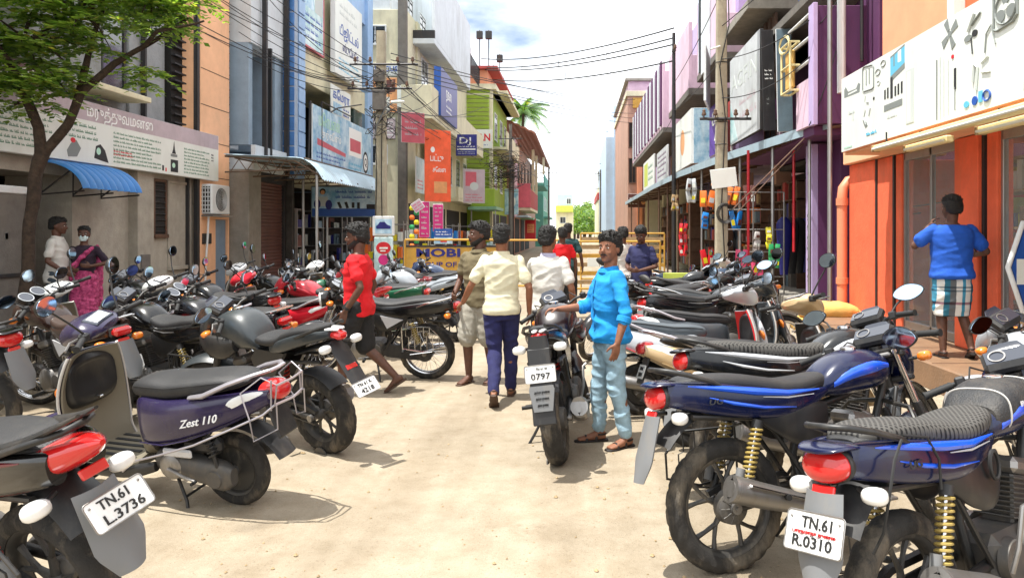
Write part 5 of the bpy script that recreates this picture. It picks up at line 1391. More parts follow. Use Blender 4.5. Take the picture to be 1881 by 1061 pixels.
def wheel(parent, x, Rr, w, kind='alloy', drum='right', near=True, tyre_style=0, disc=False, S=None, stripe=None):
 T = (S or Matrix()) @ Matrix.Translation((x, 0, Rr))
 ri = Rr - w * .92
 mb = MB(BM['rim']); mb.T = T
 sp = MB(BM['chrome']); sp.T = T
 hw = w * .36
 mb.lathe([(ri + .022, -hw), (ri + .026, -hw * 1.05), (ri + .006, -hw * .9), (ri - .006, -hw * .5), (ri - .008, 0), (ri - .006, hw * .5), (ri + .006, hw * .9), (ri + .026, hw * 1.05), (ri + .022, hw), (ri + .0, hw * .4), (ri, -hw * .4), (ri + .022, -hw)], n=56, cap=False,
             m=BM['chrome'] if kind == 'wire' else None)
 if stripe:
  mb.lathe([(ri + .030, -hw * 1.12), (ri + .037, -hw * 1.12), (ri + .037, -hw * 1.10), (ri + .030, -hw * 1.10)], stripe, n=56, cap=False)
  mb.lathe([(ri + .030, hw * 1.12), (ri + .037, hw * 1.12), (ri + .037, hw * 1.10), (ri + .030, hw * 1.10)], stripe, n=56, cap=False)
 mb.lathe([(.012, -.075), (.028, -.07), (.034, -.035), (.034, .035), (.028, .07), (.012, .075)], n=20, m=BM['engine'])
 if kind == 'alloy':
  for k in range(5):
   a = 2 * pi * k / 5 + .3
   d = Vector((cos(a), 0, sin(a)))
   q = Vector((-sin(a), 0, cos(a)))
   mid = d * (ri * .52)
   mb.tube([d * .025, d * .08, mid], [.022, .016, .0135], n=8, flat=.8)
   for s in (-1, 1):
    e = (d * cos(.27) + q * sin(.27) * s) * (ri - .002)
    mb.tube([mid - d * .01, mid.lerp(e, .5), e], [.012, .010, .013], n=6)
 elif kind == 'disc':
  mb.lathe([(.02, -.02), (ri * .6, -.012), (ri, -.01), (ri, .01), (ri * .6, .012), (.02, .02)], n=32)
 else:
  for k in range(36):
   a = 2 * pi * k / 36
   b = a + (.55 if k % 2 else -.55)
   y = .03 if (k // 2) % 2 else -.03
   sp.tube([(.036 * cos(b), y, .036 * sin(b)), (ri * cos(a), y * .1, ri * sin(a))], .0018, BM['chrome'], n=4)
 if disc:
  y = -.062
  mb.lathe([(.075, y - .002), (.135, y - .002), (.135, y + .002), (.075, y + .002), (.075, y - .002)], BM['metal'], n=40, cap=False)
  for k in range(6):
   a = pi * k / 3
   mb.tube([(.03 * cos(a), y, .03 * sin(a)), (.08 * cos(a + .3), y, .08 * sin(a + .3))], .007, BM['metal'], n=6)
 else:
  y = -.055
  mb.lathe([(.02, y - .035), (.05, y - .034), (.062, y - .028), (.076, y - .02), (.080, y + .03), (.06, y + .045), (.02, y + .05)], BM['engine'], n=30)
  for k in range(10):
   a = 2 * pi * k / 10
   mb.tube([(.03 * cos(a), y - .037, .03 * sin(a)), (.07 * cos(a), y - .025, .07 * sin(a))], .004, BM['engine'], n=4)
 wh = mb.build('wheel', parent)
 if sp.v: sp.build('spokes', wh)['kind'] = 'stuff'
 ty = tyre(Rr, w, 112 if near else 60, .006 if tyre_style == 0 else .004, style=tyre_style)
 ty.v = [T @ v for v in ty.v]
 ty.build('tyre', wh, smooth=28)
 return wh
def spring(mb, a, b, r, turns, wire, m, n=10):
 a, b = Vector(a), Vector(b)
 d = (b - a); u = d.orthogonal().normalized(); w = d.normalized().cross(u)
 N = turns * n
 mb.tube([a + d * (i / N) + (u * cos(2 * pi * i / n) + w * sin(2 * pi * i / n)) * r for i in range(N + 1)], wire, m, n=6)
def plate(parent, M, lines, w=.20, h=.105, name='number_plate', rim=None):
 """lines: (text, dx, dy, size, material, width)"""
 mb = MB(BM['plate']); mb.T = M
 r = .012
 po = []
 for (cx, cy, a0) in ((w / 2 - r, h / 2 - r, 0), (-w / 2 + r, h / 2 - r, 90), (-w / 2 + r, -h / 2 + r, 180), (w / 2 - r, -h / 2 + r, 270)):
  for k in range(4):
   a = R(a0 + 30 * k); po.append((cx + r * cos(a), cy + r * sin(a)))
 mb.prism(po, -.004, 0, 'xy')
 if rim:
  mb.tube([(x * 1.0, y * 1.0, .001) for x, y in po], .0025, rim, n=5, closed=True)
 o = mb.build(name, parent)
 tb = MB(BM['ink']); tb.T = M
 for (t, dx, dy, sz, m, wd) in lines:
  put_text(tb, t, Matrix.Translation((dx, dy, .0015)), sz, m, wd, bold=.012)
 for sx in (-1, 1):
  tb.T = M @ Matrix.Translation((sx * w * .42, h * .33, 0))
  tb.lathe([(.0045, 0), (.0045, .003), (.002, .004)], BM['metal'], n=8, axis='z')
 if tb.v: tb.build('lettering', o, smooth=0)
 return o
def indicator(parent, p, side, lens='lens', d=(0, 0, 0)):
 mb = MB(BM['plastic'])
 p = Vector(p)
 mb.tube([p, p + Vector((0, side * .05, 0)) + Vector(d)], .010, n=8)
 o = mb.build('indicator', parent)
 lb = MB(BM[lens])
 c = p + Vector((0, side * .085, 0)) + Vector(d)
 lb.loft([(c.x - .040, c.y, c.z, .010, .010, 2.2), (c.x - .030, c.y, c.z, .038, .024, 2.6), (c.x - .005, c.y, c.z, .044, .029, 2.6), (c.x + .02, c.y, c.z, .030, .022, 2.4), (c.x + .034, c.y, c.z, .008, .008, 2)], n=16, steps=2)
 lb.build('lens', o)
def mirror(parent, S, side, stem0, c, size=(.078, .048), shape=2.6, tilt=.0, m='plastic'):
 mb = MB(BM[m]); mb.T = S
 c = Vector(c); s0 = Vector(stem0)
 mb.tube([s0, s0.lerp(c, .3) + Vector((.02, 0, .02)), s0.lerp(c, .7) + Vector((.025, 0, .01)), c + Vector((.015, -side * size[0] * .35, -size[1] * .5))], [.007, .006, .006, .006], n=8)
 MM = Matrix.Translation(c) @ Matrix.Rotation(-side * .12, 4, 'Z') @ Matrix.Rotation(tilt, 4, 'Y')
 mb.T = S @ MM
 mb.loft([(.034, 0, 0, .012, .010, 2), (.026, 0, 0, size[0] * .7, size[1] * .7, shape), (.008, 0, 0, size[0] * .98, size[1] * .98, shape), (-.004, 0, 0, size[0], size[1], shape)], n=26, steps=2)
 o = mb.build('mirror', parent)
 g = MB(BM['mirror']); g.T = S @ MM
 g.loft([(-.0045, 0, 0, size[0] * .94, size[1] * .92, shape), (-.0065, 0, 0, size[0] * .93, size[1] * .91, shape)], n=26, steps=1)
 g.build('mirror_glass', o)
def handlebar(parent, S, ends, grip_m='grip', mirrors=True, dial='pod', mshape=2.6, msize=(.078, .048)):
 """bar, two grips, levers and mirrors; ends: y of bar end, rise etc."""
 ye, xb, z0 = ends
 mb = MB(BM['frame']); mb.T = S
 mb.tube([(xb - .115, -ye, z0 + .02), (xb - .07, -ye * .6, z0 + .045), (xb - .03, -ye * .42, z0 + .035), (xb, -.07, z0), (xb, .07, z0), (xb - .03, ye * .42, z0 + .035), (xb - .07, ye * .6, z0 + .045), (xb - .115, ye, z0 + .02)], .011, n=10)
 for sd in (-1, 1):
  mb.cbox(xb - .095, xb - .045, sd * ye * .60 - .022, sd * ye * .60 + .022, z0 + .018, z0 + .068, .008, BM['plastic'])
  mb.tube([(xb - .05, sd * ye * .55, z0 + .03), (xb + .0, sd * ye * .62, z0 + .035), (xb - .03, sd * ye * .8, z0 + .025), (xb - .055, sd * ye * 1.0, z0 + .015)], [.008, .008, .006, .007], BM['metal'], n=6)
        # cables
  mb.tube([(xb - .03, sd * ye * .5, z0 + .045), (xb + .07, sd * ye * .45, z0 + .09), (xb + .11, sd * .08, z0 + .04), (xb + .06, sd * .03, z0 - .12)], .0045, BM['plastic'], n=5)
 mb.cbox(xb - .03, xb + .05, -.075, .075, z0 - .035, z0 - .012, .008, BM['metal'])
 mb.build('handlebar', parent)
 for sd in (-1, 1):
  g = MB(BM[grip_m]); g.T = S
  a = Vector((xb - .088, sd * ye * .70, z0 + .0385)); b = Vector((xb - .119, sd * (ye + .012), z0 + .019))
  N = 14
  pts = [a.lerp(b, i / N) for i in range(N + 1)]
  g.tube(pts, [.0155 + (.0018 if i % 2 else 0) for i in range(N)] + [.020], n=12)
  g.build('grip', parent)
 if mirrors:
  for sd in (-1, 1):
   mirror(parent, S, sd, (xb - .07, sd * ye * .58, z0 + .06), (xb - .03, sd * (ye * .92), z0 + .165), msize, mshape)
 return
def steer_matrix(H, axle, ang):
 H = Vector(H); ax = (H - Vector(axle)).normalized()
 return Matrix.Translation(H) @ Matrix.Rotation(ang, 4, ax) @ Matrix.Translation(-H)
def motorcycle(label, style='commuter', steer=.55, plate_lines=(), group=None, near=True, pw=(.20, .105)):
 root = thing('motorcycle', label, 'motorcycle', group=group)
 naked = style == 'naked'; classic = style == 'classic'; sport = style == 'sport'
 Rr = .305; wr = .135 if naked else (.100 if not classic else .088); wf = .105 if naked else .078
 WB = 1.29 if naked else 1.26
 H = (1.01, 0, .93); AX = (WB, 0, Rr)
 S = steer_matrix(H, AX, steer)
 kind = 'wire' if classic else 'alloy'
 stripe = BM['rim_orange'] if sport else None
 wheel(root, 0, Rr, wr, kind, near=near, stripe=stripe)
 wheel(root, WB, Rr, wf, kind, near=near, disc=not classic, S=S, tyre_style=1)
    # ---- steering parts
 mb = MB(BM['metal']); mb.T = S
 for y in (-.09, .09):
  top = Vector((.945, y, 1.0)); bot = Vector((WB - .0, y * .95, Rr))
  k = top.lerp(bot, .45)
  mb.tube([top, k], .017, BM['chrome'], n=12)
  mb.tube([k, k.lerp(bot, .04), bot], [.022, .026, .024], BM['plastic'] if not classic else None, n=12)
  mb.lathe([(.022, -.02), (.028, -.016), (.028, .016), (.022, .02)], n=10, c=bot)
 mb.cbox(.985, 1.045, -.12, .12, .925, .955, .008, BM['plastic'])
 mb.cbox(1.03, 1.09, -.12, .12, .80, .83, .008, BM['plastic'])
 mb.tube([(WB, -.10, Rr), (WB, .10, Rr)], .011, n=8)
 mb.build('fork', root)
 mg = MB(BM['paint'] if not classic else BM['paint']); mg.T = S
 def fend(u, v):
  a = R(10 + 150 * u); y = (v - .5) * 2
  r = Rr + .035 - .022 * y * y
  return (WB + r * cos(a), y * (wf * .62 + .012), Rr + r * sin(a))
 mg.grid(fend, 20, 8, thick=.004)
 for y in (-1, 1):
  mg.tube([(WB, y * .075, Rr + .05), (WB - .1, y * .062, Rr + .31)], .006, BM['frame'], n=6)
 mg.build('front_mudguard', root)
    # headlight and dials
 hl = MB(BM['paint']); hl.T = S
 if classic:
  hl.loft([(1.03, 0, .90, .035, .035, 2), (1.06, 0, .90, .078, .078, 2), (1.12, 0, .895, .088, .088, 2), (1.15, 0, .89, .088, .088, 2)], n=24)
  o = hl.build('headlight', root)
  ln = MB(BM['lens']); ln.T = S
  ln.loft([(1.15, 0, .89, .082, .082, 2), (1.168, 0, .89, .06, .06, 2), (1.175, 0, .89, .02, .02, 2)], n=24)
  ln.build('lens', o)
 else:
  hl.loft([(.99, 0, 1.0, .07, .045, 2.4), (1.03, 0, .985, .125, .075, 2.6), (1.09, 0, .935, .135, .105, 2.5), (1.15, 0, .885, .110, .100, 2.4), (1.185, 0, .86, .080, .07, 2.3)], n=28)
  hl.loft([(1.01, 0, 1.05, .10, .010, 2.5), (1.05, 0, 1.085, .085, .008, 2.5), (1.07, 0, 1.12, .06, .006, 2.5)], BM['dial'], n=18)
  o = hl.build('headlight_cowl', root)
  ln = MB(BM['lens']); ln.T = S
  ln.loft([(1.165, 0, .875, .082, .068, 2.6), (1.192, 0, .862, .066, .052, 2.5), (1.20, 0, .86, .03, .02, 2.4)], n=22)
  ln.build('lens', o)
 for sd in (-1, 1): 
  ib = MB(BM['plastic']); ib.T = S
  ib.tube([(1.07, sd * .10, .86), (1.07, sd * .17, .86)], .009, n=8)
  io = ib.build('indicator', root)
  lb = MB(BM['lamp_amber']); lb.T = S
  lb.loft([(1.03, sd * .195, .86, .01, .01, 2), (1.045, sd * .195, .86, .034, .024, 2.5), (1.08, sd * .195, .86, .034, .024, 2.5), (1.105, sd * .195, .86, .012, .010, 2)], n=14, steps=2)
  lb.build('lens', io)
 ins = MB(BM['plastic']); ins.T = S @ Matrix.Translation((.985, 0, 1.055)) @ Matrix.Rotation(R(-38), 4, 'Y')
 if classic:
  for y in (-.07, .07):
   ins.lathe([(.05, -.05), (.058, -.02), (.060, .012), (.054, .016)], n=22, c=(0, y, 0), axis='z')
   ins.lathe([(.050, .0165), (.050, .018)], BM['dial'], n=22, c=(0, y, 0), axis='z')
   ins.lathe([(.055, .014), (.060, .019), (.052, .019)], BM['chrome'], n=22, c=(0, y, 0), axis='z', cap=False)
 else:
  ins.cbox(-.055, .065, -.11, .11, -.04, .02, .018)
  ins.cbox(-.035, .045, -.095, .095, .02, .023, .001, BM['dial'])
  ins.lathe([(.030, .023), (.036, .025), (.036, .028), (.030, .028)], BM['metal'], n=20, c=(.005, .045, 0), axis='z', cap=False)
 ins.build('instrument_cluster', root)
 handlebar(root, S, (.36, .955, .965), msize=(.098, .052), mshape=1.7)
    # ---- frame
 fr = MB(BM['frame'])
 fr.tube([(1.035, 0, .78), (.975, 0, 1.0)], .032, n=12)
 fr.tube([(1.02, 0, .84), (.93, 0, .62), (.85, 0, .36)], .022, n=10)
 fr.tube([(1.0, 0, .90), (.75, 0, .76), (.48, 0, .70), (.40, 0, .50), (.46, 0, .26)], .022, n=10)
 for y in (-.10, .10):
  fr.tube([(.55, y * .6, .68), (.20, y, .70), (-.20, y, .735)], .013, n=8)
  fr.tube([(.44, y * .9, .34), (.20, y, .69)], .012, n=8)
  fr.tube([(.84, y * .5, .36), (.74, y, .245), (.45, y, .25)], .014, n=8)
 fr.tube([(.62, -.22, .27), (.62, .22, .27)], .012, n=8)
 fr.build('frame', root)
 for sd in (-1, 1):
  fp = MB(BM['grip'])
  fp.tube([(.62, sd * .20, .275), (.60, sd * .29, .275)], .016, n=10)
  fp.build('footrest', root)
  fp = MB(BM['grip'])
  fp.tube([(.22, sd * .14, .36), (.20, sd * .17, .36)], .010, BM['metal'], n=8)
  fp.tube([(.20, sd * .165, .36), (.19, sd * .25, .36)], .014, n=10)
  fp.build('pillion_footrest', root)
    # ---- engine
 en = MB(BM['engine'])
 en.cbox(.45, .80, -.11, .11, .24, .44, .035)
 for sd in (-1, 1):
  en.lathe([(.02, sd * .158), (.085, sd * .150), (.105, sd * .135), (.108, sd * .10)], n=28, c=(.70, 0, .345), m=BM['metal'] if sd > 0 else None)
  en.lathe([(.02, sd * .140), (.075, sd * .135), (.085, sd * .10)], n=24, c=(.54, 0, .34))
 en.T = Matrix.Translation((.735, 0, .43)) @ Matrix.Rotation(R(14), 4, 'Y')
 for k in range(9):
  en.cbox(-.085, .085, -.085, .085, .012 + k * .019, .020 + k * .019, .006)
 en.cbox(-.062, .062, -.065, .065, -.02, .19, .01)
 en.cbox(-.085, .085, -.09, .09, .185, .25, .02, BM['metal'] if not naked else None)
 en.T = Matrix()
 en.loft([(.46, -.02, .60, .03, .03, 2), (.52, -.02, .605, .035, .04, 2), (.62, -.02, .60, .026, .03, 2)], BM['metal'], n=12)
 en.tube([(.50, .165, .30), (.58, .185, .29), (.70, .185, .27)], .008, BM['metal'], n=6)
 en.tube([(.44, -.16, .33), (.45, -.19, .42), (.50, -.20, .56), (.52, -.225, .575)], .010, BM['metal'], n=8)
 en.build('engine', root)
    # ---- exhaust (on the right)
 ex = MB(BM['muffler'])
 hx = [(.80, -.03, .50), (.90, -.05, .44), (.91, -.09, .32), (.84, -.12, .235), (.66, -.14, .215), (.48, -.145, .225)]
 ex.tube(hx, .017, BM['chrome'] if classic else None, n=12)
 if naked:
  ex.tube([(.50, -.145, .225), (.36, -.15, .25), (.26, -.16, .29)], [.02, .04, .055], n=16)
  ex.loft([(.30, -.165, .275, .05, .06, 2.6), (.18, -.175, .31, .062, .082, 2.8), (.02, -.185, .355, .060, .082, 2.8), (-.05, -.187, .38, .05, .07, 2.6)], n=22)
  tip = Vector((-.05, -.187, .38)); dr = Vector((-1, -.03, .36)).normalized()
 elif classic:
  ex.tube([(.50, -.145, .225), (.42, -.15, .235), (.30, -.155, .25), (-.10, -.165, .31), (-.24, -.168, .33)], [.02, .026, .044, .046, .034], BM['chrome'], n=18)
  tip = Vector((-.24, -.168, .33)); dr = Vector((-1, -.02, .16)).normalized()
 else:
  ex.tube([(.50, -.145, .225), (.43, -.15, .25), (.36, -.16, .285), (.26, -.17, .32), (.10, -.175, .365), (-.06, -.18, .415)], [.02, .028, .044, .052, .058, .062], n=20)
  ex.tube([(.32, -.215, .33), (.14, -.232, .385), (.0, -.236, .43)], .018, BM['chrome'], n=6, flat=.4)
  tip = Vector((-.06, -.18, .415)); dr = Vector((-1, -.03, .31)).normalized()
 rr = .062 if not classic else .034
 ex.tube([tip - dr * .01, tip + dr * .012, tip + dr * .014, tip - dr * .02], [rr, rr * .98, rr * .62, rr * .5], BM['metal'], n=20)
 ex.tube([tip - dr * .019, tip - dr * .016], rr * .5, BM['ink'], n=14)
 ex.build('exhaust', root)
    # ---- swingarm, chain case, shocks
 sw = MB(BM['frame'])
 for y in (-.085, .085):
  yy = y * (1.15 if naked else 1)
  sw.tube([(.46, y * .8, .34), (.10, yy, .315), (0, yy, Rr)], [.022, .020, .024], n=10)
  sw.lathe([(.026, -.012), (.026, .012)], BM['metal'], n=10, c=(0, yy * 1.15, Rr))
 sw.tube([(0, -.12, Rr), (0, .12, Rr)], .010, BM['metal'], n=8)
 sw.tube([(.12, -.075, .30), (.36, -.10, .30)], .008, BM['metal'], n=6)
 sw.build('swingarm', root)
 cc = MB(BM['plastic'])
 if classic:
  cc.prism([(-.06, .24), (-.09, .30), (-.06, .36), (.02, .385), (.40, .40), (.47, .37), (.46, .29), (.40, .265), (.05, .235)], .068, .098, 'xz')
  cc.lathe([(.02, .104), (.06, .104), (.085, .098)], n=24, c=(0, 0, Rr))
 else:
  cc.prism([(-.05, .355), (.05, .39), (.40, .405), (.42, .385), (.06, .365), (-.04, .33)], .07, .10, 'xz')
  cc.tube([(0, .08, Rr + .062), (.46, .08, .375)], .006, BM['engine'], n=5)
  cc.tube([(0, .08, Rr - .062), (.46, .08, .30)], .006, BM['engine'], n=5)
  cc.lathe([(.02, .075), (.068, .075), (.068, .083), (.02, .083)], BM['engine'], n=30)
  for v in cc.v[-0:]: pass
 cc.build('chain_case', root)
 if not naked:
  for sd in (-1, 1):
   sb = MB(BM['metal'])
   a, b = Vector((.02, sd * .135, .35)), Vector((.13, sd * .135, .70))
   sb.tube([a, a.lerp(b, .25)], .020, BM['frame'], n=12)
   sb.tube([a.lerp(b, .25), b], .010, BM['chrome'], n=10)
   sb.tube([a.lerp(b, .90), b], .027, BM['plastic'], n=12)
   sb.tube([a.lerp(b, .22), a.lerp(b, .26)], .031, BM['metal'], n=14)
   if not classic:
    sb.tube([a.lerp(b, .14) + Vector((-.045, 0, 0)), a.lerp(b, .40) + Vector((-.045, 0, 0))], .021, BM['flap'], n=12)
   o = sb.build('shock_absorber', root)
   sp = MB(BM['spring'])
   spring(sp, a.lerp(b, .26), a.lerp(b, .90), .027, 11, .0058, BM['spring'] if not sport else BM['spring_red'])
   sp.build('spring', o)
 else:
  sb = MB(BM['frame'])
  sb.tube([(.40, 0, .40), (.36, 0, .66)], .03, n=12)
  o = sb.build('shock_absorber', root)
  sp = MB(BM['spring_red']); spring(sp, (.40, 0, .42), (.365, 0, .64), .037, 7, .008, BM['spring_red']); sp.build('spring', o)
  hg = MB(BM['plastic'])
  def hug(u, v):
   a = R(40 + 95 * u); y = (v - .5) * 2; r = Rr + .028 - .02 * y * y
   return (r * cos(a), y * (wr * .60), Rr + r * sin(a))
  hg.grid(hug, 14, 8, thick=.005)
  hg.build('tyre_hugger', root)
    # ---- body
 tk = MB(BM['paint'])
 if naked:
  tk.loft([(.50, 0, .73, .075, .035, 2.4), (.56, 0, .79, .120, .085, 2.5), (.66, 0, .835, .150, .135, 2.5), (.80, 0, .85, .170, .150, 2.5), (.92, 0, .845, .160, .125, 2.5), (1.0, 0, .83, .10, .085, 2.4), (1.02, 0, .82, .06, .05, 2.3)], n=32, steps=4)
  for sd in (-1, 1):
   tk.loft([(.70, sd * .135, .76, .03, .05, 2.4), (.80, sd * .165, .74, .045, .085, 2.5), (.94, sd * .18, .75, .045, .085, 2.5), (1.05, sd * .17, .78, .03, .05, 2.4), (1.09, sd * .16, .79, .008, .015, 2)], BM['panel'], n=18)
 else:
  tk.loft([(.53, 0, .775, .06, .020, 2.3), (.57, 0, .80, .105, .060, 2.4), (.66, 0, .83, .128, .098, 2.4), (.78, 0, .85, .140, .110, 2.4), (.90, 0, .855, .132, .098, 2.4), (.98, 0, .85, .09, .070, 2.3), (1.01, 0, .845, .04, .03, 2.2)], n=32, steps=4)
  if not classic:
   for sd in (-1, 1):
    tk.loft([(.60, sd * .105, .80, .012, .018, 2.2), (.70, sd * .126, .845, .018, .028, 2.2), (.84, sd * .131, .872, .018, .030, 2.2), (.95, sd * .105, .872, .012, .014, 2.2)], BM['accent'], n=12)
 tk.lathe([(.042, 0), (.042, .012), (.030, .018), (.012, .018)], BM['chrome'], n=22, c=(.80, 0, .958 if not naked else .998), axis='z')
 tk.build('fuel_tank', root)
 st = MB(BM['seat'])
 if naked:
  st.loft([(.54, 0, .765, .08, .03, 2.6), (.48, 0, .785, .115, .036, 2.8), (.36, 0, .785, .135, .038, 2.8), (.24, 0, .80, .125, .040, 2.8), (.18, 0, .83, .115, .040, 2.8), (.05, 0, .865, .105, .036, 2.8), (-.14, 0, .895, .085, .030, 2.8), (-.22, 0, .905, .06, .016, 2.6)], n=26, steps=4)
 else:
  st.loft([(.62, 0, .80, .05, .028, 2.4), (.57, 0, .805, .088, .042, 2.6), (.46, 0, .79, .118, .045, 2.7), (.34, 0, .785, .130, .045, 2.7), (.22, 0, .80, .128, .047, 2.7), (.08, 0, .825, .120, .045, 2.7), (-.10, 0, .84, .110, .038, 2.7), (-.20, 0, .845, .088, .026, 2.6), (-.24, 0, .846, .05, .010, 2.4)], n=26, steps=4)
 so = st.build('seat', root)
 pg = MB(BM['grip'])
 if not naked:
  for sd in (-1, 1): pg.tube([(.55, sd * .090, .795), (.46, sd * .120, .776), (.34, sd * .133, .770), (.22, sd * .131, .784), (.08, sd * .123, .81), (-.10, sd * .113, .826), (-.2, sd * .09, .834)], .004, n=5)
  pg.build('seat_piping', so)
 for sd in (-1, 1):
  sp = MB(BM['panel'])
  if naked:
   sp.prism([(.18, .73), (.50, .74), (.58, .66), (.50, .50), (.40, .46), (.30, .58)], sd * .085, sd * .112, 'xz')
  else:
   sp.loft([(.14, sd * .105, .69, .012, .03, 2.3), (.24, sd * .115, .66, .022, .07, 2.4), (.36, sd * .120, .63, .024, .10, 2.4), (.47, sd * .115, .63, .022, .10, 2.4), (.55, sd * .10, .67, .012, .05, 2.3)], n=18)
   if classic: sp.prism([(.20, .66), (.45, .70), (.38, .56)], sd * .138, sd * .147, 'xz', BM['print'])
  sp.build('side_panel', root)
  if not naked:
   tc = MB(BM['paint'])
   tc.loft([(.58, sd * .085, .765, .010, .012, 2.2), (.46, sd * .108, .735, .022, .046, 2.4), (.30, sd * .122, .722, .026, .066, 2.6), (.12, sd * .124, .736, .026, .074, 2.7), (-.08, sd * .112, .766, .028, .074, 2.7), (-.24, sd * .088, .790, .032, .064, 2.6), (-.31, sd * .066, .798, .030, .055, 2.5)], n=20, steps=4)
   if not classic:
    tc.tube([(.50, sd * .124, .772), (.30, sd * .146, .768), (.12, sd * .149, .788), (-.08, sd * .138, .816), (-.22, sd * .115, .832)], [.003, .016, .020, .014, .004], BM['accent'], n=8, flat=.9, up=(0, 0, 1))
    tc.tube([(.34, sd * .149, .700), (.16, sd * .1515, .712), (.0, sd * .147, .742), (-.12, sd * .137, .775)], [.002, .009, .010, .002], BM['accent'], n=8, flat=.9, up=(0, 0, 1))
    tc.tube([(.46, sd * .132, .752), (.30, sd * .149, .748), (.16, sd * .151, .760)], [.002, .005, .002], BM['print'], n=6, flat=.9, up=(0, 0, 1))
   tc.build('tail_panel', root)
  else:
   tc = MB(BM['paint'])
   tc.loft([(.34, sd * .10, .735, .012, .03, 2.3), (.20, sd * .115, .77, .020, .046, 2.5), (.04, sd * .11, .815, .022, .046, 2.5), (-.14, sd * .088, .855, .024, .038, 2.5), (-.28, sd * .05, .875, .020, .026, 2.4)], n=18, steps=4)
   tc.build('tail_panel', root)
    # rear mudguard and flap
 rg = MB(BM['plastic'])
 if naked:
  def rmg(u, v):
   y = (v - .5) * 2
   p = Vector((.10, 0, .70)).lerp(Vector((-.26, 0, .80)), u * 1.6) if u < .625 else Vector((-.26, 0, .80)).lerp(Vector((-.46, 0, .50)), (u - .625) / .375)
   return (p.x, y * .085 * (1 - .25 * u), p.z + .025 * (1 - y * y))
  rg.grid(rmg, 16, 8, thick=.006)
  P0, P1 = Vector((-.372, 0, .635)), Vector((-.455, 0, .515))
 else:
  def rmg(u, v):
   y = (v - .5) * 2
   a = R(62 + 80 * u); r = Rr + .10 + .03 * u - .035 * y * y
   return (r * cos(a) + .0, y * (.078 + .01 * u), Rr + r * sin(a) * 1.0 + .06 * (1 - u))
  rg.grid(rmg, 22, 8, thick=.006)
  rg.grid(lambda u, v: (-.345 - .09 * u - .022 * sin(pi * v), (v - .5) * 2 * (.070 + .022 * u - .05 * max(0, u - .7) * 3.3), .70 - .29 * u), 12, 8, BM['flap'], thick=.008)
  P0, P1 = (Vector((-.345, 0, .70)), Vector((-.385, 0, .60))) if not sport else (Vector((-.37, 0, .76)), Vector((-.42, 0, .665)))
 rg.build('rear_mudguard', root)
    # tail lamp
 tl = MB(BM['lamp_red'])
 if naked:
  tl.loft([(-.24, 0, .865, .055, .022, 2.8), (-.30, 0, .865, .052, .026, 2.8), (-.335, 0, .855, .045, .026, 2.6), (-.35, 0, .85, .02, .012, 2.4)], n=20)
  for sd in (-1, 1): tl.loft([(-.22, sd * .03, .90, .020, .012, 2.2), (-.31, sd * .025, .905, .018, .010, 2.2), (-.335, sd * .024, .905, .010, .005, 2)], BM['lens'], n=12)
 elif sport:
  tl.loft([(-.02, 0, .755, .128, .012, 2.6), (-.16, 0, .780, .122, .048, 2.7), (-.28, 0, .81, .096, .056, 2.6), (-.40, 0, .85, .052, .038, 2.3), (-.465, 0, .873, .010, .010, 2)], n=24)
 elif classic:
  tl.cbox(-.385, -.31, -.07, .07, .745, .81, .02)
  tl.cbox(-.33, -.30, -.08, .08, .735, .82, .02, BM['plastic'])
 else:
  tl.loft([(-.27, 0, .79, .080, .048, 2.4), (-.315, 0, .786, .094, .055, 2.3), (-.345, 0, .780, .088, .053, 2.2), (-.362, 0, .775, .066, .040, 2.1), (-.370, 0, .772, .03, .018, 2)], n=30, steps=3)
  tl.loft([(-.26, 0, .79, .09, .058, 2.4), (-.318, 0, .786, .101, .062, 2.3), (-.326, 0, .785, .100, .061, 2.3)], BM['plastic'], n=30)
  tl.loft([(-.26, 0, .838, .10, .016, 2.5), (-.32, 0, .845, .104, .014, 2.4), (-.375, 0, .838, .072, .010, 2.2), (-.385, 0, .835, .03, .006, 2)], BM['paint'], n=22)
 tl.build('tail_light', root)
 rf = MB(BM['lamp_red'])
 ndir = (P1 - P0).cross(Vector((0, 1, 0))).normalized()
 if ndir.x > 0: ndir = -ndir
 up = (P0 - P1).normalized()
 M = frame(P0 + up * .0 + ndir * .012, (0, -1, 0), up)
 rf.T = M
 rf.cbox(-.045, .045, -.018, .018, -.006, .008, .004)
 rf.build('reflector', root)
 for sd in (-1, 1): indicator(root, (-.25 if not naked else -.27, sd * (.06 if not naked else .05), .70 if not naked else .80), sd, 'lens' if not classic else 'lamp_amber', (-.03, 0, -.005))
 if plate_lines is not None:
  M = frame(P1 - up * .03 + ndir * .034, (0, -1, 0), up)
  plate(root, M, plate_lines, *pw, rim=BM['metal'])
    # grab rail
 gr = MB(BM['frame'] if not classic else BM['chrome'])
 if naked:
  for sd in (-1, 1): gr.tube([(.05, sd * .115, .835), (-.10, sd * .13, .885), (-.22, sd * .10, .925), (-.30, sd * .05, .94)], [.010, .012, .012, .012], n=8)
 elif classic:
  gr.tube([(.05, .14, .78), (-.05, .15, .82), (-.25, .14, .87), (-.36, .09, .89), (-.36, -.09, .89), (-.25, -.14, .87), (-.05, -.15, .82), (.05, -.14, .78)], .010, n=8)
  for x in (-.28, -.32): gr.tube([(x, .13, .878), (x, -.13, .878)], .007, n=6)
 else:
  gr.tube([(-.02, .125, .80), (-.10, .135, .845), (-.22, .12, .885), (-.30, .085, .905), (-.335, .04, .91), (-.335, -.04, .91), (-.30, -.085, .905), (-.22, -.12, .885), (-.10, -.135, .845), (-.02, -.125, .80)], .012, n=10)
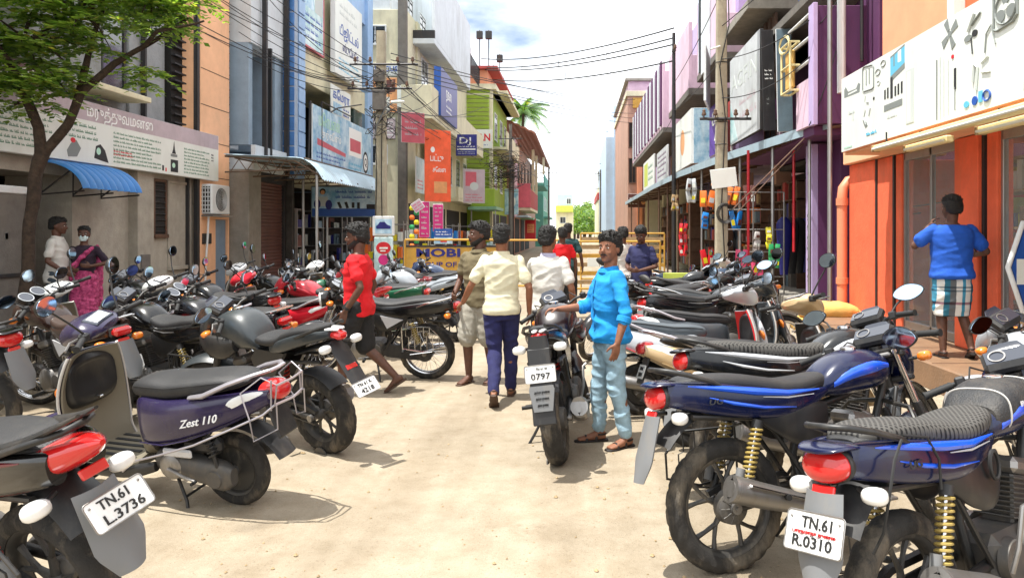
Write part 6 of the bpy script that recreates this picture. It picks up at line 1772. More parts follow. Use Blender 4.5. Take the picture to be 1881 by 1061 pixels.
  if sport:
   for sd in (-1, 1): gr.loft([(-.05, sd * .11, .85, .02, .012, 2.4), (-.2, sd * .085, .885, .028, .014, 2.4), (-.36, sd * .05, .945, .022, .010, 2.4), (-.43, sd * .03, .975, .008, .006, 2)], n=12)
 gr.build('grab_rail', root)
    # saree guard, side stand, brake pedal
 if not naked:
  sg = MB(BM['chrome'] if classic else BM['frame'])
  y = .20
  sg.tube([(.20, .13, .62), (.19, y, .60), (-.10, y, .60), (-.20, y, .50), (-.20, y, .38), (-.02, y, .33), (.20, y, .36), (.20, y, .60)], .007, n=6)
  if classic or True:
   for k in range(5): sg.tube([(.16 - .065 * k, y, .60), (.16 - .065 * k, y, .50), (.13 - .065 * k, y, .49), (.13 - .065 * k, y, .35)], .004, n=5)
   sg.tube([(.12, y, .30), (-.12, y, .335)], .012, n=6, flat=.5)
  sg.build('saree_guard', root)
 ss = MB(BM['frame'])
 ss.tube([(.52, .12, .25), (.46, .22, .10), (.43, .285, .012)], .011, n=8)
 ss.cbox(.40, .46, .26, .32, .0, .012, .004)
 ss.build('side_stand', root)
 bp = MB(BM['metal'])
 bp.tube([(.58, -.17, .27), (.68, -.20, .24), (.80, -.20, .27)], .008, n=6)
 bp.cbox(.78, .83, -.225, -.175, .27, .285, .004)
 bp.build('brake_pedal', root)
 if classic or style == 'commuter':
  lg = MB(BM['chrome'] if classic else BM['frame'])
  lg.tube([(.98, 0, .72), (.96, .22, .70), (.92, .30, .62), (.88, .30, .45), (.86, .18, .36), (.86, 0, .36), (.86, -.18, .36), (.88, -.30, .45), (.92, -.30, .62), (.96, -.22, .70), (.98, 0, .72)], .012, n=8)
  lg.build('leg_guard', root)
 up = .045 if not naked else .05
 for c in root.children:
  n = c.name.split('.')[0]
  if n in ('seat', 'tail_panel', 'tail_light', 'grab_rail', 'rear_mudguard', 'reflector', 'number_plate', 'indicator'): c.location.z = up
  elif n in ('side_panel', 'fuel_tank', 'saree_guard'): c.location.z = up * .7
 return root
def scooter(label, steer=.3, plate_lines=(), near=True, group=None, guard=True, tail='wide'):
 root = thing('scooter', label, 'scooter', group=group)
 Rr = .222; wr = .088; WB = 1.24
 H = (.99, 0, .86); AX = (WB, 0, Rr)
 S = steer_matrix(H, AX, steer)
 wheel(root, 0, Rr, wr, 'disc', near=near, tyre_style=1)
 wheel(root, WB, Rr, wr * .95, 'alloy', near=near, S=S, tyre_style=1)
 fk = MB(BM['metal']); fk.T = S
 for y in (-.075, .075): fk.tube([(1.12, y, .56), (WB, y, Rr)], [.018, .022], n=10)
 fk.tube([(1.0, 0, .84), (1.12, 0, .56)], .026, n=10)
 fk.cbox(1.09, 1.15, -.09, .09, .54, .58, .01)
 fk.build('fork', root)
 fd = MB(BM['paint']); fd.T = S
 def fend(u, v):
  a = R(5 + 165 * u); y = (v - .5) * 2; r = Rr + .045 - .03 * y * y
  return (WB + r * cos(a) * 1.05, y * .075, Rr + r * sin(a))
 fd.grid(fend, 20, 8, thick=.004)
 fd.build('front_mudguard', root)
    # handlebar cowl
 S = Matrix.Translation((-.02, 0, .065)) @ S
 hc = MB(BM['paint']); hc.T = S
 hc.loft([(.83, 0, .985, .09, .020, 2.5), (.87, 0, .985, .155, .045, 2.6), (.94, 0, .985, .165, .068, 2.5), (1.02, 0, .965, .135, .075, 2.4), (1.08, 0, .94, .095, .060, 2.3), (1.11, 0, .925, .05, .035, 2.2)], n=28, steps=4)
 ho = hc.build('handlebar_cowl', root)
 hl = MB(BM['lens']); hl.T = S
 hl.loft([(1.055, 0, .935, .088, .050, 2.4), (1.10, 0, .92, .066, .040, 2.3), (1.12, 0, .915, .03, .02, 2)], n=22)
 hl.build('headlight', ho)
 dl = MB(BM['dial']); dl.T = S
 dl.loft([(1.048, 0, .90, .001, .001, 2), (1.05, 0, .90, .002, .002, 2)], n=8)
 dl.T = S @ Matrix.Translation((.89, 0, 1.033)) @ Matrix.Rotation(R(-20), 4, 'Y')
 dl.cbox(-.045, .05, -.09, .09, -.01, .008, .006)
 dl.cbox(-.03, .035, -.07, .07, .008, .0095, .001, BM['lens'])
 dl.build('instrument_cluster', ho)
 bar = MB(BM['frame']); bar.T = S
 for sd in (-1, 1):
  bar.tube([(.90, sd * .13, .985), (.87, sd * .20, .99), (.83, sd * .34, .985)], .011, n=10)
  bar.tube([(.90, sd * .18, .985), (.93, sd * .24, .98), (.895, sd * .345, .975)], .007, BM['metal'], n=6)
  bar.cbox(.855, .905, sd * .185 - .025, sd * .185 + .025, .965, 1.012, .01, BM['plastic'])
 bar.build('handlebar', root)
 for sd in (-1, 1):
  g = MB(BM['grip']); g.T = S
  a, b = Vector((.864, sd * .225, .990)), Vector((.826, sd * .352, .985))
  g.tube([a.lerp(b, i / 12) for i in range(13)], [.0155 + (.002 if i % 2 else 0) for i in range(12)] + [.020], n=12)
  g.build('grip', root)
  mirror(root, S, sd, (.875, sd * .185, 1.01), (.93, sd * .34, 1.25), (.075, .055), 2.2, m='frame')
    # apron (leg shield): outer and inner
 ap = MB(BM['paint'])
 def shield(u, v, off=0.):
  y = (v - .5) * 2
  z = .90 - .62 * u
  hw = .165 + .06 * sin(pi * min(1, u * 1.15)) ** .8 + .02 * u
  x = 1.03 + .075 * sin(pi * u * .9) - .05 * u - .085 * y * y + off
  return (x, y * hw, z)
 ap.grid(lambda u, v: shield(u, v), 22, 14, thick=.012)
 ap.loft([(1.02, 0, .84, .05, .04, 2.4), (1.08, 0, .72, .11, .12, 2.4), (1.135, 0, .60, .10, .10, 2.4), (1.16, 0, .52, .06, .05, 2.3)], n=22)
 for sd in (-1, 1):
  ap.loft([(1.06, sd * .12, .70, .03, .02, 2.3), (1.09, sd * .12, .67, .045, .035, 2.3), (1.105, sd * .115, .65, .02, .015, 2)], BM['lamp_amber'], n=14)
 ap.build('front_apron', root)
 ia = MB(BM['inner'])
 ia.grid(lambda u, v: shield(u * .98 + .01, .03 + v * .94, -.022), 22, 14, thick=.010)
 ia.loft([(.975, 0, .76, .10, .06, 2.8), (.965, 0, .72, .155, .13, 3.4), (1.02, 0, .72, .185, .17, 3.2)], BM['panel'], n=24)  # glove box panel; its black also paints in the upper shield's shade
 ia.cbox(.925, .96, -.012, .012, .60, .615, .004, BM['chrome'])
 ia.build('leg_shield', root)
 ed = MB(BM['edge'])
 ed.tube([shield(i / 20, 0, -.006) for i in range(21)], .008, n=6)
 ed.tube([shield(i / 20, 1, -.006) for i in range(21)], .008, n=6)
 ed.build('edge_trim', root)
    # floorboard
 fb = MB(BM['inner'])
 fb.loft([(1.06, 0, .285, .13, .03, 3), (.98, 0, .275, .20, .03, 3.2), (.80, 0, .27, .205, .03, 3.4), (.62, 0, .27, .19, .03, 3.2), (.54, 0, .28, .16, .03, 3)], n=26)
 for k in range(5): fb.cbox(.62, .94, -.12 + .06 * k - .012, -.12 + .06 * k + .012, .300, .306, .002, BM['grip'])
 fb.build('floorboard', root)
 for sd in (-1, 1):
  un = MB(BM['panel'])
  un.loft([(1.0, sd * .17, .24, .02, .025, 2.3), (.8, sd * .175, .225, .025, .035, 2.4), (.58, sd * .165, .235, .025, .04, 2.4), (.42, sd * .15, .27, .02, .03, 2.3)], n=14)
  un.build('under_panel', root)
    # body
 bd = MB(BM['inner'])
 bd.loft([(.56, 0, .48, .10, .20, 2.8), (.52, 0, .50, .135, .21, 2.8), (.46, 0, .51, .14, .20, 2.8)], n=24)
 bd.build('seat_front_panel', root)
 for sd in (-1, 1):
  bp = MB(BM['paint'])
  bp.loft([(.54, sd * .09, .53, .03, .13, 2.6), (.46, sd * .12, .535, .055, .150, 2.6), (.30, sd * .145, .55, .060, .135, 2.6), (.12, sd * .15, .585, .058, .118, 2.6), (-.08, sd * .135, .635, .055, .095, 2.6), (-.25, sd * .105, .685, .050, .065, 2.5), (-.36, sd * .07, .715, .035, .040, 2.4)], n=24, steps=4)
  b = bp.build('body_panel', root)
  st = MB(BM['accent'])
  st.tube([(.50, sd * .165, .42), (.30, sd * .200, .435), (.12, sd * .203, .48), (-.08, sd * .185, .55), (-.25, sd * .15, .625)], [.004, .010, .010, .008, .004], n=6, flat=.5)
  st.build('body_stripe', b)
 st = MB(BM['seat'])
 st.loft([(.60, 0, .70, .06, .025, 2.5), (.56, 0, .71, .105, .05, 2.7), (.44, 0, .72, .140, .062, 2.8), (.28, 0, .725, .155, .062, 2.8), (.10, 0, .75, .150, .060, 2.8), (-.06, 0, .775, .135, .050, 2.8), (-.16, 0, .785, .11, .035, 2.7), (-.21, 0, .785, .06, .012, 2.5)], n=28, steps=4)
 so = st.build('seat', root)
 pg = MB(BM['grip'])
 for sd in (-1, 1): pg.tube([(.55, sd * .107, .735), (.44, sd * .141, .748), (.28, sd * .156, .752), (.10, sd * .151, .776), (-.06, sd * .136, .797), (-.16, sd * .11, .80)], .0035, n=5)
 pg.build('seat_piping', so)
    # tail
 tl = MB(BM['lamp_red'])
 tl.loft([(-.29, 0, .735, .085, .045, 2.6), (-.35, 0, .735, .080, .048, 2.6), (-.395, 0, .725, .062, .040, 2.4), (-.41, 0, .72, .02, .015, 2)], n=22)
 tl.build('tail_light', root)
 for sd in (-1, 1):
  il = MB(BM['lens'])
  il.loft([(-.10, sd * .165, .665, .012, .012, 2.2), (-.18, sd * .155, .69, .018, .038, 2.4), (-.28, sd * .122, .715, .020, .040, 2.4), (-.36, sd * .085, .725, .012, .02, 2.2)], n=16)
  il.build('indicator', root)
 gr = MB(BM['rail'])
 for sd in (-1, 1): gr.tube([(.10, sd * .165, .715), (.0, sd * .175, .735), (-.16, sd * .155, .805), (-.30, sd * .11, .85), (-.36, sd * .05, .86)], [.018, .022, .020, .017, .015], n=10, flat=.7)
 gr.tube([(-.36, .06, .86), (-.37, 0, .86), (-.36, -.06, .86)], .015, n=10, flat=.7)
 gr.build('grab_rail', root)
    # engine, exhaust, stands
 en = MB(BM['engine'])
 en.loft([(.42, .10, .30, .05, .06, 2.6), (.32, .105, .285, .065, .085, 2.7), (.12, .11, .26, .06, .075, 2.7), (-.02, .115, .235, .055, .085, 2.6), (-.085, .115, .235, .03, .05, 2.3)], n=22)
 en.lathe([(.02, .185), (.06, .183), (.075, .17), (.078, .15)], n=22, c=(.30, 0, .285), m=BM['metal'])
 en.lathe([(.02, .178), (.05, .175), (.06, .15)], n=20, c=(.01, 0, .235))
 en.cbox(.28, .48, -.10, .08, .22, .36, .03)
 for k in range(6): en.cbox(.46 + k * .02, .468 + k * .02, -.08, .08, .26, .38, .006)
 en.tube([(.30, .19, .285), (.18, .20, .25), (.10, .205, .235)], .009, BM['metal'], n=8)
 en.tube([(.10, .205, .235), (.10, .24, .235)], .010, BM['grip'], n=8)
 en.cbox(.14, .34, .155, .178, .35, .40, .012, BM['print'])
 en.cbox(-.02, .24, .06, .14, .36, .46, .03, BM['plastic'])
 en.build('engine', root)
 ex = MB(BM['muffler'])
 ex.tube([(.48, -.06, .26), (.40, -.13, .18), (.26, -.15, .19)], .014, n=10)
 ex.tube([(.26, -.15, .19), (.20, -.155, .22), (.0, -.17, .27), (-.20, -.175, .31), (-.23, -.175, .315)], [.03, .05, .055, .052, .03], n=18)
 ex.build('exhaust', root)
 sb = MB(BM['frame'])
 a, b = Vector((-.01, .15, .30)), Vector((.07, .13, .58))
 sb.tube([a, b], .010, n=8)
 o = sb.build('shock_absorber', root)
 sp = MB(BM['spring']); spring(sp, a.lerp(b, .25), a.lerp(b, .95), .024, 9, .0055, BM['frame']); sp.build('spring', o)
 rg = MB(BM['plastic'])
 def rmg(u, v):
  y = (v - .5) * 2; a = R(50 + 115 * u); r = Rr + .045 + .13 * u * u - .02 * y * y
  return (r * cos(a), y * .07, Rr + r * sin(a) + .02)
 rg.grid(rmg, 16, 8, thick=.005)
 rg.build('rear_mudguard', root)
 M = frame(Vector((-.375, 0, .56)), (0, -1, 0), Vector((.33, 0, .94)))
 mb = MB(BM['plastic']); mb.T = M; mb.cbox(-.08, .08, -.09, .14, -.025, -.006, .008); mb.build('plate_holder', root)
 if plate_lines is not None: plate(root, M, plate_lines)
 cs = MB(BM['frame'])
 for sd in (-1, 1): cs.tube([(.36, sd * .08, .20), (.26, sd * .13, .06), (.24, sd * .15, .008)], .010, n=8)
 cs.tube([(.27, -.12, .08), (.27, .12, .08)], .008, n=6)
 cs.build('centre_stand', root)
 if guard:
  gd = MB(BM['rail'])
  for sd in (-1, 1):
   gd.tube([(.62, sd * .20, .245), (.50, sd * .225, .33), (.30, sd * .235, .39), (.05, sd * .235, .47), (-.20, sd * .21, .575), (-.36, sd * .15, .64), (-.42, sd * .12, .69)], .0065, n=8)
   gd.tube([(-.42, sd * .12, .69), (-.44, sd * .11, .80), (-.36, sd * .13, .845), (-.24, sd * .16, .76), (-.30, sd * .185, .62)], .0045, n=6)
   gd.tube([(-.30, sd * .185, .615), (-.31, sd * .185, .50), (-.42, sd * .12, .55), (-.43, sd * .12, .69)], .0045, n=6)
   gd.tube([(-.40, sd * .13, .66), (-.415, sd * .12, .83)], .005, n=6)
  gd.tube([(-.44, -.11, .80), (-.455, 0, .80), (-.44, .11, .80)], .006, n=6)
  gd.tube([(-.42, -.12, .69), (-.45, 0, .69), (-.42, .12, .69)], .007, n=6)
  gd.build('crash_guard', root)
 return root
bmat('inner', '#6f6858', rough=.5, dirt=.5, dscale=7, dcol=(.17, .145, .11))
bmat('edge', (.45, .43, .40), rough=.4)
bmat('rail', (.40, .38, .41), rough=.3, metal=.6)
# ------------------------------------------------------------------ trees
def leaf_spray(mb, p, d, L, rr, m, n=9, lw=.02, ll=.06):
 """a feathery twig: leaflets in pairs along a drooping stalk"""
 p = Vector(p); d = Vector(d).normalized()
 side = d.cross(Vector((0, 0, 1)))
 side = side.normalized() if side.length > .05 else Vector((1, 0, 0))
 vs = []; fs = []
 for i in range(n):
  t = (i + 1) / n
  q = p + d * L * t + Vector((0, 0, -.35 * L * t * t))
  for s in (-1, 1):
   dd = (side * s + d * .5 + Vector((0, 0, rr.uniform(-.5, .1)))).normalized()
   w = dd.cross(Vector((rr.uniform(-.5, .5), rr.uniform(-.5, .5), 1))).normalized() * lw * rr.uniform(.7, 1.2)
   l = ll * rr.uniform(.7, 1.25) * (1 - .4 * abs(t - .5))
   o = len(vs)
   vs += [q, q + dd * l * .5 + w, q + dd * l, q + dd * l * .5 - w]
   fs.append((o, o + 1, o + 2, o + 3))
 mb.add(vs, fs, m)
def street_tree(label, base, limbs, sprays, seed=1):
 rr = random.Random(seed)
 t = thing('street_tree', label, 'tree', base)
 mb = MB(M_['bark'])
 tips = []
 for pts, rad in limbs:
  P = []; RR = []
  for i in range(len(pts) - 1):
   for k in range(5):
    f = k / 5
    q = Vector(pts[i]).lerp(Vector(pts[i + 1]), f)
    P.append(q + Vector((noise.noise(q * 2.3), noise.noise(q * 2.3 + Vector((5, 0, 0))), 0)) * .035); RR.append((rad[i] * (1 - f) + rad[i + 1] * f) * (1 + .14 * noise.noise(q * 5)))
  P.append(Vector(pts[-1])); RR.append(rad[-1])
  mb.tube(P, RR, n=12); tips.append((P, RR))
 mb.build('trunk', t, smooth=70)
 tw = MB(M_['bark']); cr = MB(LEAF)
 for (c, rad, n) in sprays:
  c = Vector(c) + Vector((0, 0, .14))
  for k in range(int(n * 1.0)):
   v = Vector((rr.gauss(0, 1), rr.gauss(0, 1), rr.gauss(0, 1))).normalized() * rr.random() ** .45
   p = c + Vector((v.x * rad[0], v.y * rad[1], v.z * rad[2]))
   a = rr.uniform(0, 2 * pi)
   for j in range(rr.choice([3, 4, 5])):
    d = Vector((cos(a + j * 1.4), sin(a + j * 1.4), rr.uniform(-.25, .45)))
    leaf_spray(cr, p, d, rr.uniform(.22, .40), rr, LEAF, n=8, lw=.028, ll=.115)
   if k % 3 == 0: tw.tube([c + (p - c) * .15, c.lerp(p, .6) + Vector((0, 0, .06)), p], [.016, .01, .004], n=5)
 tw.build('twigs', t)['kind'] = 'stuff'
 cr.build('crown', t, smooth=0, fix=False)['kind'] = 'stuff'
 return t
street_tree('leafy street tree with a forked trunk in front of the hospital', (-6.92, 9.25, 0), [
 ([(0, 0, -.05), (.02, 0, .25), (.03, 0, 1.0), (.06, .02, 1.7), (.12, .03, 2.25), (.22, .05, 2.62)], [.13, .095, .078, .072, .078, .078]),
 ([(.20, .05, 2.55), (.48, .1, 2.95), (.62, .15, 3.35), (.95, .25, 3.75), (1.35, .3, 4.0), (1.9, .3, 4.35)], [.065, .058, .05, .042, .03, .015]),
 ([(.20, .05, 2.5), (.20, .0, 2.9), (.05, -.1, 3.4), (-.3, -.2, 4.0), (-.5, -.3, 4.8)], [.075, .062, .055, .045, .02]),
 ([(.60, .15, 3.3), (.6, .3, 3.9), (.7, .5, 4.6)], [.05, .04, .02]),
 ([(1.3, .3, 3.98), (1.7, .0, 4.1), (2.3, -.1, 4.2)], [.03, .025, .012])],
 [((.0, 0, 3.9), (.75, .8, .55), 46), ((.65, .1, 4.3), (.8, .9, .6), 56), ((-.7, -.2, 3.9), (.7, .7, .55), 40), ((1.45, .25, 4.4), (.55, .5, .38), 26), ((.35, -.1, 3.35), (.45, .5, .32), 22), ((2.0, 0, 4.5), (.30, .35, .18), 7), ((1.75, .1, 4.0), (.22, .25, .12), 4),
     ((-.25, -.15, 3.3), (.5, .4, .25), 14), ((.0, .2, 4.9), (1.3, 1.1, .5), 60), ((-.12, -.05, 3.05), (.3, .25, .18), 4), ((1.4, .1, 3.45), (.18, .2, .16), 4)], seed=4)
def palm(label, base, h, r, seed, n=22):
 rr = random.Random(seed)
 t = thing('palm_tree', label, 'palm tree', base)
 mb = MB(M_['bark']); mb.tube([(.35 * (i / 12) ** 2, 0, h * i / 12) for i in range(13)], [.24 - .1 * i / 12 for i in range(13)], n=10); mb.build('trunk', t)
 top = Vector((.35, 0, h))
 cr = MB(FROND)
 for k in range(n):
  a = 2 * pi * k / n * 1.0 + rr.uniform(-.2, .2); el = rr.uniform(-.2, 1.25)
  L = r * rr.uniform(.85, 1.1)
  pts = []
  for i in range(11):
   s = i / 10
   x = L * s * cos(el * (1 - .3 * s)); z = L * s * sin(el) - L * .75 * s * s * (1.1 - .35 * el)
   pts.append(top + Vector((x * cos(a), x * sin(a), z)))
  cr.tube(pts, [.05 * (1 - s / 11) for s in range(11)], n=4)
  for i in range(1, 30):
   s = i / 30; f = s * 10; j = min(int(f), 9); p = pts[j].lerp(pts[j + 1], f - j); d = (pts[j + 1] - pts[j]).normalized()
   sd = d.cross(Vector((0, 0, 1))).normalized()
   for q in (-1, 1):
    l = r * .26 * (1 - abs(s - .4) * .9)
    e = p + (sd * q * .8 + d * .5 + Vector((0, 0, -.55))) * l
    w = d * .07
    cr.add([p - w, p + w, e], [(0, 1, 2)])
 cr.build('crown', t, smooth=0, fix=False)
palm('tall coconut palm rising behind the brown roofed house', (-6.3, 82, 0), 14.6, 3.7, 2)
def far_tree(label, base, h, r, seed):
 rr = random.Random(seed); t = thing('far_tree', label, 'tree', base, group='green trees at the far end of the street')
 mb = MB(M_['bark']); mb.tube([(0, 0, 0), (.2, 0, h * .35), (0, .2, h * .7)], [.35, .25, .1], n=8)
 for k in range(5): a = k * 1.3; mb.tube([(.1, 0, h * .35), (r * .5 * cos(a), r * .5 * sin(a), h * .65)], [.16, .05], n=6)
 mb.build('trunk', t)
 cr = MB(LEAF_FAR)
 for c in range(16):
  a = rr.uniform(0, 6.28); q = rr.random() ** .5
  cc = Vector((r * .75 * q * cos(a), r * .75 * q * sin(a), h * rr.uniform(.3, .85)))
  for k in range(110):
   v = Vector((rr.gauss(0, 1), rr.gauss(0, 1), rr.gauss(0, 1))).normalized() * r * .40 * rr.random() ** .4
   p = cc + v
   u = Vector((rr.gauss(0, 1), rr.gauss(0, 1), rr.gauss(0, 1))).normalized() * .22; w = u.orthogonal().normalized() * .13
   cr.add([p - u, p + w, p + u, p - w], [(0, 1, 2, 3)])
 cr.build('crown', t, smooth=0, fix=False)
for i, (x, y, h, r, l) in enumerate(((1.2, 128, 5.2, 2.8, 'light green bushy tree in the middle of the far end of the street'), (3.4, 136, 6.0, 3.0, 'taller green tree at the far right end of the street'), (-.6, 150, 6.5, 3.0, 'green tree just right of the pale end house'), (2.6, 150, 8.0, 3.2, 'tall rounded green tree behind the far bushy ones'), (.2, 165, 8.5, 3.4, 'farthest green tree rising over the other far trees'))): far_tree(l, (x, y, 0), h, r, i + 3)
# ------------------------------------------------------------------ poles and wires
def pole(label, x, y, h, w, arms, rect=True, extra=None, m='concrete_pole'):
 t = thing('electric_pole', label, 'electric pole', (x, y, 0))
 mb = MB(M_[m])
 if rect:
  n = 6; st = [(h * i / n, 0, 0, w * .5 * (1 - .30 * i / n), w * .42 * (1 - .30 * i / n), 8) for i in range(n + 1)]
  mb.loft(st, axis='z', n=20, steps=1)
 else: mb.tube([(0, 0, 0), (0, 0, h)], [w * .5, w * .36], n=12)
 mb.build('shaft', t)
 for (z, a, L, off) in arms:
  cb = MB(M_['iron']); u = Vector((cos(a), sin(a), 0))
  cb.tube([u * (-L * .5 + off) + Vector((0, -w * .45, z)), u * (L * .5 + off) + Vector((0, -w * .45, z))], .028, n=4)
  co = cb.build('cross_arm', t)
  ib = MB(M_['wood'])
  for s in (-.42, -.2, .2, .42):
   c = u * (L * s + off) + Vector((0, -w * .45, z))
   ib.lathe([(.012, .02), (.012, .06), (.04, .07), (.045, .10), (.03, .13), (.035, .16), (.01, .19)], n=10, c=c, axis='z')
  ib.build('insulator', co)
 if extra: extra(t)
 return t
def left_extra(t):
 rr = random.Random(8)
 mb = MB(M_['cable'])
 for i in range(16):
  a0 = rr.uniform(0, 6.28); r = rr.uniform(.15, .38); z = rr.uniform(3.9, 5.6)
  mb.tube([(r * cos(a0 + q * .6) * (1 + .15 * sin(q)), -.05 + r * .8 * sin(a0 + q * .6), z + .12 * sin(q * 1.3 + i)) for q in range(11)], .010, n=4)
 for i in range(3):
  x = rr.uniform(-.14, .14); mb.tube([(x, -.12, 1.6), (x * .7, -.13, 3.0), (x, -.14, 4.2), (x * 1.4, -.14, 5.6)], .010, n=4)
 mb.build('cable_bundle', t)
 bx = MB(M_['concrete_dark']); bx.cbox(-.15, .15, -.28, -.12, 4.6, 5.1, .01); bx.cbox(-.12, .12, -.26, -.12, 5.3, 5.6, .01); bx.build('junction_box', t)
pole('weathered concrete pole with a tangle of wires in front of the blue building', -4.9, 18.5, 6.6, .30, [(5.75, 0, 1.7, .1), (5.15, 0, 1.6, 0)], extra=left_extra)
def right_extra(t):
 mb = MB(M_['cable'])
 for z in (2.62, 3.3, 3.74, 4.9, 6.2): mb.tube([(.13 * cos(a), .115 * sin(a), z) for a in [q * pi / 8 for q in range(16)]], .010, n=4, closed=True)
 mb.tube([(.1, -.12, 7), (.12, -.14, 5.6), (-.06, -.14, 4.8), (.05, -.14, 3.8), (-.02, -.14, 2.2), (.04, -.14, 1.0)], .012, n=5)
 for k in range(4): mb.tube([(.04 + (.11 + .02 * k) * cos(a) , -.14 - .01 * k, 1.95 + (.15 + .015 * k) * sin(a)) for a in [q * pi / 10 for q in range(20)]], .007, n=4, closed=True)
 mb.build('cable_bundle', t)
 lb = MB(M_['white_paint']); lb.tube([(-.05, -.12, 5.2), (-.25, -.2, 5.12)], .02, n=6); lb.build('bracket', t)
pole('tall square concrete pole rising in front of the long awning', 2.83, 14.5, 8.2, .25, [(3.79, 0, 1.0, .06)], extra=right_extra)
signboard('blank white plate tied to the tall concrete pole', 'pole_plate', (2.62, 14.32, 2.42), (.98, 0, .12), .50, .37, 'sign_white', [], t=.02, ey=(-.1, 0, 1))
pole('slim iron pole beside the pink balconies on the right', 2.88, 22.0, 7.5, .14, [(6.9, pi / 2, .6, 0)], rect=False, m='iron')
pole('slim dark pole in front of the green building', -4.1, 47, 7.6, .22, [(7.0, 0, 1.2, 0)], rect=False, m='iron')
pole('pole with a wire tangle by the pink balcony house', -3.6, 40, 7.4, .24, [(6.6, 0, 1.3, 0)], rect=False, m='concrete_dark')
pole('distant pole with a cross arm near the teal house', -2.9, 76, 8.2, .25, [(7.6, 0, 1.9, 0)], rect=False, m='concrete_dark')
pole('distant slim pole on the far right side of the street', 2.3, 72, 7.6, .25, [(7.2, 0, 1.2, 0)], rect=False, m='concrete_dark')
NC = [0]
def cable(a, b, sag, r=.008, label='thin black overhead cable strung between the buildings', group='overhead cables', n=18, spacers=0):
 a, b = Vector(a), Vector(b)
 mb = MB(M_['cable'])
 P = [a.lerp(b, i / n) - Vector((0, 0, sag * 4 * (i / n) * (1 - i / n))) for i in range(n + 1)]
 mb.tube(P, r, n=5)
 o = mb.build('overhead_cable')
 tag(o, label, 'cable', group)
 if spacers:
  for i in range(2, n - 1, spacers):
   s = MB(M_['cable']); s.tube([P[i] + Vector((0, 0, .0)), P[i] + Vector((0, 0, .28))], .012, n=4); s.build('spacer', o)
 return o
SK = ['topmost cable across the open sky, running up to the slim iron pole', 'second cable from the top across the sky, carrying small spacers', 'plain thin cable between the two spaced cables high in the sky', 'lowest cable running up to the slim iron pole, with small spacers', 'highest of the bundled cables sagging from the weathered concrete pole to the tan tower', 'second of the bundled cables sagging to the tan tower', 'third of the bundled cables sagging to the tan tower', 'lowest of the bundled cables sagging to the tan tower', 'steepest of the bundled cables sagging to the tan tower', 'highest of the far level cables, beside the coconut palm', 'second highest of the far level cables across the street', 'middle one of the far level cables across the street', 'second lowest far level cable across the street', 'lowest far level cable, just above the pale end house']
YR = 22.0
for (pxa, pya, Ya, pyb, sag, sp) in ((884, 108, 41, 52, .35, 0), (884, 128, 41, 82, .30, 4), (884, 124, 41, 70, .30, 0), (905, 146, 41, 112, .30, 4)):
 cable((px(pxa, Ya), Ya, pz(pya, Ya)), (2.88, YR, pz(pyb, YR)), sag , .026, SK.pop(0), 'cables across the sky', spacers=sp)
for (pya, pyb, sg) in ((100, 190, .25), (118, 205, .3), (128, 214, .2), (135, 222, .25), (112, 180, .25)):
 cable((px(720, 18.5), 18.4, pz(pya, 18.5)), (px(1165, 44), 43.5, pz(pyb + 6, 44)), sg, .013, SK.pop(0), 'cables across the sky')
for (pa, ya, pb, yb) in ((945, 238, 1140, 240), (940, 262, 1150, 268), (960, 295, 1110, 300), (985, 325, 1105, 322), (1000, 340, 1110, 345)):
 cable((px(pa, 70), 70, pz(ya, 70)), (px(pb, 72), 72, pz(yb, 72)), .3, .022, SK.pop(0), 'cables across the sky')
LF = 'thin dark wire sagging along the left shop fronts'
rr = random.Random(21)
for i in range(14):
 z0 = rr.uniform(5.0, 5.75); z1 = rr.uniform(4.6, 6.6)
 cable((-4.9 + rr.uniform(-.5, .6), 18.4, z0), (rr.uniform(-6.8, -6.5) if i % 2 else -7.3, rr.uniform(6, 16), z1 + .4), rr.uniform(.1, .5), .008, LF, 'wires along the left shop fronts')
for i in range(14):
 cable((-4.9 + rr.uniform(-.5, .6), 18.6, rr.uniform(4.5, 5.75)), (rr.uniform(-5.3, -4.0), rr.choice([26, 33, 40, 47]), rr.uniform(5.2, 7.2)), rr.uniform(.1, .6), .010, LF, 'wires along the left shop fronts')
for i in range(8):
 cable((rr.uniform(-5.2, -3.6), 40, rr.uniform(5.0, 6.6)), (rr.uniform(-3.8, -2.8), rr.choice([54, 60, 76]), rr.uniform(5.2, 7.6)), rr.uniform(.2, .6), .014, LF, 'wires along the left shop fronts')
tb = MB(M_['cable'])
for i in range(60):
 a0 = rr.uniform(0, 6.28); r = rr.uniform(.2, .9); z = rr.uniform(4.1, 5.6); x0 = rr.uniform(-.6, .5)
 tb.tube([(-3.75 + x0 + r * cos(a0 + q * .5), 39.6 + .3 * sin(q + i), z + r * .5 * sin(a0 + q * .5)) for q in range(9)], .014, m=M_['wood'] if i % 3 == 0 else M_['cable'], n=4)
tag(tb.build('wire_tangle'), 'dense tangle of old wires hanging at the pole by the pink balcony', 'wire tangle')
RG = 'thin dark wire running along the right hand buildings'
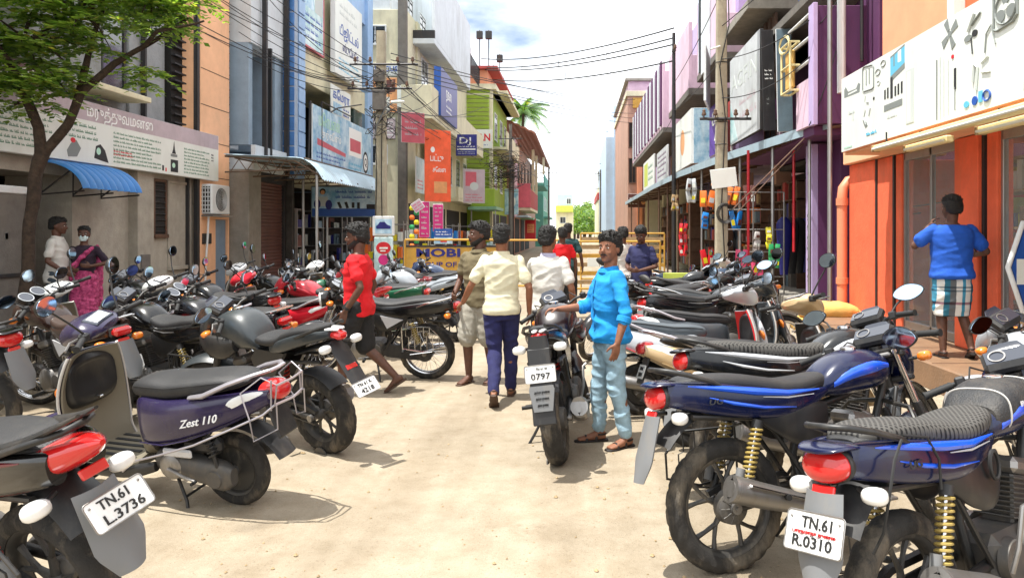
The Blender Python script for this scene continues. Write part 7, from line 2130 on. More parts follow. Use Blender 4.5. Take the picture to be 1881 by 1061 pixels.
for (a, b, s) in (((2.83, 14.4, 6.3), (2.88, 22, 6.0), .1), ((2.83, 14.4, 6.5), (5.0, 9, 8.0), .1), ((2.83, 14.4, 5.6), (5.2, 8, 7.2), .1), ((2.83, 14.4, 4.95), (4.1, 12.5, 5.3), .15), ((2.83, 14.4, 4.2), (4.0, 12.6, 4.6), .2), ((2.83, 14.4, 5.0), (2.88, 22, 5.2), .12), ((2.83, 14.4, 3.9), (3.2, 19, 4.6), .15), ((4.31, 12.3, 4.6), (3.95, 12.6, 3.4), .1), ((4.1, 12.5, 5.1), (4.6, 12.2, 6.0), .1), ((4.5, 11.9, 2.0), (4.72, 9.2, 2.0), .06), ((4.45, 12, 1.9), (4.65, 10.0, 1.85), .03), ((2.9, 22, 5.1), (3.2, 30, 5.2), .1)):
 cable(a, b, s, .009, RG, 'wires along the right buildings')
mb = MB(M_['steel_pipe'])
tag(MB(M_['wood']).tube([(2.75, 13.0, 2.0), (4.1, 13.2, 3.3)], .014, n=6).build('prop_pole'), 'long slanting bamboo prop under the right awning', 'pole')
tag(MB(M_['wood']).tube([(2.95, 13.6, 1.95), (4.3, 13.9, 3.3)], .011, n=6).build('prop_pole'), 'thinner slanting stick crossing the bamboo prop', 'pole')
# street lamp on the left
mb = MB(M_['steel_pipe']); mb.tube([(-5.0, 18.3, 3.9), (-4.9, 18.1, 4.2), (-4.55, 17.6, 4.55), (-4.3, 17.3, 4.62)], .02, n=6); mb.loft([(-4.35, 17.3, 4.62, .05, .03, 2), (-4.2, 17.25, 4.62, .07, .04, 2), (-4.02, 17.2, 4.62, .03, .02, 2)], n=12, m=M_['sign_white'])
tag(mb.build('street_lamp'), 'small street lamp on a bent arm at the left pole', 'street lamp')
# ------------------------------------------------------------------ barricades
def barricade(label, x, y, w, h, rz=0., board=None, texts=(), cream=False, slats=5):
 t = thing('barricade', label, 'barricade', (x, y, 0), rz, group='yellow steel barricades closing the street')
 mb = MB(M_['sign_yellow'])
 for sx in (-1, 1):
  mb.tube([(sx * w / 2, 0, .08), (sx * w / 2, 0, h)], .024, n=8)
  mb.tube([(sx * w / 2, -.32, .04), (sx * w / 2, .32, .04)], .022, n=8); mb.tube([(sx * w / 2, -.28, .05), (sx * w / 2, 0, .5), (sx * w / 2, .28, .05)], .014, n=6)
 for z in (h, .35): mb.tube([(-w / 2, 0, z), (w / 2, 0, z)], .024, n=8)
 mb.build('frame', t)
 if board:
  bd = MB(M_['sign_yellow']); bd.box(-w / 2 + .02, w / 2 - .02, -.012, .0, .72, h - .12); bd.box(-w / 2 + .02, w / 2 - .02, -.010, .002, .38, .715, M_['sign_orange']); bd.box(-w / 2 + .02, w / 2 - .02, -.016, -.012, h - .16, h - .12, M_['ink_black']); bd.build('board', t, smooth=0)
  lt = MB(M_['ink_navy'])
  for (s, u, z, sz, wd, bo) in texts:
   lt.T = frame((u, -.014, z), (1, 0, 0), (0, 0, 1)); put_text(lt, s, Matrix(), sz, M_['ink_navy'], wd, bold=bo)
  lt.build('lettering', t, smooth=0)
 else:
  for i in range(slats): 
   s = MB(M_['wood_light'] if i % 2 == 0 else M_['sign_yellow']); z = .45 + (h - .5) * i / 4.6; s.cbox(-w / 2, w / 2, -.012, .012, z, z + .09, .005); s.build('slat', t)
  if cream:
   for u in (-.62, -.28): s = MB(M_['sign_white']); s.cbox(u * .8 - .13, u * .8 + .13, -.02, -.013, h - .55, h - .36, .003); s.build('reflector', t)
 return t
barricade('yellow barricade with a lettered board left of the olive shirted man', -2.72, 16, 2.0, 1.42, 0, True, [('MOBI', -.28, 1.13, .24, .95, .035), ('GROUP OF', -.36, .88, .15, .95, .02)])
barricade('slatted yellow barricade with two cream plates behind the man in the blue shirt', .85, 16.2, 1.95, 1.38, .03, None, cream=True)
barricade('farther slatted yellow barricade half hidden behind the first slatted one', 1.2, 19.5, 2.2, 1.55, -.05)
barricade('plain yellow barricade standing between the groups of walking people', -1.0, 17.0, 1.7, 1.40, .0, slats=0)
t = thing('lime_board', 'lime yellow board with a violet Tamil letter behind the right hand bikes', 'sign', (1.55, 11.6, 0), group=None)
mb = MB(M_['sign_lime']); mb.cbox(-.2, .2, -.02, .02, .42, .95, .005); mb.build('board', t)
mb = MB(M_['iron']); mb.tube([(-.19, 0, 0), (-.19, 0, .95)], .015, n=6); mb.tube([(.19, 0, 0), (.19, 0, .95)], .015, n=6); mb.build('frame', t)
mb = MB(M_['ink_purple']); mb.T = frame((.04, -.023, .70), (1, 0, 0), (0, 0, 1)); put_text(mb, 'க்', Matrix(), .34, M_['ink_purple']); mb.build('lettering', t, smooth=0)
# ------------------------------------------------------------------ shop goods and small signs on the left
t = thing('standing_board', 'standing board with a car picture above a red oval emblem', 'sign', (px(705, 17), 17, 0))
mb = MB(M_['white_paint']); mb.cbox(-.25, .25, -.03, .0, 1.5, 1.95, .01); mb.cbox(-.22, .22, -.03, .0, .2, 1.47, .01, M_['sign_teal']); mb.build('board', t)
mb = MB(M_['sign_sky']); mb.box(-.19, .19, -.034, -.03, 1.55, 1.88); mb.prism([(-.16, 1.66), (.16, 1.66), (.17, 1.72), (.08, 1.76), (.03, 1.82), (-.08, 1.82), (-.13, 1.75), (-.17, 1.72)], -.037, -.034, 'xz', M_['ink_navy']); mb.build('car_picture', t, smooth=0)
mb = MB(M_['sign_red']); mb.prism([(.17 * cos(a), 1.22 + .14 * sin(a)) for a in [q * pi / 12 for q in range(24)]], -.034, -.03, 'xz'); mb.prism([(.12 * cos(a), .95 + .12 * sin(a)) for a in [q * pi / 12 for q in range(24)]], -.034, -.03, 'xz', M_['sign_magenta']); mb.box(-.09, .10, -.037, -.034, 1.20, 1.24, M_['sign_white']); mb.box(-.07, .05, -.037, -.034, 1.14, 1.17, M_['sign_white']); mb.build('emblem', t, smooth=0)
mb = MB(M_['concrete_dark'])
for i, (p_, y0, y1, Yd, m, l) in enumerate(((779, 370, 436, 17.5, 'sign_magenta', 'wider magenta lettered banner standing behind the left bikes'), (804, 375, 425, 18.5, 'sign_magenta', 'narrow magenta lettered banner to the right of the wider one'))):
 signboard(l, 'standing_banner', (px(p_ - 9, Yd), Yd, pz(y1, Yd)), (1, 0, 0), 19 * Yd / F, (y1 - y0) * Yd / F, m, [('l', .2, .05, .85, .95, 6, 'sign_greyhead')], t=.03)
signboard('small blue and white notice board beside the lettered barricade', 'notice_board', (px(797, 16.6), 16.6, pz(448, 16.6)), (1, 0, 0), 34 * 16.6 / F, 28 * 16.6 / F, 'sign_sky', [('r', 0, .45, 1, 1, 'sign_blue'), ('l', .1, .55, .9, .9, 2, 'ink_white'), ('r', .35, .12, .7, .32, 'ink_red')], t=.03)
rr = random.Random(9)
for i in range(9):
 c = ['toy_yellow', 'toy_green', 'toy_orange'][i % 3]
 mb = MB(M_[c]); x, z = px(757 + (i % 2) * 8, 17.2), 2.15 - .11 * i
 mb.loft([(z - .06, x, 17.2, .05, .03, 2.5), (z, x, 17.2, .065, .04, 2.5), (z + .05, x, 17.2, .04, .02, 2.5)], axis='z', n=12)
 tag(mb.build('snack_packet'), {'toy_yellow': 'yellow packet in the hanging string of snack packets', 'toy_green': 'green packet in the hanging string of snack packets', 'toy_orange': 'orange packet in the hanging string of snack packets'}[c], 'packet', 'hanging snack packets')
signboard('tilted pale pink notice above the hanging packets', 'notice', (px(764, 17.1), 17.1, pz(392, 17.1)), (1, 0, .7), .26, .24, 'sign_greyhead', [('l', .1, .1, .9, .9, 3, 'sign_magenta')], t=.01, ey=(-.7, 0, 1))
# stock heaps under the left shops (mixed goods in racks)
for i, (x, y) in enumerate(((-5.6, 21.5), (-5.3, 23.5), (-4.9, 27), (-4.6, 31), (-4.4, 35))):
 t = thing('goods_rack', ('goods rack with red and white stock beneath the blue hanging board', 'goods rack with mixed stock beyond the blue hanging board', 'goods rack in front of the nearest cream building shop', 'goods rack in front of the second cream building shop', 'goods rack in front of the farthest cream building shop')[i], 'rack', (x, y, 0), group='goods racks along the left shops')
 mb = MB(M_['steel_pipe'])
 for a in (-.6, .6):
  for c in (-.2, .2): mb.tube([(a, c, 0), (a, c, 1.9)], .018, n=6)
 for z in (.3, .8, 1.3, 1.8): mb.box(-.6, .6, -.2, .2, z, z + .02)
 mb.build('frame', t)
 g = MB(M_['toy_red'])
 for z in (.32, .82, 1.32):
  for k in range(8):
   h = rr.uniform(.15, .42); u = -.56 + .14 * k; g.cbox(u, u + .12, -.18, .15, z, z + h, .01, M_[rr.choice(['toy_red', 'sign_white', 'toy_blue', 'toy_yellow', 'sign_magenta', 'sign_grey', 'toy_orange', 'sign_teal', 'sign_sepia'])])
 g.build('stock', t)
# ------------------------------------------------------------------ goods under the right awning
SR = 'stock racks in the right hand shops'
for i, (x, y, L, l) in enumerate(((6.4, 14.2, 3.6, 'deep stock rack in the shadowed shop behind the red bars'), (4.85, 16.3, 1.9, 'stock rack of red and orange boxes behind the tall concrete pole'), (4.7, 18.9, 2.6, 'stock rack just past the tall concrete pole'), (4.5, 23.2, 3, 'stock rack under the white box sign'), (4.3, 28, 3.2, 'stock rack under the lavender balcony'), (4.1, 33, 3, 'stock rack farthest along the right shops'))):
 t = thing('stock_rack', l, 'rack', (x, y, .3), group=SR)
 mb = MB(M_['wood'])
 for z in (0, .5, 1.0, 1.5, 2.0, 2.4): mb.box(0, .4, 0, L, z, z + .03)
 for k in range(4): mb.box(0, .4, (L - .04) * k / 3, (L - .04) * k / 3 + .04, 0, 2.45)
 mb.build('frame', t)
 g = MB(M_['toy_red'])
 for z in (.03, .53, 1.03, 1.53, 2.03):
  y = .05
  while y < L - .25:
   w = rr.uniform(.08, .26); h = rr.uniform(.12, .42); g.cbox(rr.uniform(-.08, .1), .38, y, y + w, z, z + h, .006, M_[rr.choice(['wall_red', 'sign_sepia', 'sign_sepia', 'sign_slate', 'wood', 'wood', 'wall_red', 'concrete_dark', 'sign_slate', 'ink_navy', 'toy_orange', 'sign_black', 'iron', 'wood_light'])]); y += w + rr.uniform(.01, .06)
 g.build('stock', t)
t = thing('wire_rack', 'square pipe rack hung with toys in front of the right shops', 'rack', (3.55, 14.9, .34))
mb = MB(M_['steel_pipe'])
for x in (-.62, .0, .62): mb.tube([(x, 0, 0), (x, 0, 2.05)], .016, n=6)
for z in (.35, .85, 1.3, 1.7, 2.05): mb.tube([(-.62, 0, z), (.62, 0, z)], .012, n=6)
mb.build('frame', t)
for i, x in enumerate((3.38, 4.28)):
 mb = MB(M_['toy_red']); mb.tube([(x, 14.6, .9 if i == 0 else 1.2), (x, 14.6, 3.2)], .028, n=8); tag(mb.build('red_post'), ('red upright bar nearer the tall concrete pole', 'red upright bar nearer the purple pillar')[i], 'post', 'red bars under the right awning')
GOODS = [(1352, 405, 22, 36, 15.2, 'toy_blue', 'blue plastic toy'), (1412, 437, 12, 40, 14.6, 'toy_yellow', 'yellow toy'), (1361, 475, 22, 34, 14.6, 'toy_pink', 'pink triangular bag'), (1390, 455, 14, 60, 14.6, 'plastic_clear', 'clear hanging packet strip'), (1391, 490, 24, 40, 14.5, 'toy_pink', 'big pink bag'), (1422, 470, 22, 44, 14.5, 'toy_green', 'green and clear hanging bag'), (1295, 405, 14, 30, 16.4, 'toy_blue', 'hanging blue pouch'), (1300, 475, 26, 34, 16.0, 'toy_red', 'red bucket'), (1300, 365, 30, 30, 16.6, 'toy_orange', 'orange hanging bag'), (1345, 360, 26, 34, 15.6, 'toy_orange', 'faded orange bag'), (1378, 360, 22, 40, 15.0, 'sign_sepia', 'brown hanging purse'), (1318, 330, 20, 24, 16.4, 'sign_peach', 'tan hanging bag'), (1330, 440, 10, 30, 15.6, 'toy_yellow', 'lime hanging toy'), (1255, 440, 16, 60, 18.5, 'toy_red', 'dark red hanging cloth'), (1270, 350, 20, 44, 17.8, 'sign_grey', 'grey hanging bag'), (1240, 372, 14, 30, 20, 'wood_light', 'brown hanging sack')]
for (p_, q_, w_, h_, Yd, m, l) in GOODS:
 x, z = px(p_, Yd), pz(q_, Yd); w = w_ * Yd / F / 2; h = h_ * Yd / F / 2
 mb = MB(M_[m]); nn = max(1, int(h / w))
 for q in range(nn):
  for sx in ((-.5, .5) if w > .1 else (0,)):
   mb.T = Matrix.Translation((x + sx * w, Yd + rr.uniform(-.03, .03), z - h + 2 * h * (q + .5) / nn)) @ Matrix.Rotation(rr.uniform(-.25, .25), 4, 'Y') @ Matrix.Rotation(rr.uniform(-.5, .5), 4, 'Z')
   k = h / nn; w2 = w * (.46 if w > .1 else .9)
   mb.loft([(-k, 0, 0, w2 * .9, .012, 4), (-k * .8, 0, 0, w2, .035, 3.4), (k * .3, 0, 0, w2 * .95, .03, 3.4), (k * .85, 0, 0, w2 * .9, .012, 4), (k, 0, 0, w2 * .85, .004, 4)], axis='z', n=16, steps=2)
   mb.box(-w2 * .6, w2 * .6, -.04, -.034, -k * .5, k * .1, M_[rr.choice(['sign_white', 'sign_grey', 'toy_yellow', 'sign_sepia'])])
 mb.T = Matrix()
 mb.tube([(x, Yd, z + h * .9), (x + .01, Yd, z + h + .25)], .005, M_['iron'], n=4)
 tag(mb.build('hanging_goods'), l + ' hanging in the right hand shops', 'goods', 'goods hanging under the right awning')
for i in range(7):
 mb = MB(M_['dark']); x, y = px(1440 + 14 * (i % 4), 15.4 + .3 * i), 15.4 + .3 * i
 mb.loft([(.7, x, y, .08, .06, 2.4), (1.3, x, y, .14, .09, 2.4), (1.75, x, y, .16, .08, 2.3), (1.9, x, y, .05, .03, 2)], axis='z', n=14, m=M_['ink_navy' if i % 3 == 0 else 'ink_black'])
 tag(mb.build('hanging_garment'), 'dark garment hanging in the shadowed shop behind the red bars', 'clothing', 'dark garments in the right shop')
t = thing('counter', 'wooden shop counter deep under the right awning', 'counter', (4.9, 17.5, .34)); mb = MB(M_['wood']); mb.cbox(-.8, .8, -.3, .3, 0, .9, .02); mb.cbox(-.85, .85, -.33, .33, .9, .94, .01, M_['wood_light']); mb.build('carcass', t)
for i, (x, y, rz) in enumerate(((3.86, 11.75, .1), (3.98, 11.65, -.2))):
 mb = MB(M_['sack'])
 mb.T = Matrix.Translation((x, y, .02 + .20 * i)) @ Matrix.Rotation(rz, 4, 'Z')
 mb.loft([(-.46, 0, .10, .10, .05, 2.4), (-.40, 0, .11, .19, .09, 2.6), (-.2, 0, .13, .27, .13, 2.7), (.05, 0, .14, .29, .14, 2.7), (.28, 0, .13, .25, .12, 2.7), (.40, 0, .11, .16, .08, 2.5), (.44, 0, .11, .10, .05, 2.3), (.50, 0, .12, .12, .07, 2.2)], n=26, steps=5)
 for k, v in enumerate(mb.v): mb.v[k] = v + Vector((noise.noise(v * 6), noise.noise(v * 6 + Vector((3, 0, 0))), noise.noise(v * 7 + Vector((0, 4, 0))))) * .025
 tag(mb.build('sack', smooth=70), ('full yellow sack lying on the ground by the orange shop corner', 'full yellow sack lying on top of another sack by the orange pipe')[i], 'sack', 'yellow sacks by the orange shop')
# ------------------------------------------------------------------ motorcycles
def variants(tagname, **cols):
 """new versions of named bike materials"""
 out = {}
 for k, (c, kw) in cols.items(): out[k] = mat(k + '_' + tagname, c, **kw)
 return out
GL = dict(rough=.25, coat=.35, spec=.4, dirt=.2, dscale=5, dcol=(.12, .10, .08))
def place(o, x, y, deg, lean=-9., dz=0.):
 o.location = (x, y, dz); o.rotation_euler = (R(lean), 0, R(deg)); return o
def retag(o, label, cat=None):
 o['label'] = label
 return o
# commuter: built once, first as the blue bike with the lettered plate
PL_R = [('TN.61', .012, .028, .052, BM['ink'], .12), ('R.0310', -.004, -.032, .050, BM['ink'], .155), ('பாரதமாதா துணை', 0, -.002, .016, BM['ink_red'], .17)]
com = motorcycle('x', 'commuter', steer=.55, plate_lines=PL_R, pw=(.225, .125))
spt = motorcycle('x', 'sport', steer=.4, plate_lines=[('TN.61', -.005, .024, .046, BM['ink'], .10), ('L.3736', .004, -.026, .046, BM['ink'], .135)])
nak = motorcycle('x', 'naked', steer=.5, plate_lines=[('TN 61 K', 0, .024, .034, BM['ink'], .12), ('4218', 0, -.022, .046, BM['ink'], .11)])
cla = motorcycle('x', 'classic', steer=.5, plate_lines=[('TN 61', 0, .024, .034, BM['ink'], .09), ('1907', 0, -.022, .040, BM['ink'], .10)])
sco = scooter('x', steer=.35, plate_lines=[('TN 61', 0, .022, .036, BM['ink'], .10), ('2604', 0, -.024, .046, BM['ink'], .12)])
def netify(m):
 t = m.node_tree; p = t.nodes['Principled BSDF']; tc = t.nodes.new('ShaderNodeTexCoord'); hs = []
 for d in ((1, 1), (1, -1)):
  mp = t.nodes.new('ShaderNodeMapping'); mp.inputs['Rotation'].default_value = (0, 0, R(50) * d[1]); t.links.new(tc.outputs['Object'], mp.inputs['Vector'])
  w = t.nodes.new('ShaderNodeTexWave'); w.inputs['Scale'].default_value = 19; w.bands_direction = 'X'; t.links.new(mp.outputs['Vector'], w.inputs['Vector']); hs.append(w.outputs['Fac'])
 x = t.nodes.new('ShaderNodeMath'); x.operation = 'MAXIMUM'; t.links.new(hs[0], x.inputs[0]); t.links.new(hs[1], x.inputs[1])
 r = t.nodes.new('ShaderNodeValToRGB'); r.color_ramp.elements[0].position = .35; r.color_ramp.elements[1].position = .8
 r.color_ramp.elements[0].color = (.004, .004, .004, 1); r.color_ramp.elements[1].color = (.075, .072, .066, 1)
 t.links.new(x.outputs[0], r.inputs['Fac']); t.links.new(r.outputs['Color'], p.inputs['Base Color'])
 b = t.nodes.new('ShaderNodeBump'); b.inputs['Strength'].default_value = .35; b.inputs['Distance'].default_value = .003; t.links.new(x.outputs[0], b.inputs['Height']); t.links.new(b.outputs['Normal'], p.inputs['Normal'])
def add_cover(root):
 """mesh seat cover, tank bag and lock cable of the nearest blue bike"""
 sc = MB(BM['net'])
 sc.loft([(.63, 0, .815, .055, .030, 2.4), (.57, 0, .820, .094, .046, 2.6), (.46, 0, .808, .126, .050, 2.7), (.34, 0, .798, .134, .048, 2.7), (.22, 0, .813, .132, .050, 2.7), (.08, 0, .837, .124, .048, 2.7), (-.10, 0, .856, .117, .043, 2.7), (-.19, 0, .86, .09, .030, 2.6), (-.22, 0, .86, .06, .012, 2.4)], n=40, steps=6)
 sc.build('seat_cover', root).location.z = .045
 tb = MB(BM['bag'])
 tb.loft([(.58, 0, .83, .108, .050, 2.8), (.64, 0, .85, .132, .082, 2.8), (.76, 0, .868, .145, .098, 2.8), (.88, 0, .87, .138, .088, 2.8), (.95, 0, .865, .10, .06, 2.6)], n=30)
 to = tb.build('tank_cover', root); to.location.z = .03
 pp = MB(BM['edge'])
 for x, r, z in ((.645, (.135, .085), .851), (.87, (.142, .092), .87)):
  pp.tube([(x, r[0] * math.copysign(abs(cos(a)) ** (2 / 2.9), cos(a)), z + r[1] * math.copysign(abs(sin(a)) ** (2 / 2.9), sin(a))) for a in [q * pi / 20 for q in range(40)]], .004, n=5, closed=True)
 pp.build('piping', to)
 lt = MB(BM['print'])
 lt.T = frame((.76, -.149, .875), (1, 0, .03), (0, .12, 1)); put_text(lt, 'PLATINA', Matrix(), .028, BM['print'], .12, bold=.02)
 lt.T = frame((.76, .149, .875), (-1, 0, -.03), (0, -.12, 1)); put_text(lt, 'PLATINA', Matrix(), .028, BM['print'], .12, bold=.02)
 lt.build('lettering', to, smooth=0)
 lk = MB(BM['grip'])
 lk.tube([(-.06, -.10, .86), (-.12, -.15, .89), (-.20, -.17, .84), (-.24, -.165, .74), (-.26, -.14, .62), (-.27, -.10, .55)], .0055, n=6)
 lk.build('lock_cable', root); lk = MB(BM['grip'])
 lk.tube([(-.08, -.13, .90), (.02, -.155, .88), (.06, -.165, .80), (.06, -.16, .70)], .005, n=6)
 lk.build('lock_cable', root); lk = MB(BM['grip'])
 lk.tube([(.42 + .03 * cos(a), -.16, .72 + .05 * sin(a)) for a in [q * pi / 8 for q in range(16)]], .008, n=6, closed=True)
 lk.build('helmet_lock', root)
bmat('net', (.012, .012, .013), rough=.85)
netify(BM['net'])
bmat('bag', (.020, .021, .023), rough=.6, bump=.3, bscale=120, dirt=.3, dscale=6)
def side_text(root, body, x, y, z, size, w, tilt=0., both=True, m='print', shear=.3):
 mb = MB(BM[m])
 for sd in ((-1, 1) if both else (-1,)):
  mb.T = frame((x, sd * y, z), (1 * -sd, 0, tilt * -sd), (0, -sd * .25, 1)); put_text(mb, body, Matrix(), size, BM[m], w, slant=shear, bold=.01)
 return mb.build('lettering', root, smooth=0)
BLUE = {'paint': BM['navy'], 'accent': BM['blue']}
BLUE2 = variants('blue', paint=('#081338', GL), accent=('#1c55d0', dict(rough=.25, coat=.6)))
A = copy_tree(com, BLUE2, skip=('number_plate', 'mirror')); place(A, .72, 3.48, 20, -8)
retag(A, 'second blue motorcycle from the front, bare black seat and grey flap without plate')
mirror(A, Matrix(), -1, (.87, -.27, .97), (.77, -.40, 1.05), (.100, .056), 1.7)
side_text(A, 'UG', -.10, .150, .80, .035, .075, m='ink')
side_text(A, 'PLATINA', .80, .143, .90, .022, .10)
B = copy_tree(com, BLUE2, skip=('mirror',)); place(B, 1.17, 2.56, 34, -8); add_cover(B)
retag(B, 'nearest blue motorcycle at the right edge with a plate and a ribbed seat cover')
side_text(B, 'UG', -.06, .152, .80, .035, .075, m='ink')
BLK = {}
C = copy_tree(com, {**variants('dark', paint=('#15171a', GL), accent=('#b9bcc0', GL))}, skip=('number_plate',)); place(C, .98, 4.42, 14, -9)
sc = MB(BM['net']); sc.loft([(.60, 0, .82, .094, .046, 2.6), (.46, 0, .808, .126, .050, 2.7), (.22, 0, .820, .136, .053, 2.7), (-.10, 0, .856, .117, .043, 2.7), (-.22, 0, .86, .06, .012, 2.4)], n=30, steps=5); sc.build('seat_cover', C).location.z = .045
retag(C, 'black motorcycle with a ribbed seat cover just behind the second blue one')
D = copy_tree(spt, {**variants('silver', paint=('#a9adb2', GL), spring_red=('#202020', GL), rim_orange=('#202020', GL))}, skip=('number_plate',)); place(D, 3.0, 3.75, 97, -8)
retag(D, 'silver and black motorcycle standing alongside the tiled plinth of the orange shop')
# right row scooters and bikes
BEIGE = variants('beige', paint=('#bda27a', GL), accent=('#b59a72', GL), inner=('#14120f', dict(rough=.5)))
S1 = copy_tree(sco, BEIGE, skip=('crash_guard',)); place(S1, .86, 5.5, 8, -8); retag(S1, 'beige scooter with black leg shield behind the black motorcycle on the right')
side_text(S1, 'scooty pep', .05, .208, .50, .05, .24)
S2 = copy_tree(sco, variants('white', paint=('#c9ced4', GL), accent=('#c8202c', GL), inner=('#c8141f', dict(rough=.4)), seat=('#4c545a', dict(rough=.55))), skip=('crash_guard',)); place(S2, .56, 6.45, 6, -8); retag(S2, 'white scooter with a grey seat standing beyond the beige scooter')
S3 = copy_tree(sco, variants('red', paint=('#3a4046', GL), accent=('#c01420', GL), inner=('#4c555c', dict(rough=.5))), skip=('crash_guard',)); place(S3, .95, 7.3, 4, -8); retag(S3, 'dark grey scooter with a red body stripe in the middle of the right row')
right = [('com', 1.05, 8.1, 14, '#14161a', 'black motorcycle just beyond the dark grey scooter in the right row'), ('cla', 1.0, 8.9, -6, '#1c2024', 'dark wire wheeled motorcycle facing the right shops'), ('nak', 1.15, 9.8, 16, '#101113', 'black heavy motorcycle in front of the square pipe rack'), ('com', 1.3, 10.6, -4, '#3a1517', 'maroon motorcycle near the tall concrete pole'),
         ('cla', 1.3, 11.4, 2, '#202224', 'black wire wheeled motorcycle near the lime board'), ('com', 1.5, 12.3, 5, '#26384e', 'slate blue motorcycle farthest along the right row'), ('sco', 1.7, 13.2, 5, '#d8d8d6', 'white scooter at the far end of the right row')]
proto = dict(com=com, cla=cla, nak=nak, sco=sco, spt=spt)
PV = {}
def paintvar(c):
 if c not in PV: PV[c] = {'paint': mat('paint_' + c[1:], c, **GL), 'accent': mat('accent_' + c[1:], c, **GL)}
 return PV[c]
rr = random.Random(17)
for (k, x, y, dg, c, l) in right:
 o = copy_tree(proto[k], paintvar(c), skip=('number_plate', 'crash_guard')); place(o, x + rr.uniform(-.25, .25), y, dg + rr.uniform(-10, 10), -8); retag(o, l); o['group'] = 'two wheelers parked along the right side'
o = copy_tree(cla, paintvar('#0d0e10'), skip=('number_plate',)); place(o, .95, 9.2, 205, -8); retag(o, 'black motorcycle with its front wheel pointing at the man in bright blue')
o.location = (1.35, 9.7, 0)
# centre bike
N1 = copy_tree(nak, variants('maroon', paint=('#1a0d10', GL), panel=('#15100f', GL), flap=('#9aa0a0', GL)), skip=('number_plate', 'rear_mudguard', 'mirror'))
place(N1, -.12, 5.12, 86, -7); retag(N1, 'black naked motorcycle standing alone in the middle of the road, plate 0797')
N1M = frame(Vector((-.42, 0, .70)), (0, -1, 0), Vector((.20, 0, .98)))
plate(N1, N1M, [('TN 61 W', .01, .03, .022, BM['ink'], .075), ('0797', 0, -.018, .055, BM['ink'], .125)], h=.11, rim=BM['metal'])
mg = MB(BM['plastic']); mg.T = N1M; mg.cbox(-.075, .075, -.32, .16, -.022, -.008, .006); mg.loft([(-.20, -.025, 0, .012, .065, 2.6), (.10, -.03, 0, .018, .075, 2.6), (.24, -.03, 0, .03, .06, 2.6)], axis='y', n=16); mg.build('rear_mudguard', N1)
fl = MB(BM['flap']); fl.T = N1M; fl.prism([(-.075, -.075), (.075, -.075), (.082, -.10), (.060, -.235), (-.060, -.235), (-.082, -.10)], -.008, .004, 'xy'); 
for k in range(3): put_text(fl, 'அம்மா துணை', Matrix.Translation((0, -.115 - .04 * k, .006)), .022, BM['ink'], .10 - .015 * k)
fl.build('mud_flap', N1)
# left row
Z = copy_tree(sco, variants('violet', paint=('#251e3f', GL), accent=('#251e3f', GL)), skip=('number_plate',))
place(Z, -1.98, 4.36, 164, -10); retag(Z, 'dark violet scooter with a chrome side guard at the front left')
side_text(Z, 'Zest 110', .02, .215, .60, .06, .27, tilt=-.22)
L1 = copy_tree(spt, {**variants('blackred', paint=('#0b0b0c', dict(rough=.25, coat=.6, dirt=.12, dscale=5, dcol=(.10, .085, .065))), accent=('#5c1018', GL))}); place(L1, -1.83, 2.73, 157, -15, .05)
retag(L1, 'black motorcycle with red springs in the bottom left corner, plate L.3736')
L3 = copy_tree(nak, variants('graphite', paint=('#2a3033', dict(rough=.4, coat=.3, dirt=.2, dscale=5, dcol=(.12, .11, .1))))); place(L3, -1.80, 5.38, 148, -11); retag(L3, 'graphite grey heavy motorcycle with a fat rear tyre behind the violet scooter')
lefts = [('com', -4.42, 5.6, 165, '#101114', 'black motorcycle with a big red tail light behind the violet scooter', ('number_plate',)), ('sco', -4.05, 7.0, 165, '#c2c6c4', 'silver white scooter nearest the street tree', ('number_plate', 'crash_guard')),
         ('cla', -3.85, 6.15, 150, '#2b1a14', 'brown seated motorcycle with plate 0191 beside the graphite one', ('number_plate',)),
         ('sco', -3.62, 7.75, 155, '#d5d8d6', 'scooter with a white handlebar cowl and black leg shield', ('number_plate', 'crash_guard')), ('com', -3.05, 6.25, 152, '#0c0d0f', 'black motorcycle directly behind the graphite heavy one', ('number_plate',)), ('cla', -2.85, 6.8, 156, '#14161c', 'black motorcycle with a chrome rear rack left of the man in red', ('number_plate',)),
         ('com', -3.7, 8.7, 155, '#18191c', 'black motorcycle in the second line behind the white cowled scooter', ('number_plate',)), ('sco', -3.2, 9.0, 160, '#c01c2c', 'red and white scooter in front of the blue building', ('number_plate', 'crash_guard')), ('spt', -2.7, 9.4, 165, '#c4303c', 'red and white sports motorcycle left of the man in red', ('number_plate',)), ('com', -3.6, 10.4, 160, '#121212', 'black motorcycle parked near the rolling shutter', ('number_plate',)),
         ('cla', -2.3, 9.9, 172, '#1d5c40', 'green tanked motorcycle right behind the man in red', ('number_plate',)), ('nak', -1.8, 10.8, 168, '#9aa0a6', 'silver seated motorcycle beyond the wire wheeled one', ('number_plate',)), ('com', -2.6, 11.6, 170, '#7d1820', 'dark red motorcycle in the line behind the green tanked one', ('number_plate',)), ('sco', -3.4, 12.2, 165, '#d8dad8', 'white scooter beside the standing board with a car picture', ('number_plate', 'crash_guard')), ('com', -2.2, 12.8, 168, '#16181a', 'black motorcycle just before the lettered barricade', ('number_plate',)),
         ('spt', -1.9, 13.8, 170, '#2a3a58', 'navy motorcycle nearest the lettered barricade', ('number_plate',)), ('sco', -4.3, 11.2, 160, '#e0e2e2', 'white scooter in front of the shop with glazed cabinets', ('number_plate', 'crash_guard')), ('cla', -4.2, 13.2, 165, '#131416', 'black motorcycle under the edge of the pale tin awning', ('number_plate',)), ('com', -4.9, 9.3, 155, '#1a1a1c', 'black motorcycle nearest the air conditioner wall', ('number_plate',))]
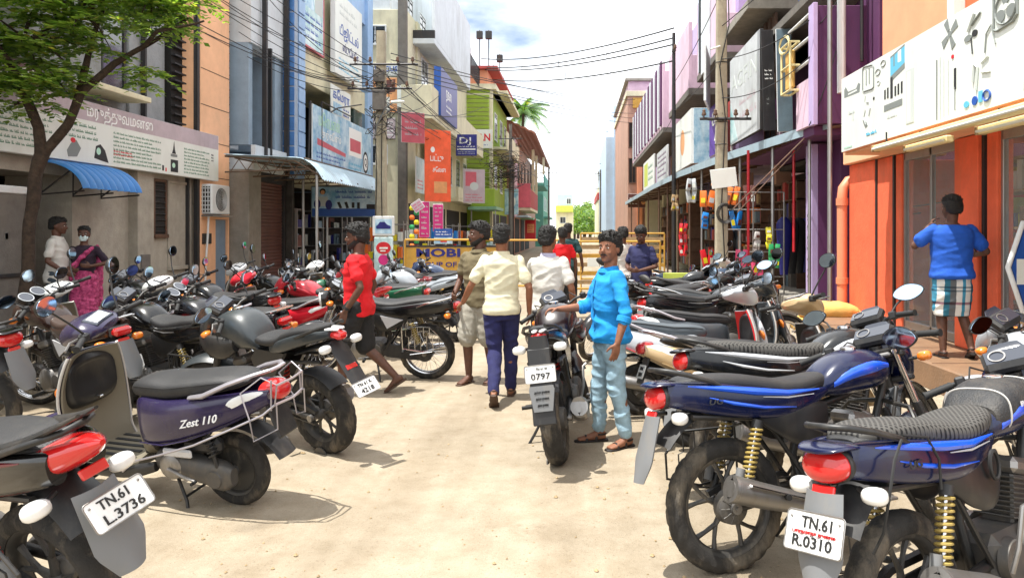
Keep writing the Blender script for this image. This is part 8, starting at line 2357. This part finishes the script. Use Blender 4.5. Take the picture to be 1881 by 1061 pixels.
for (k, x, y, dg, c, l, sk) in lefts:
 sw = dict(paintvar(c))
 if 'black leg shield' in l: sw['inner'] = BEIGE['inner']
 if 'brown seated' in l: sw['seat'] = mat('seat_brown', '#3a2a22', rough=.5)
 if 'silver seated' in l: sw['seat'] = mat('seat_silver', '#7c8288', rough=.5)
 o = copy_tree(proto[k], sw, skip=sk); place(o, x, y, dg, -9); retag(o, l); o['group'] = 'two wheelers parked along the left side'
 if '0191' in l: plate(o, frame((-.40, 0, .56), (0, -1, 0), (.25, 0, .97)), [('TN 48 K', 0, .028, .030, BM['ink'], .11), ('0191', 0, -.020, .056, BM['ink'], .14)])
W = cla; place(W, -1.62, 8.05, 174, -8); retag(W, 'black wire wheeled motorcycle behind the man in the red t-shirt')
for o in (com, spt, nak, sco):
 def kill(q):
  for c in list(q.children): kill(c)
  bpy.data.objects.remove(q)
 kill(o)
# ------------------------------------------------------------------ people
RED = cloth('red_cloth', '#d8101c', var=.06); BLACKC = cloth('black_cloth', (.012, .012, .013)); CREAM = cloth('cream_cloth', '#d8d2b4', var=.05); WHITEC = cloth('white_cloth', '#cfcdc6', var=.05)
INDIGO = cloth('indigo_denim', '#1e2050', var=.2); OLIVE = cloth('olive_cloth', '#6b6148'); GREYC = cloth('grey_cloth', '#9a968a'); AZURE = cloth('azure_cloth', '#1189cf', var=.08); DENIM = cloth('pale_denim', '#96b4c4', var=.18)
ROYAL = cloth('royal_cloth', '#1a55b8', var=.06); NAVYC = cloth('navy_cloth', '#20224a', var=.2); SLATE = cloth('slate_denim', '#3a4650'); SANDAL = mat('sandal_leather', '#1c1512', rough=.6); SANDALB = mat('sandal_tan', '#4a3527', rough=.7); LILAC = cloth('lilac_collar', '#b9b6cf')
def plaid():
 m = bpy.data.materials.new('lungi_plaid'); m.use_nodes = True; t = m.node_tree; p = t.nodes['Principled BSDF']; p.inputs['Roughness'].default_value = .9
 tc = t.nodes.new('ShaderNodeTexCoord'); se = t.nodes.new('ShaderNodeSeparateXYZ'); t.links.new(tc.outputs['Object'], se.inputs[0])
 def band(sock, sc, off, cols):
  a = t.nodes.new('ShaderNodeMath'); a.operation = 'MULTIPLY_ADD'; a.inputs[1].default_value = sc; a.inputs[2].default_value = off; t.links.new(sock, a.inputs[0])
  f = t.nodes.new('ShaderNodeMath'); f.operation = 'FRACT'; t.links.new(a.outputs[0], f.inputs[0])
  r = t.nodes.new('ShaderNodeValToRGB'); r.color_ramp.interpolation = 'CONSTANT'
  el = r.color_ramp.elements
  while len(el) < len(cols): el.new(.5)
  for e, (q, c) in zip(el, cols): e.position = q; e.color = (*lin(c), 1)
  t.links.new(f.outputs[0], r.inputs[0]); return r.outputs[0]
 a = band(se.outputs[0], 3.6, .25, [(0, '#5f6468'), (.22, '#d8d8d4'), (.45, '#3f8fae'), (.58, '#d8d8d4'), (.80, '#2f6f86')])
 b = band(se.outputs[2], 3.1, .05, [(0, '#ffffff'), (.30, '#a8b4bc'), (.36, '#ffffff'), (.42, '#9aa6b0'), (.48, '#ffffff'), (.86, '#b890a0'), (.95, '#ffffff')])
 x = t.nodes.new('ShaderNodeMix'); x.data_type = 'RGBA'; x.blend_type = 'MULTIPLY'; x.inputs['Factor'].default_value = 1; t.links.new(a, x.inputs['A']); t.links.new(b, x.inputs['B'])
 t.links.new(x.outputs['Result'], p.inputs['Base Color']); return m
PLAID = plaid()
SARI = mat('sari_cloth', '#a01c5c', rough=.7, var=.35, vscale=22, c2='#d8588c', bump=.3, bscale=120)
BLOUSE = cloth('dark_blouse', '#2a1c2c')
MASK = mat('mask_cloth', '#c8dcdc', rough=.8)
# man in the red t-shirt, walking left
def glasses_top(c):
 mb = MB(BM['grip']); mb.T = c['HM']
 for sx in (-1, 1): mb.sphere((sx * .036, .085, .192), (.034, .016, .020), n=12, k=8); mb.tube([(sx * .068, .075, .19), (sx * .085, .02, .175), (sx * .084, -.03, .15)], .004, n=5)
 mb.tube([(-.01, .1, .195), (.01, .1, .195)], .005, n=5)
 tag(mb.build('sunglasses', c['root']))
def watch(c):
 a = c['A']['L']; e, w = Vector(a['e']), Vector(a['w']); d = (w - e).normalized(); p = e.lerp(w, .86)
 mb = MB(BM['grip']); mb.tube([p - d * .012, p + d * .012], .033, n=14); mb.build('wristwatch', c['root'])
person('man in a red t-shirt and black shorts walking past the parked bikes', (-2.14, 7.25, .01), R(88), h=1.60, chest_yaw=R(-4), head_yaw=R(2), head_pitch=R(-4), skin=SKIN_DARK,
       arms={'L': dict(e=(-.25, -.10, 1.12), w=(-.24, .06, .88), d=(.05, .35, -1), p=(1, 0, 0)), 'R': dict(e=(.25, -.08, 1.12), w=(.24, .02, .86), d=(0, .2, -1))},
       legs={'L': dict(k=(-.09, .16, .50), a=(-.09, .14, .09), f=(0, 1, -.02)), 'R': dict(k=(.09, -.04, .47), a=(.09, -.36, .17), f=(0, .82, -.55))},
       top=dict(m=RED, hem=.82, sleeve=.62, loose=.026, name='t_shirt', wrinkle=.005), bottom=dict(m=BLACKC, to=.95, loose=.026, name='shorts'), shoes=dict(m=SANDALB, kind='flip'), extras=(beard, glasses_top, watch), hair='thick', seed=2)
# olive shirt man, coming towards us
person('man in an olive brown shirt and pale shorts turning towards the walkers', (-1.03, 7.8, .01), R(158), h=1.62, head_yaw=R(-38), skin=SKIN_DARK,
       arms={'R': dict(e=(.26, -.02, 1.12), w=(.20, .20, .98), d=(-.3, .9, -.2), p=(-1, 0, 0), curl=.8), 'L': dict(e=(-.25, .0, 1.12), w=(-.20, .12, .86), d=(.1, .2, -1))},
       legs={'R': dict(k=(.10, .10, .49), a=(.11, .04, .085)), 'L': dict(k=(-.10, .0, .49), a=(-.11, -.10, .085))},
       top=dict(m=OLIVE, hem=.84, sleeve=.6, loose=.022, collar=OLIVE, wrinkle=.005), bottom=dict(m=GREYC, to=.98, loose=.028, name='shorts'), shoes=dict(m=SANDALB, kind='flip'), extras=(beard,), hair='thick', seed=3)
# cream shirt man, walking away
person('man in a cream short sleeved shirt and dark blue jeans walking away', (-.72, 7.05, .01), R(4), h=1.60, head_yaw=R(-5), skin=SKIN_MID,
       arms={'L': dict(e=(-.31, .02, 1.14), w=(-.40, .16, .96), d=(-.5, .5, -.4), p=(.7, 0, -.6), curl=.9), 'R': dict(e=(.28, -.06, 1.12), w=(.28, .04, .87), d=(0, .2, -1))},
       legs={'L': dict(k=(-.07, -.02, .48), a=(-.06, -.40, .16), f=(0, .75, -.65)), 'R': dict(k=(.09, .13, .49), a=(.09, .16, .085), f=(.05, 1, 0))},
       top=dict(m=CREAM, hem=.86, sleeve=.66, loose=.024, collar=CREAM, wrinkle=.0055, name='shirt'), bottom=dict(m=INDIGO, to=2.0, loose=.010, name='jeans'), shoes=dict(m=SANDALB, kind='sandal'), hair='short', seed=4)
# white shirt man beyond the centre bike
person('man in a white shirt with a lilac collar standing beyond the black naked motorcycle', (-.29, 7.35, .01), R(-14), h=1.57, head_yaw=R(-12), skin=SKIN_MID,
       arms={'L': dict(e=(-.25, .08, 1.13), w=(-.16, .28, 1.05), d=(.2, 1, 0)), 'R': dict(e=(.27, -.02, 1.11), w=(.25, .14, .88), d=(-.1, .6, -.8), curl=.7)},
       top=dict(m=WHITEC, hem=.84, sleeve=.66, loose=.024, collar=LILAC, wrinkle=.005), bottom=dict(m=BLACKC, to=2.0, loose=.012), shoes=dict(m=SANDAL, kind='sandal'), hair='thick', seed=5)
# azure shirt man, looking back at the camera
person('man in a bright blue shirt and pale jeans looking back beside the centre motorcycle', (.25, 5.56, .01), R(106), h=1.52, build=1.07, pelvis_yaw=R(-2), chest_yaw=R(2), head_yaw=R(42), head_pitch=R(2), skin=SKIN,
       arms={'R': dict(e=(.22, .12, 1.13), w=(.18, .40, 1.12), d=(.0, 1, -.02), p=(-.2, 0, -1), curl=.85), 'L': dict(e=(-.30, -.03, 1.12), w=(-.33, .05, .89), d=(-.05, .25, -1), p=(1, .3, 0), curl=.25, spread=.22)},
       legs={'R': dict(k=(.12, .06, .49), a=(.12, .06, .085), f=(.1, 1, 0)), 'L': dict(k=(-.10, -.02, .49), a=(-.12, -.10, .085), f=(-.35, 1, 0))},
       top=dict(m=AZURE, hem=.86, sleeve=1.25, roll=True, loose=.022, collar=AZURE, button=True, wrinkle=.007, flare=.12, name='shirt'), bottom=dict(m=DENIM, to=2.0, loose=.008, name='jeans', wrinkle=.006), shoes=dict(m=SANDAL, kind='sandal'), extras=(moustache,), hair='thick', seed=6, vox=.0075)
# navy shirt man by the lime board
person('man in a dark navy shirt bending his head over his hands by the right row', (.98, 11.2, .02), R(150), h=1.60, head_pitch=R(-22), head_yaw=R(10), skin=SKIN_DARK,
       arms={'R': dict(e=(.26, .0, 1.12), w=(.10, .28, 1.08), d=(-.5, .8, .1), p=(-1, 0, 0)), 'L': dict(e=(-.26, .02, 1.12), w=(-.08, .28, 1.06), d=(.5, .8, .1))},
       top=dict(m=NAVYC, hem=.84, sleeve=.66, loose=.022, collar=NAVYC), bottom=dict(m=SLATE, to=2.0), shoes=dict(m=SANDAL, kind='sandal'), hair='thick', seed=7, vox=.011)
# two people far behind
person('person in a red top far down the street near the barricades', (-.27, 13.6, .02), R(20), h=1.58, skin=SKIN_DARK, top=dict(m=RED, hem=.82, sleeve=.6), bottom=dict(m=BLACKC, to=2.0), shoes=dict(m=SANDAL, kind='sandal'), hair='thick', seed=8, vox=.012)
person('person in dark green clothes in front of the slatted barricade', (-.18, 14.9, .02), R(-10), h=1.68, skin=SKIN_DARK, top=dict(m=cloth('teal_cloth', '#12383a'), hem=.82, sleeve=.66), bottom=dict(m=BLACKC, to=2.0), shoes=dict(m=SANDAL, kind='sandal'), hair='short', seed=9, vox=.012)
person('person in a white shirt behind the shoulder of the man in bright blue', (.78, 12.6, .02), R(30), h=1.60, skin=SKIN_DARK, top=dict(m=WHITEC, hem=.82, sleeve=.66), bottom=dict(m=SLATE, to=2.0), shoes=dict(m=SANDAL, kind='sandal'), hair='short', seed=12, vox=.012)
# man in the blue t-shirt and lungi on the plinth
def lungi(c):
 mb = MB(PLAID)
 pr, pf, sp = c['pr'], c['pf'], c['spine']
 mb.secs([(sp(.98), pr, pf, .165, .125, 2.3), (sp(.88), pr, pf, .186, .142, 2.3), (sp(.80), pr, pf, .202, .150, 2.3), (sp(.66), pr, pf, .198, .138, 2.3), (Vector((0, .02, .54)), pr, pf, .190, .130, 2.4), (Vector((0, .02, .46)), pr, pf, .176, .120, 2.5), (Vector((0, .02, .455)), pr, pf, .12, .07, 2.3)], n=40)
 remesh(mb, 'lungi', .011, c['root'], PLAID, smooth=2, wrinkle=.006, seed=3)
def phone(c):
 mb = MB(BM['grip']); mb.T = c['HM'] @ Matrix.Translation((-.092, .045, .075)) @ Matrix.Rotation(.25, 4, 'X'); mb.cbox(-.006, .006, -.035, .035, -.075, .075, .004); tag(mb.build('phone'), 'dark phone held to the ear of the man in the blue t-shirt', 'phone')
person('stout man in a blue t-shirt and checked lungi standing on the orange shop plinth', (3.93, 7.75, .285), R(-6), h=1.62, head_yaw=R(14), skin=SKIN_DARK, build=1.16, belly=.03,
       arms={'L': dict(e=(-.36, .10, 1.22), w=(-.17, .20, 1.44), d=(.35, -.25, .7), p=(.9, -.3, .1), curl=.7), 'R': dict(e=(.35, -.02, 1.16), w=(.36, .22, 1.12), d=(-.2, 1, .1))},
       legs={'L': dict(k=(-.10, .04, .49), a=(-.10, -.02, .085), f=(-.1, 1, 0)), 'R': dict(k=(.11, .02, .49), a=(.17, -.08, .12), f=(.2, .9, -.35))},
       top=dict(m=ROYAL, hem=.865, sleeve=.66, loose=.044, name='t_shirt', wrinkle=.004), shoes=dict(m=SANDAL, kind='sandal'), extras=(lungi, phone), hair='thick', seed=10)
# couple at the hospital door
person('man in a white shirt standing in the dark hospital doorway', (-7.25, 10.3, .14), R(-75), h=1.60, skin=SKIN_DARK, head_pitch=R(-4),
       arms={'R': dict(e=(.26, -.02, 1.12), w=(.22, .18, .96), d=(0, .9, -.4))}, top=dict(m=WHITEC, hem=.80, sleeve=.66, loose=.026, collar=WHITEC), bottom=dict(m=SLATE, to=2.0), shoes=dict(m=SANDAL, kind='sandal'), hair='short', seed=11, vox=.010)
def sari(c):
 mb = MB(SARI); sp = c['spine']; u, w = Vector((1, 0, 0)), Vector((0, 1, 0))
 mb.secs([(sp(1.04), u, w, .17, .135, 2.2), (sp(.92), u, w, .205, .165, 2.2), (sp(.70), u, w, .20, .165, 2.2), (Vector((0, .02, .4)), u, w, .20, .17, 2.2), (Vector((0, .02, .05)), u, w, .235, .20, 2.2), (Vector((0, .02, .03)), u, w, .2, .17, 2.2)], n=36)
 for k in range(5):
  o = .018 * k
  limb(mb, [(-.16 + o, -.06, 1.44 - o * .6), (-.10 + o, .12, 1.36 - o), (.02 + o, .155, 1.22 - o), (.13 + o * .5, .12, 1.06 - o), (.19, .02, .98 - o)], [.026, .034, .036, .036, .04], n=10)
 limb(mb, [(-.17, -.05, 1.43), (-.17, -.14, 1.2), (-.16, -.16, .8), (-.16, -.16, .5)], [.04, .05, .06, .06], n=10)
 remesh(mb, 'sari', .012, c['root'], SARI, smooth=3, wrinkle=.006, seed=5)
 mk = MB(MASK); mk.T = c['HM']
 mk.loft([(.002, 0, .062, .034, .034, 2.2), (.030, 0, .050, .052, .056, 2.3), (.060, 0, .038, .058, .070, 2.3), (.088, 0, .040, .050, .062, 2.3), (.094, 0, .04, .03, .05, 2.2)], axis='z', n=22); mk.build('face_mask', c['root'])
person('woman in a magenta sari and face mask standing by the hospital door', (-7.0, 10.5, .14), R(-165), h=1.48, skin=SKIN_DARK, head_yaw=R(10),
       arms={'L': dict(e=(-.34, .02, 1.16), w=(-.16, .20, 1.12), d=(.8, .5, .1), p=(0, -1, 0)), 'R': dict(e=(.27, .02, 1.13), w=(.12, .22, 1.06), d=(-.8, .5, 0), p=(0, -1, 0))},
       top=dict(m=BLOUSE, hem=1.0, sleeve=.7, loose=.010, name='blouse'), shoes=dict(m=SANDAL, kind='flip'), extras=(sari,), hair='woman', seed=13, vox=.010)
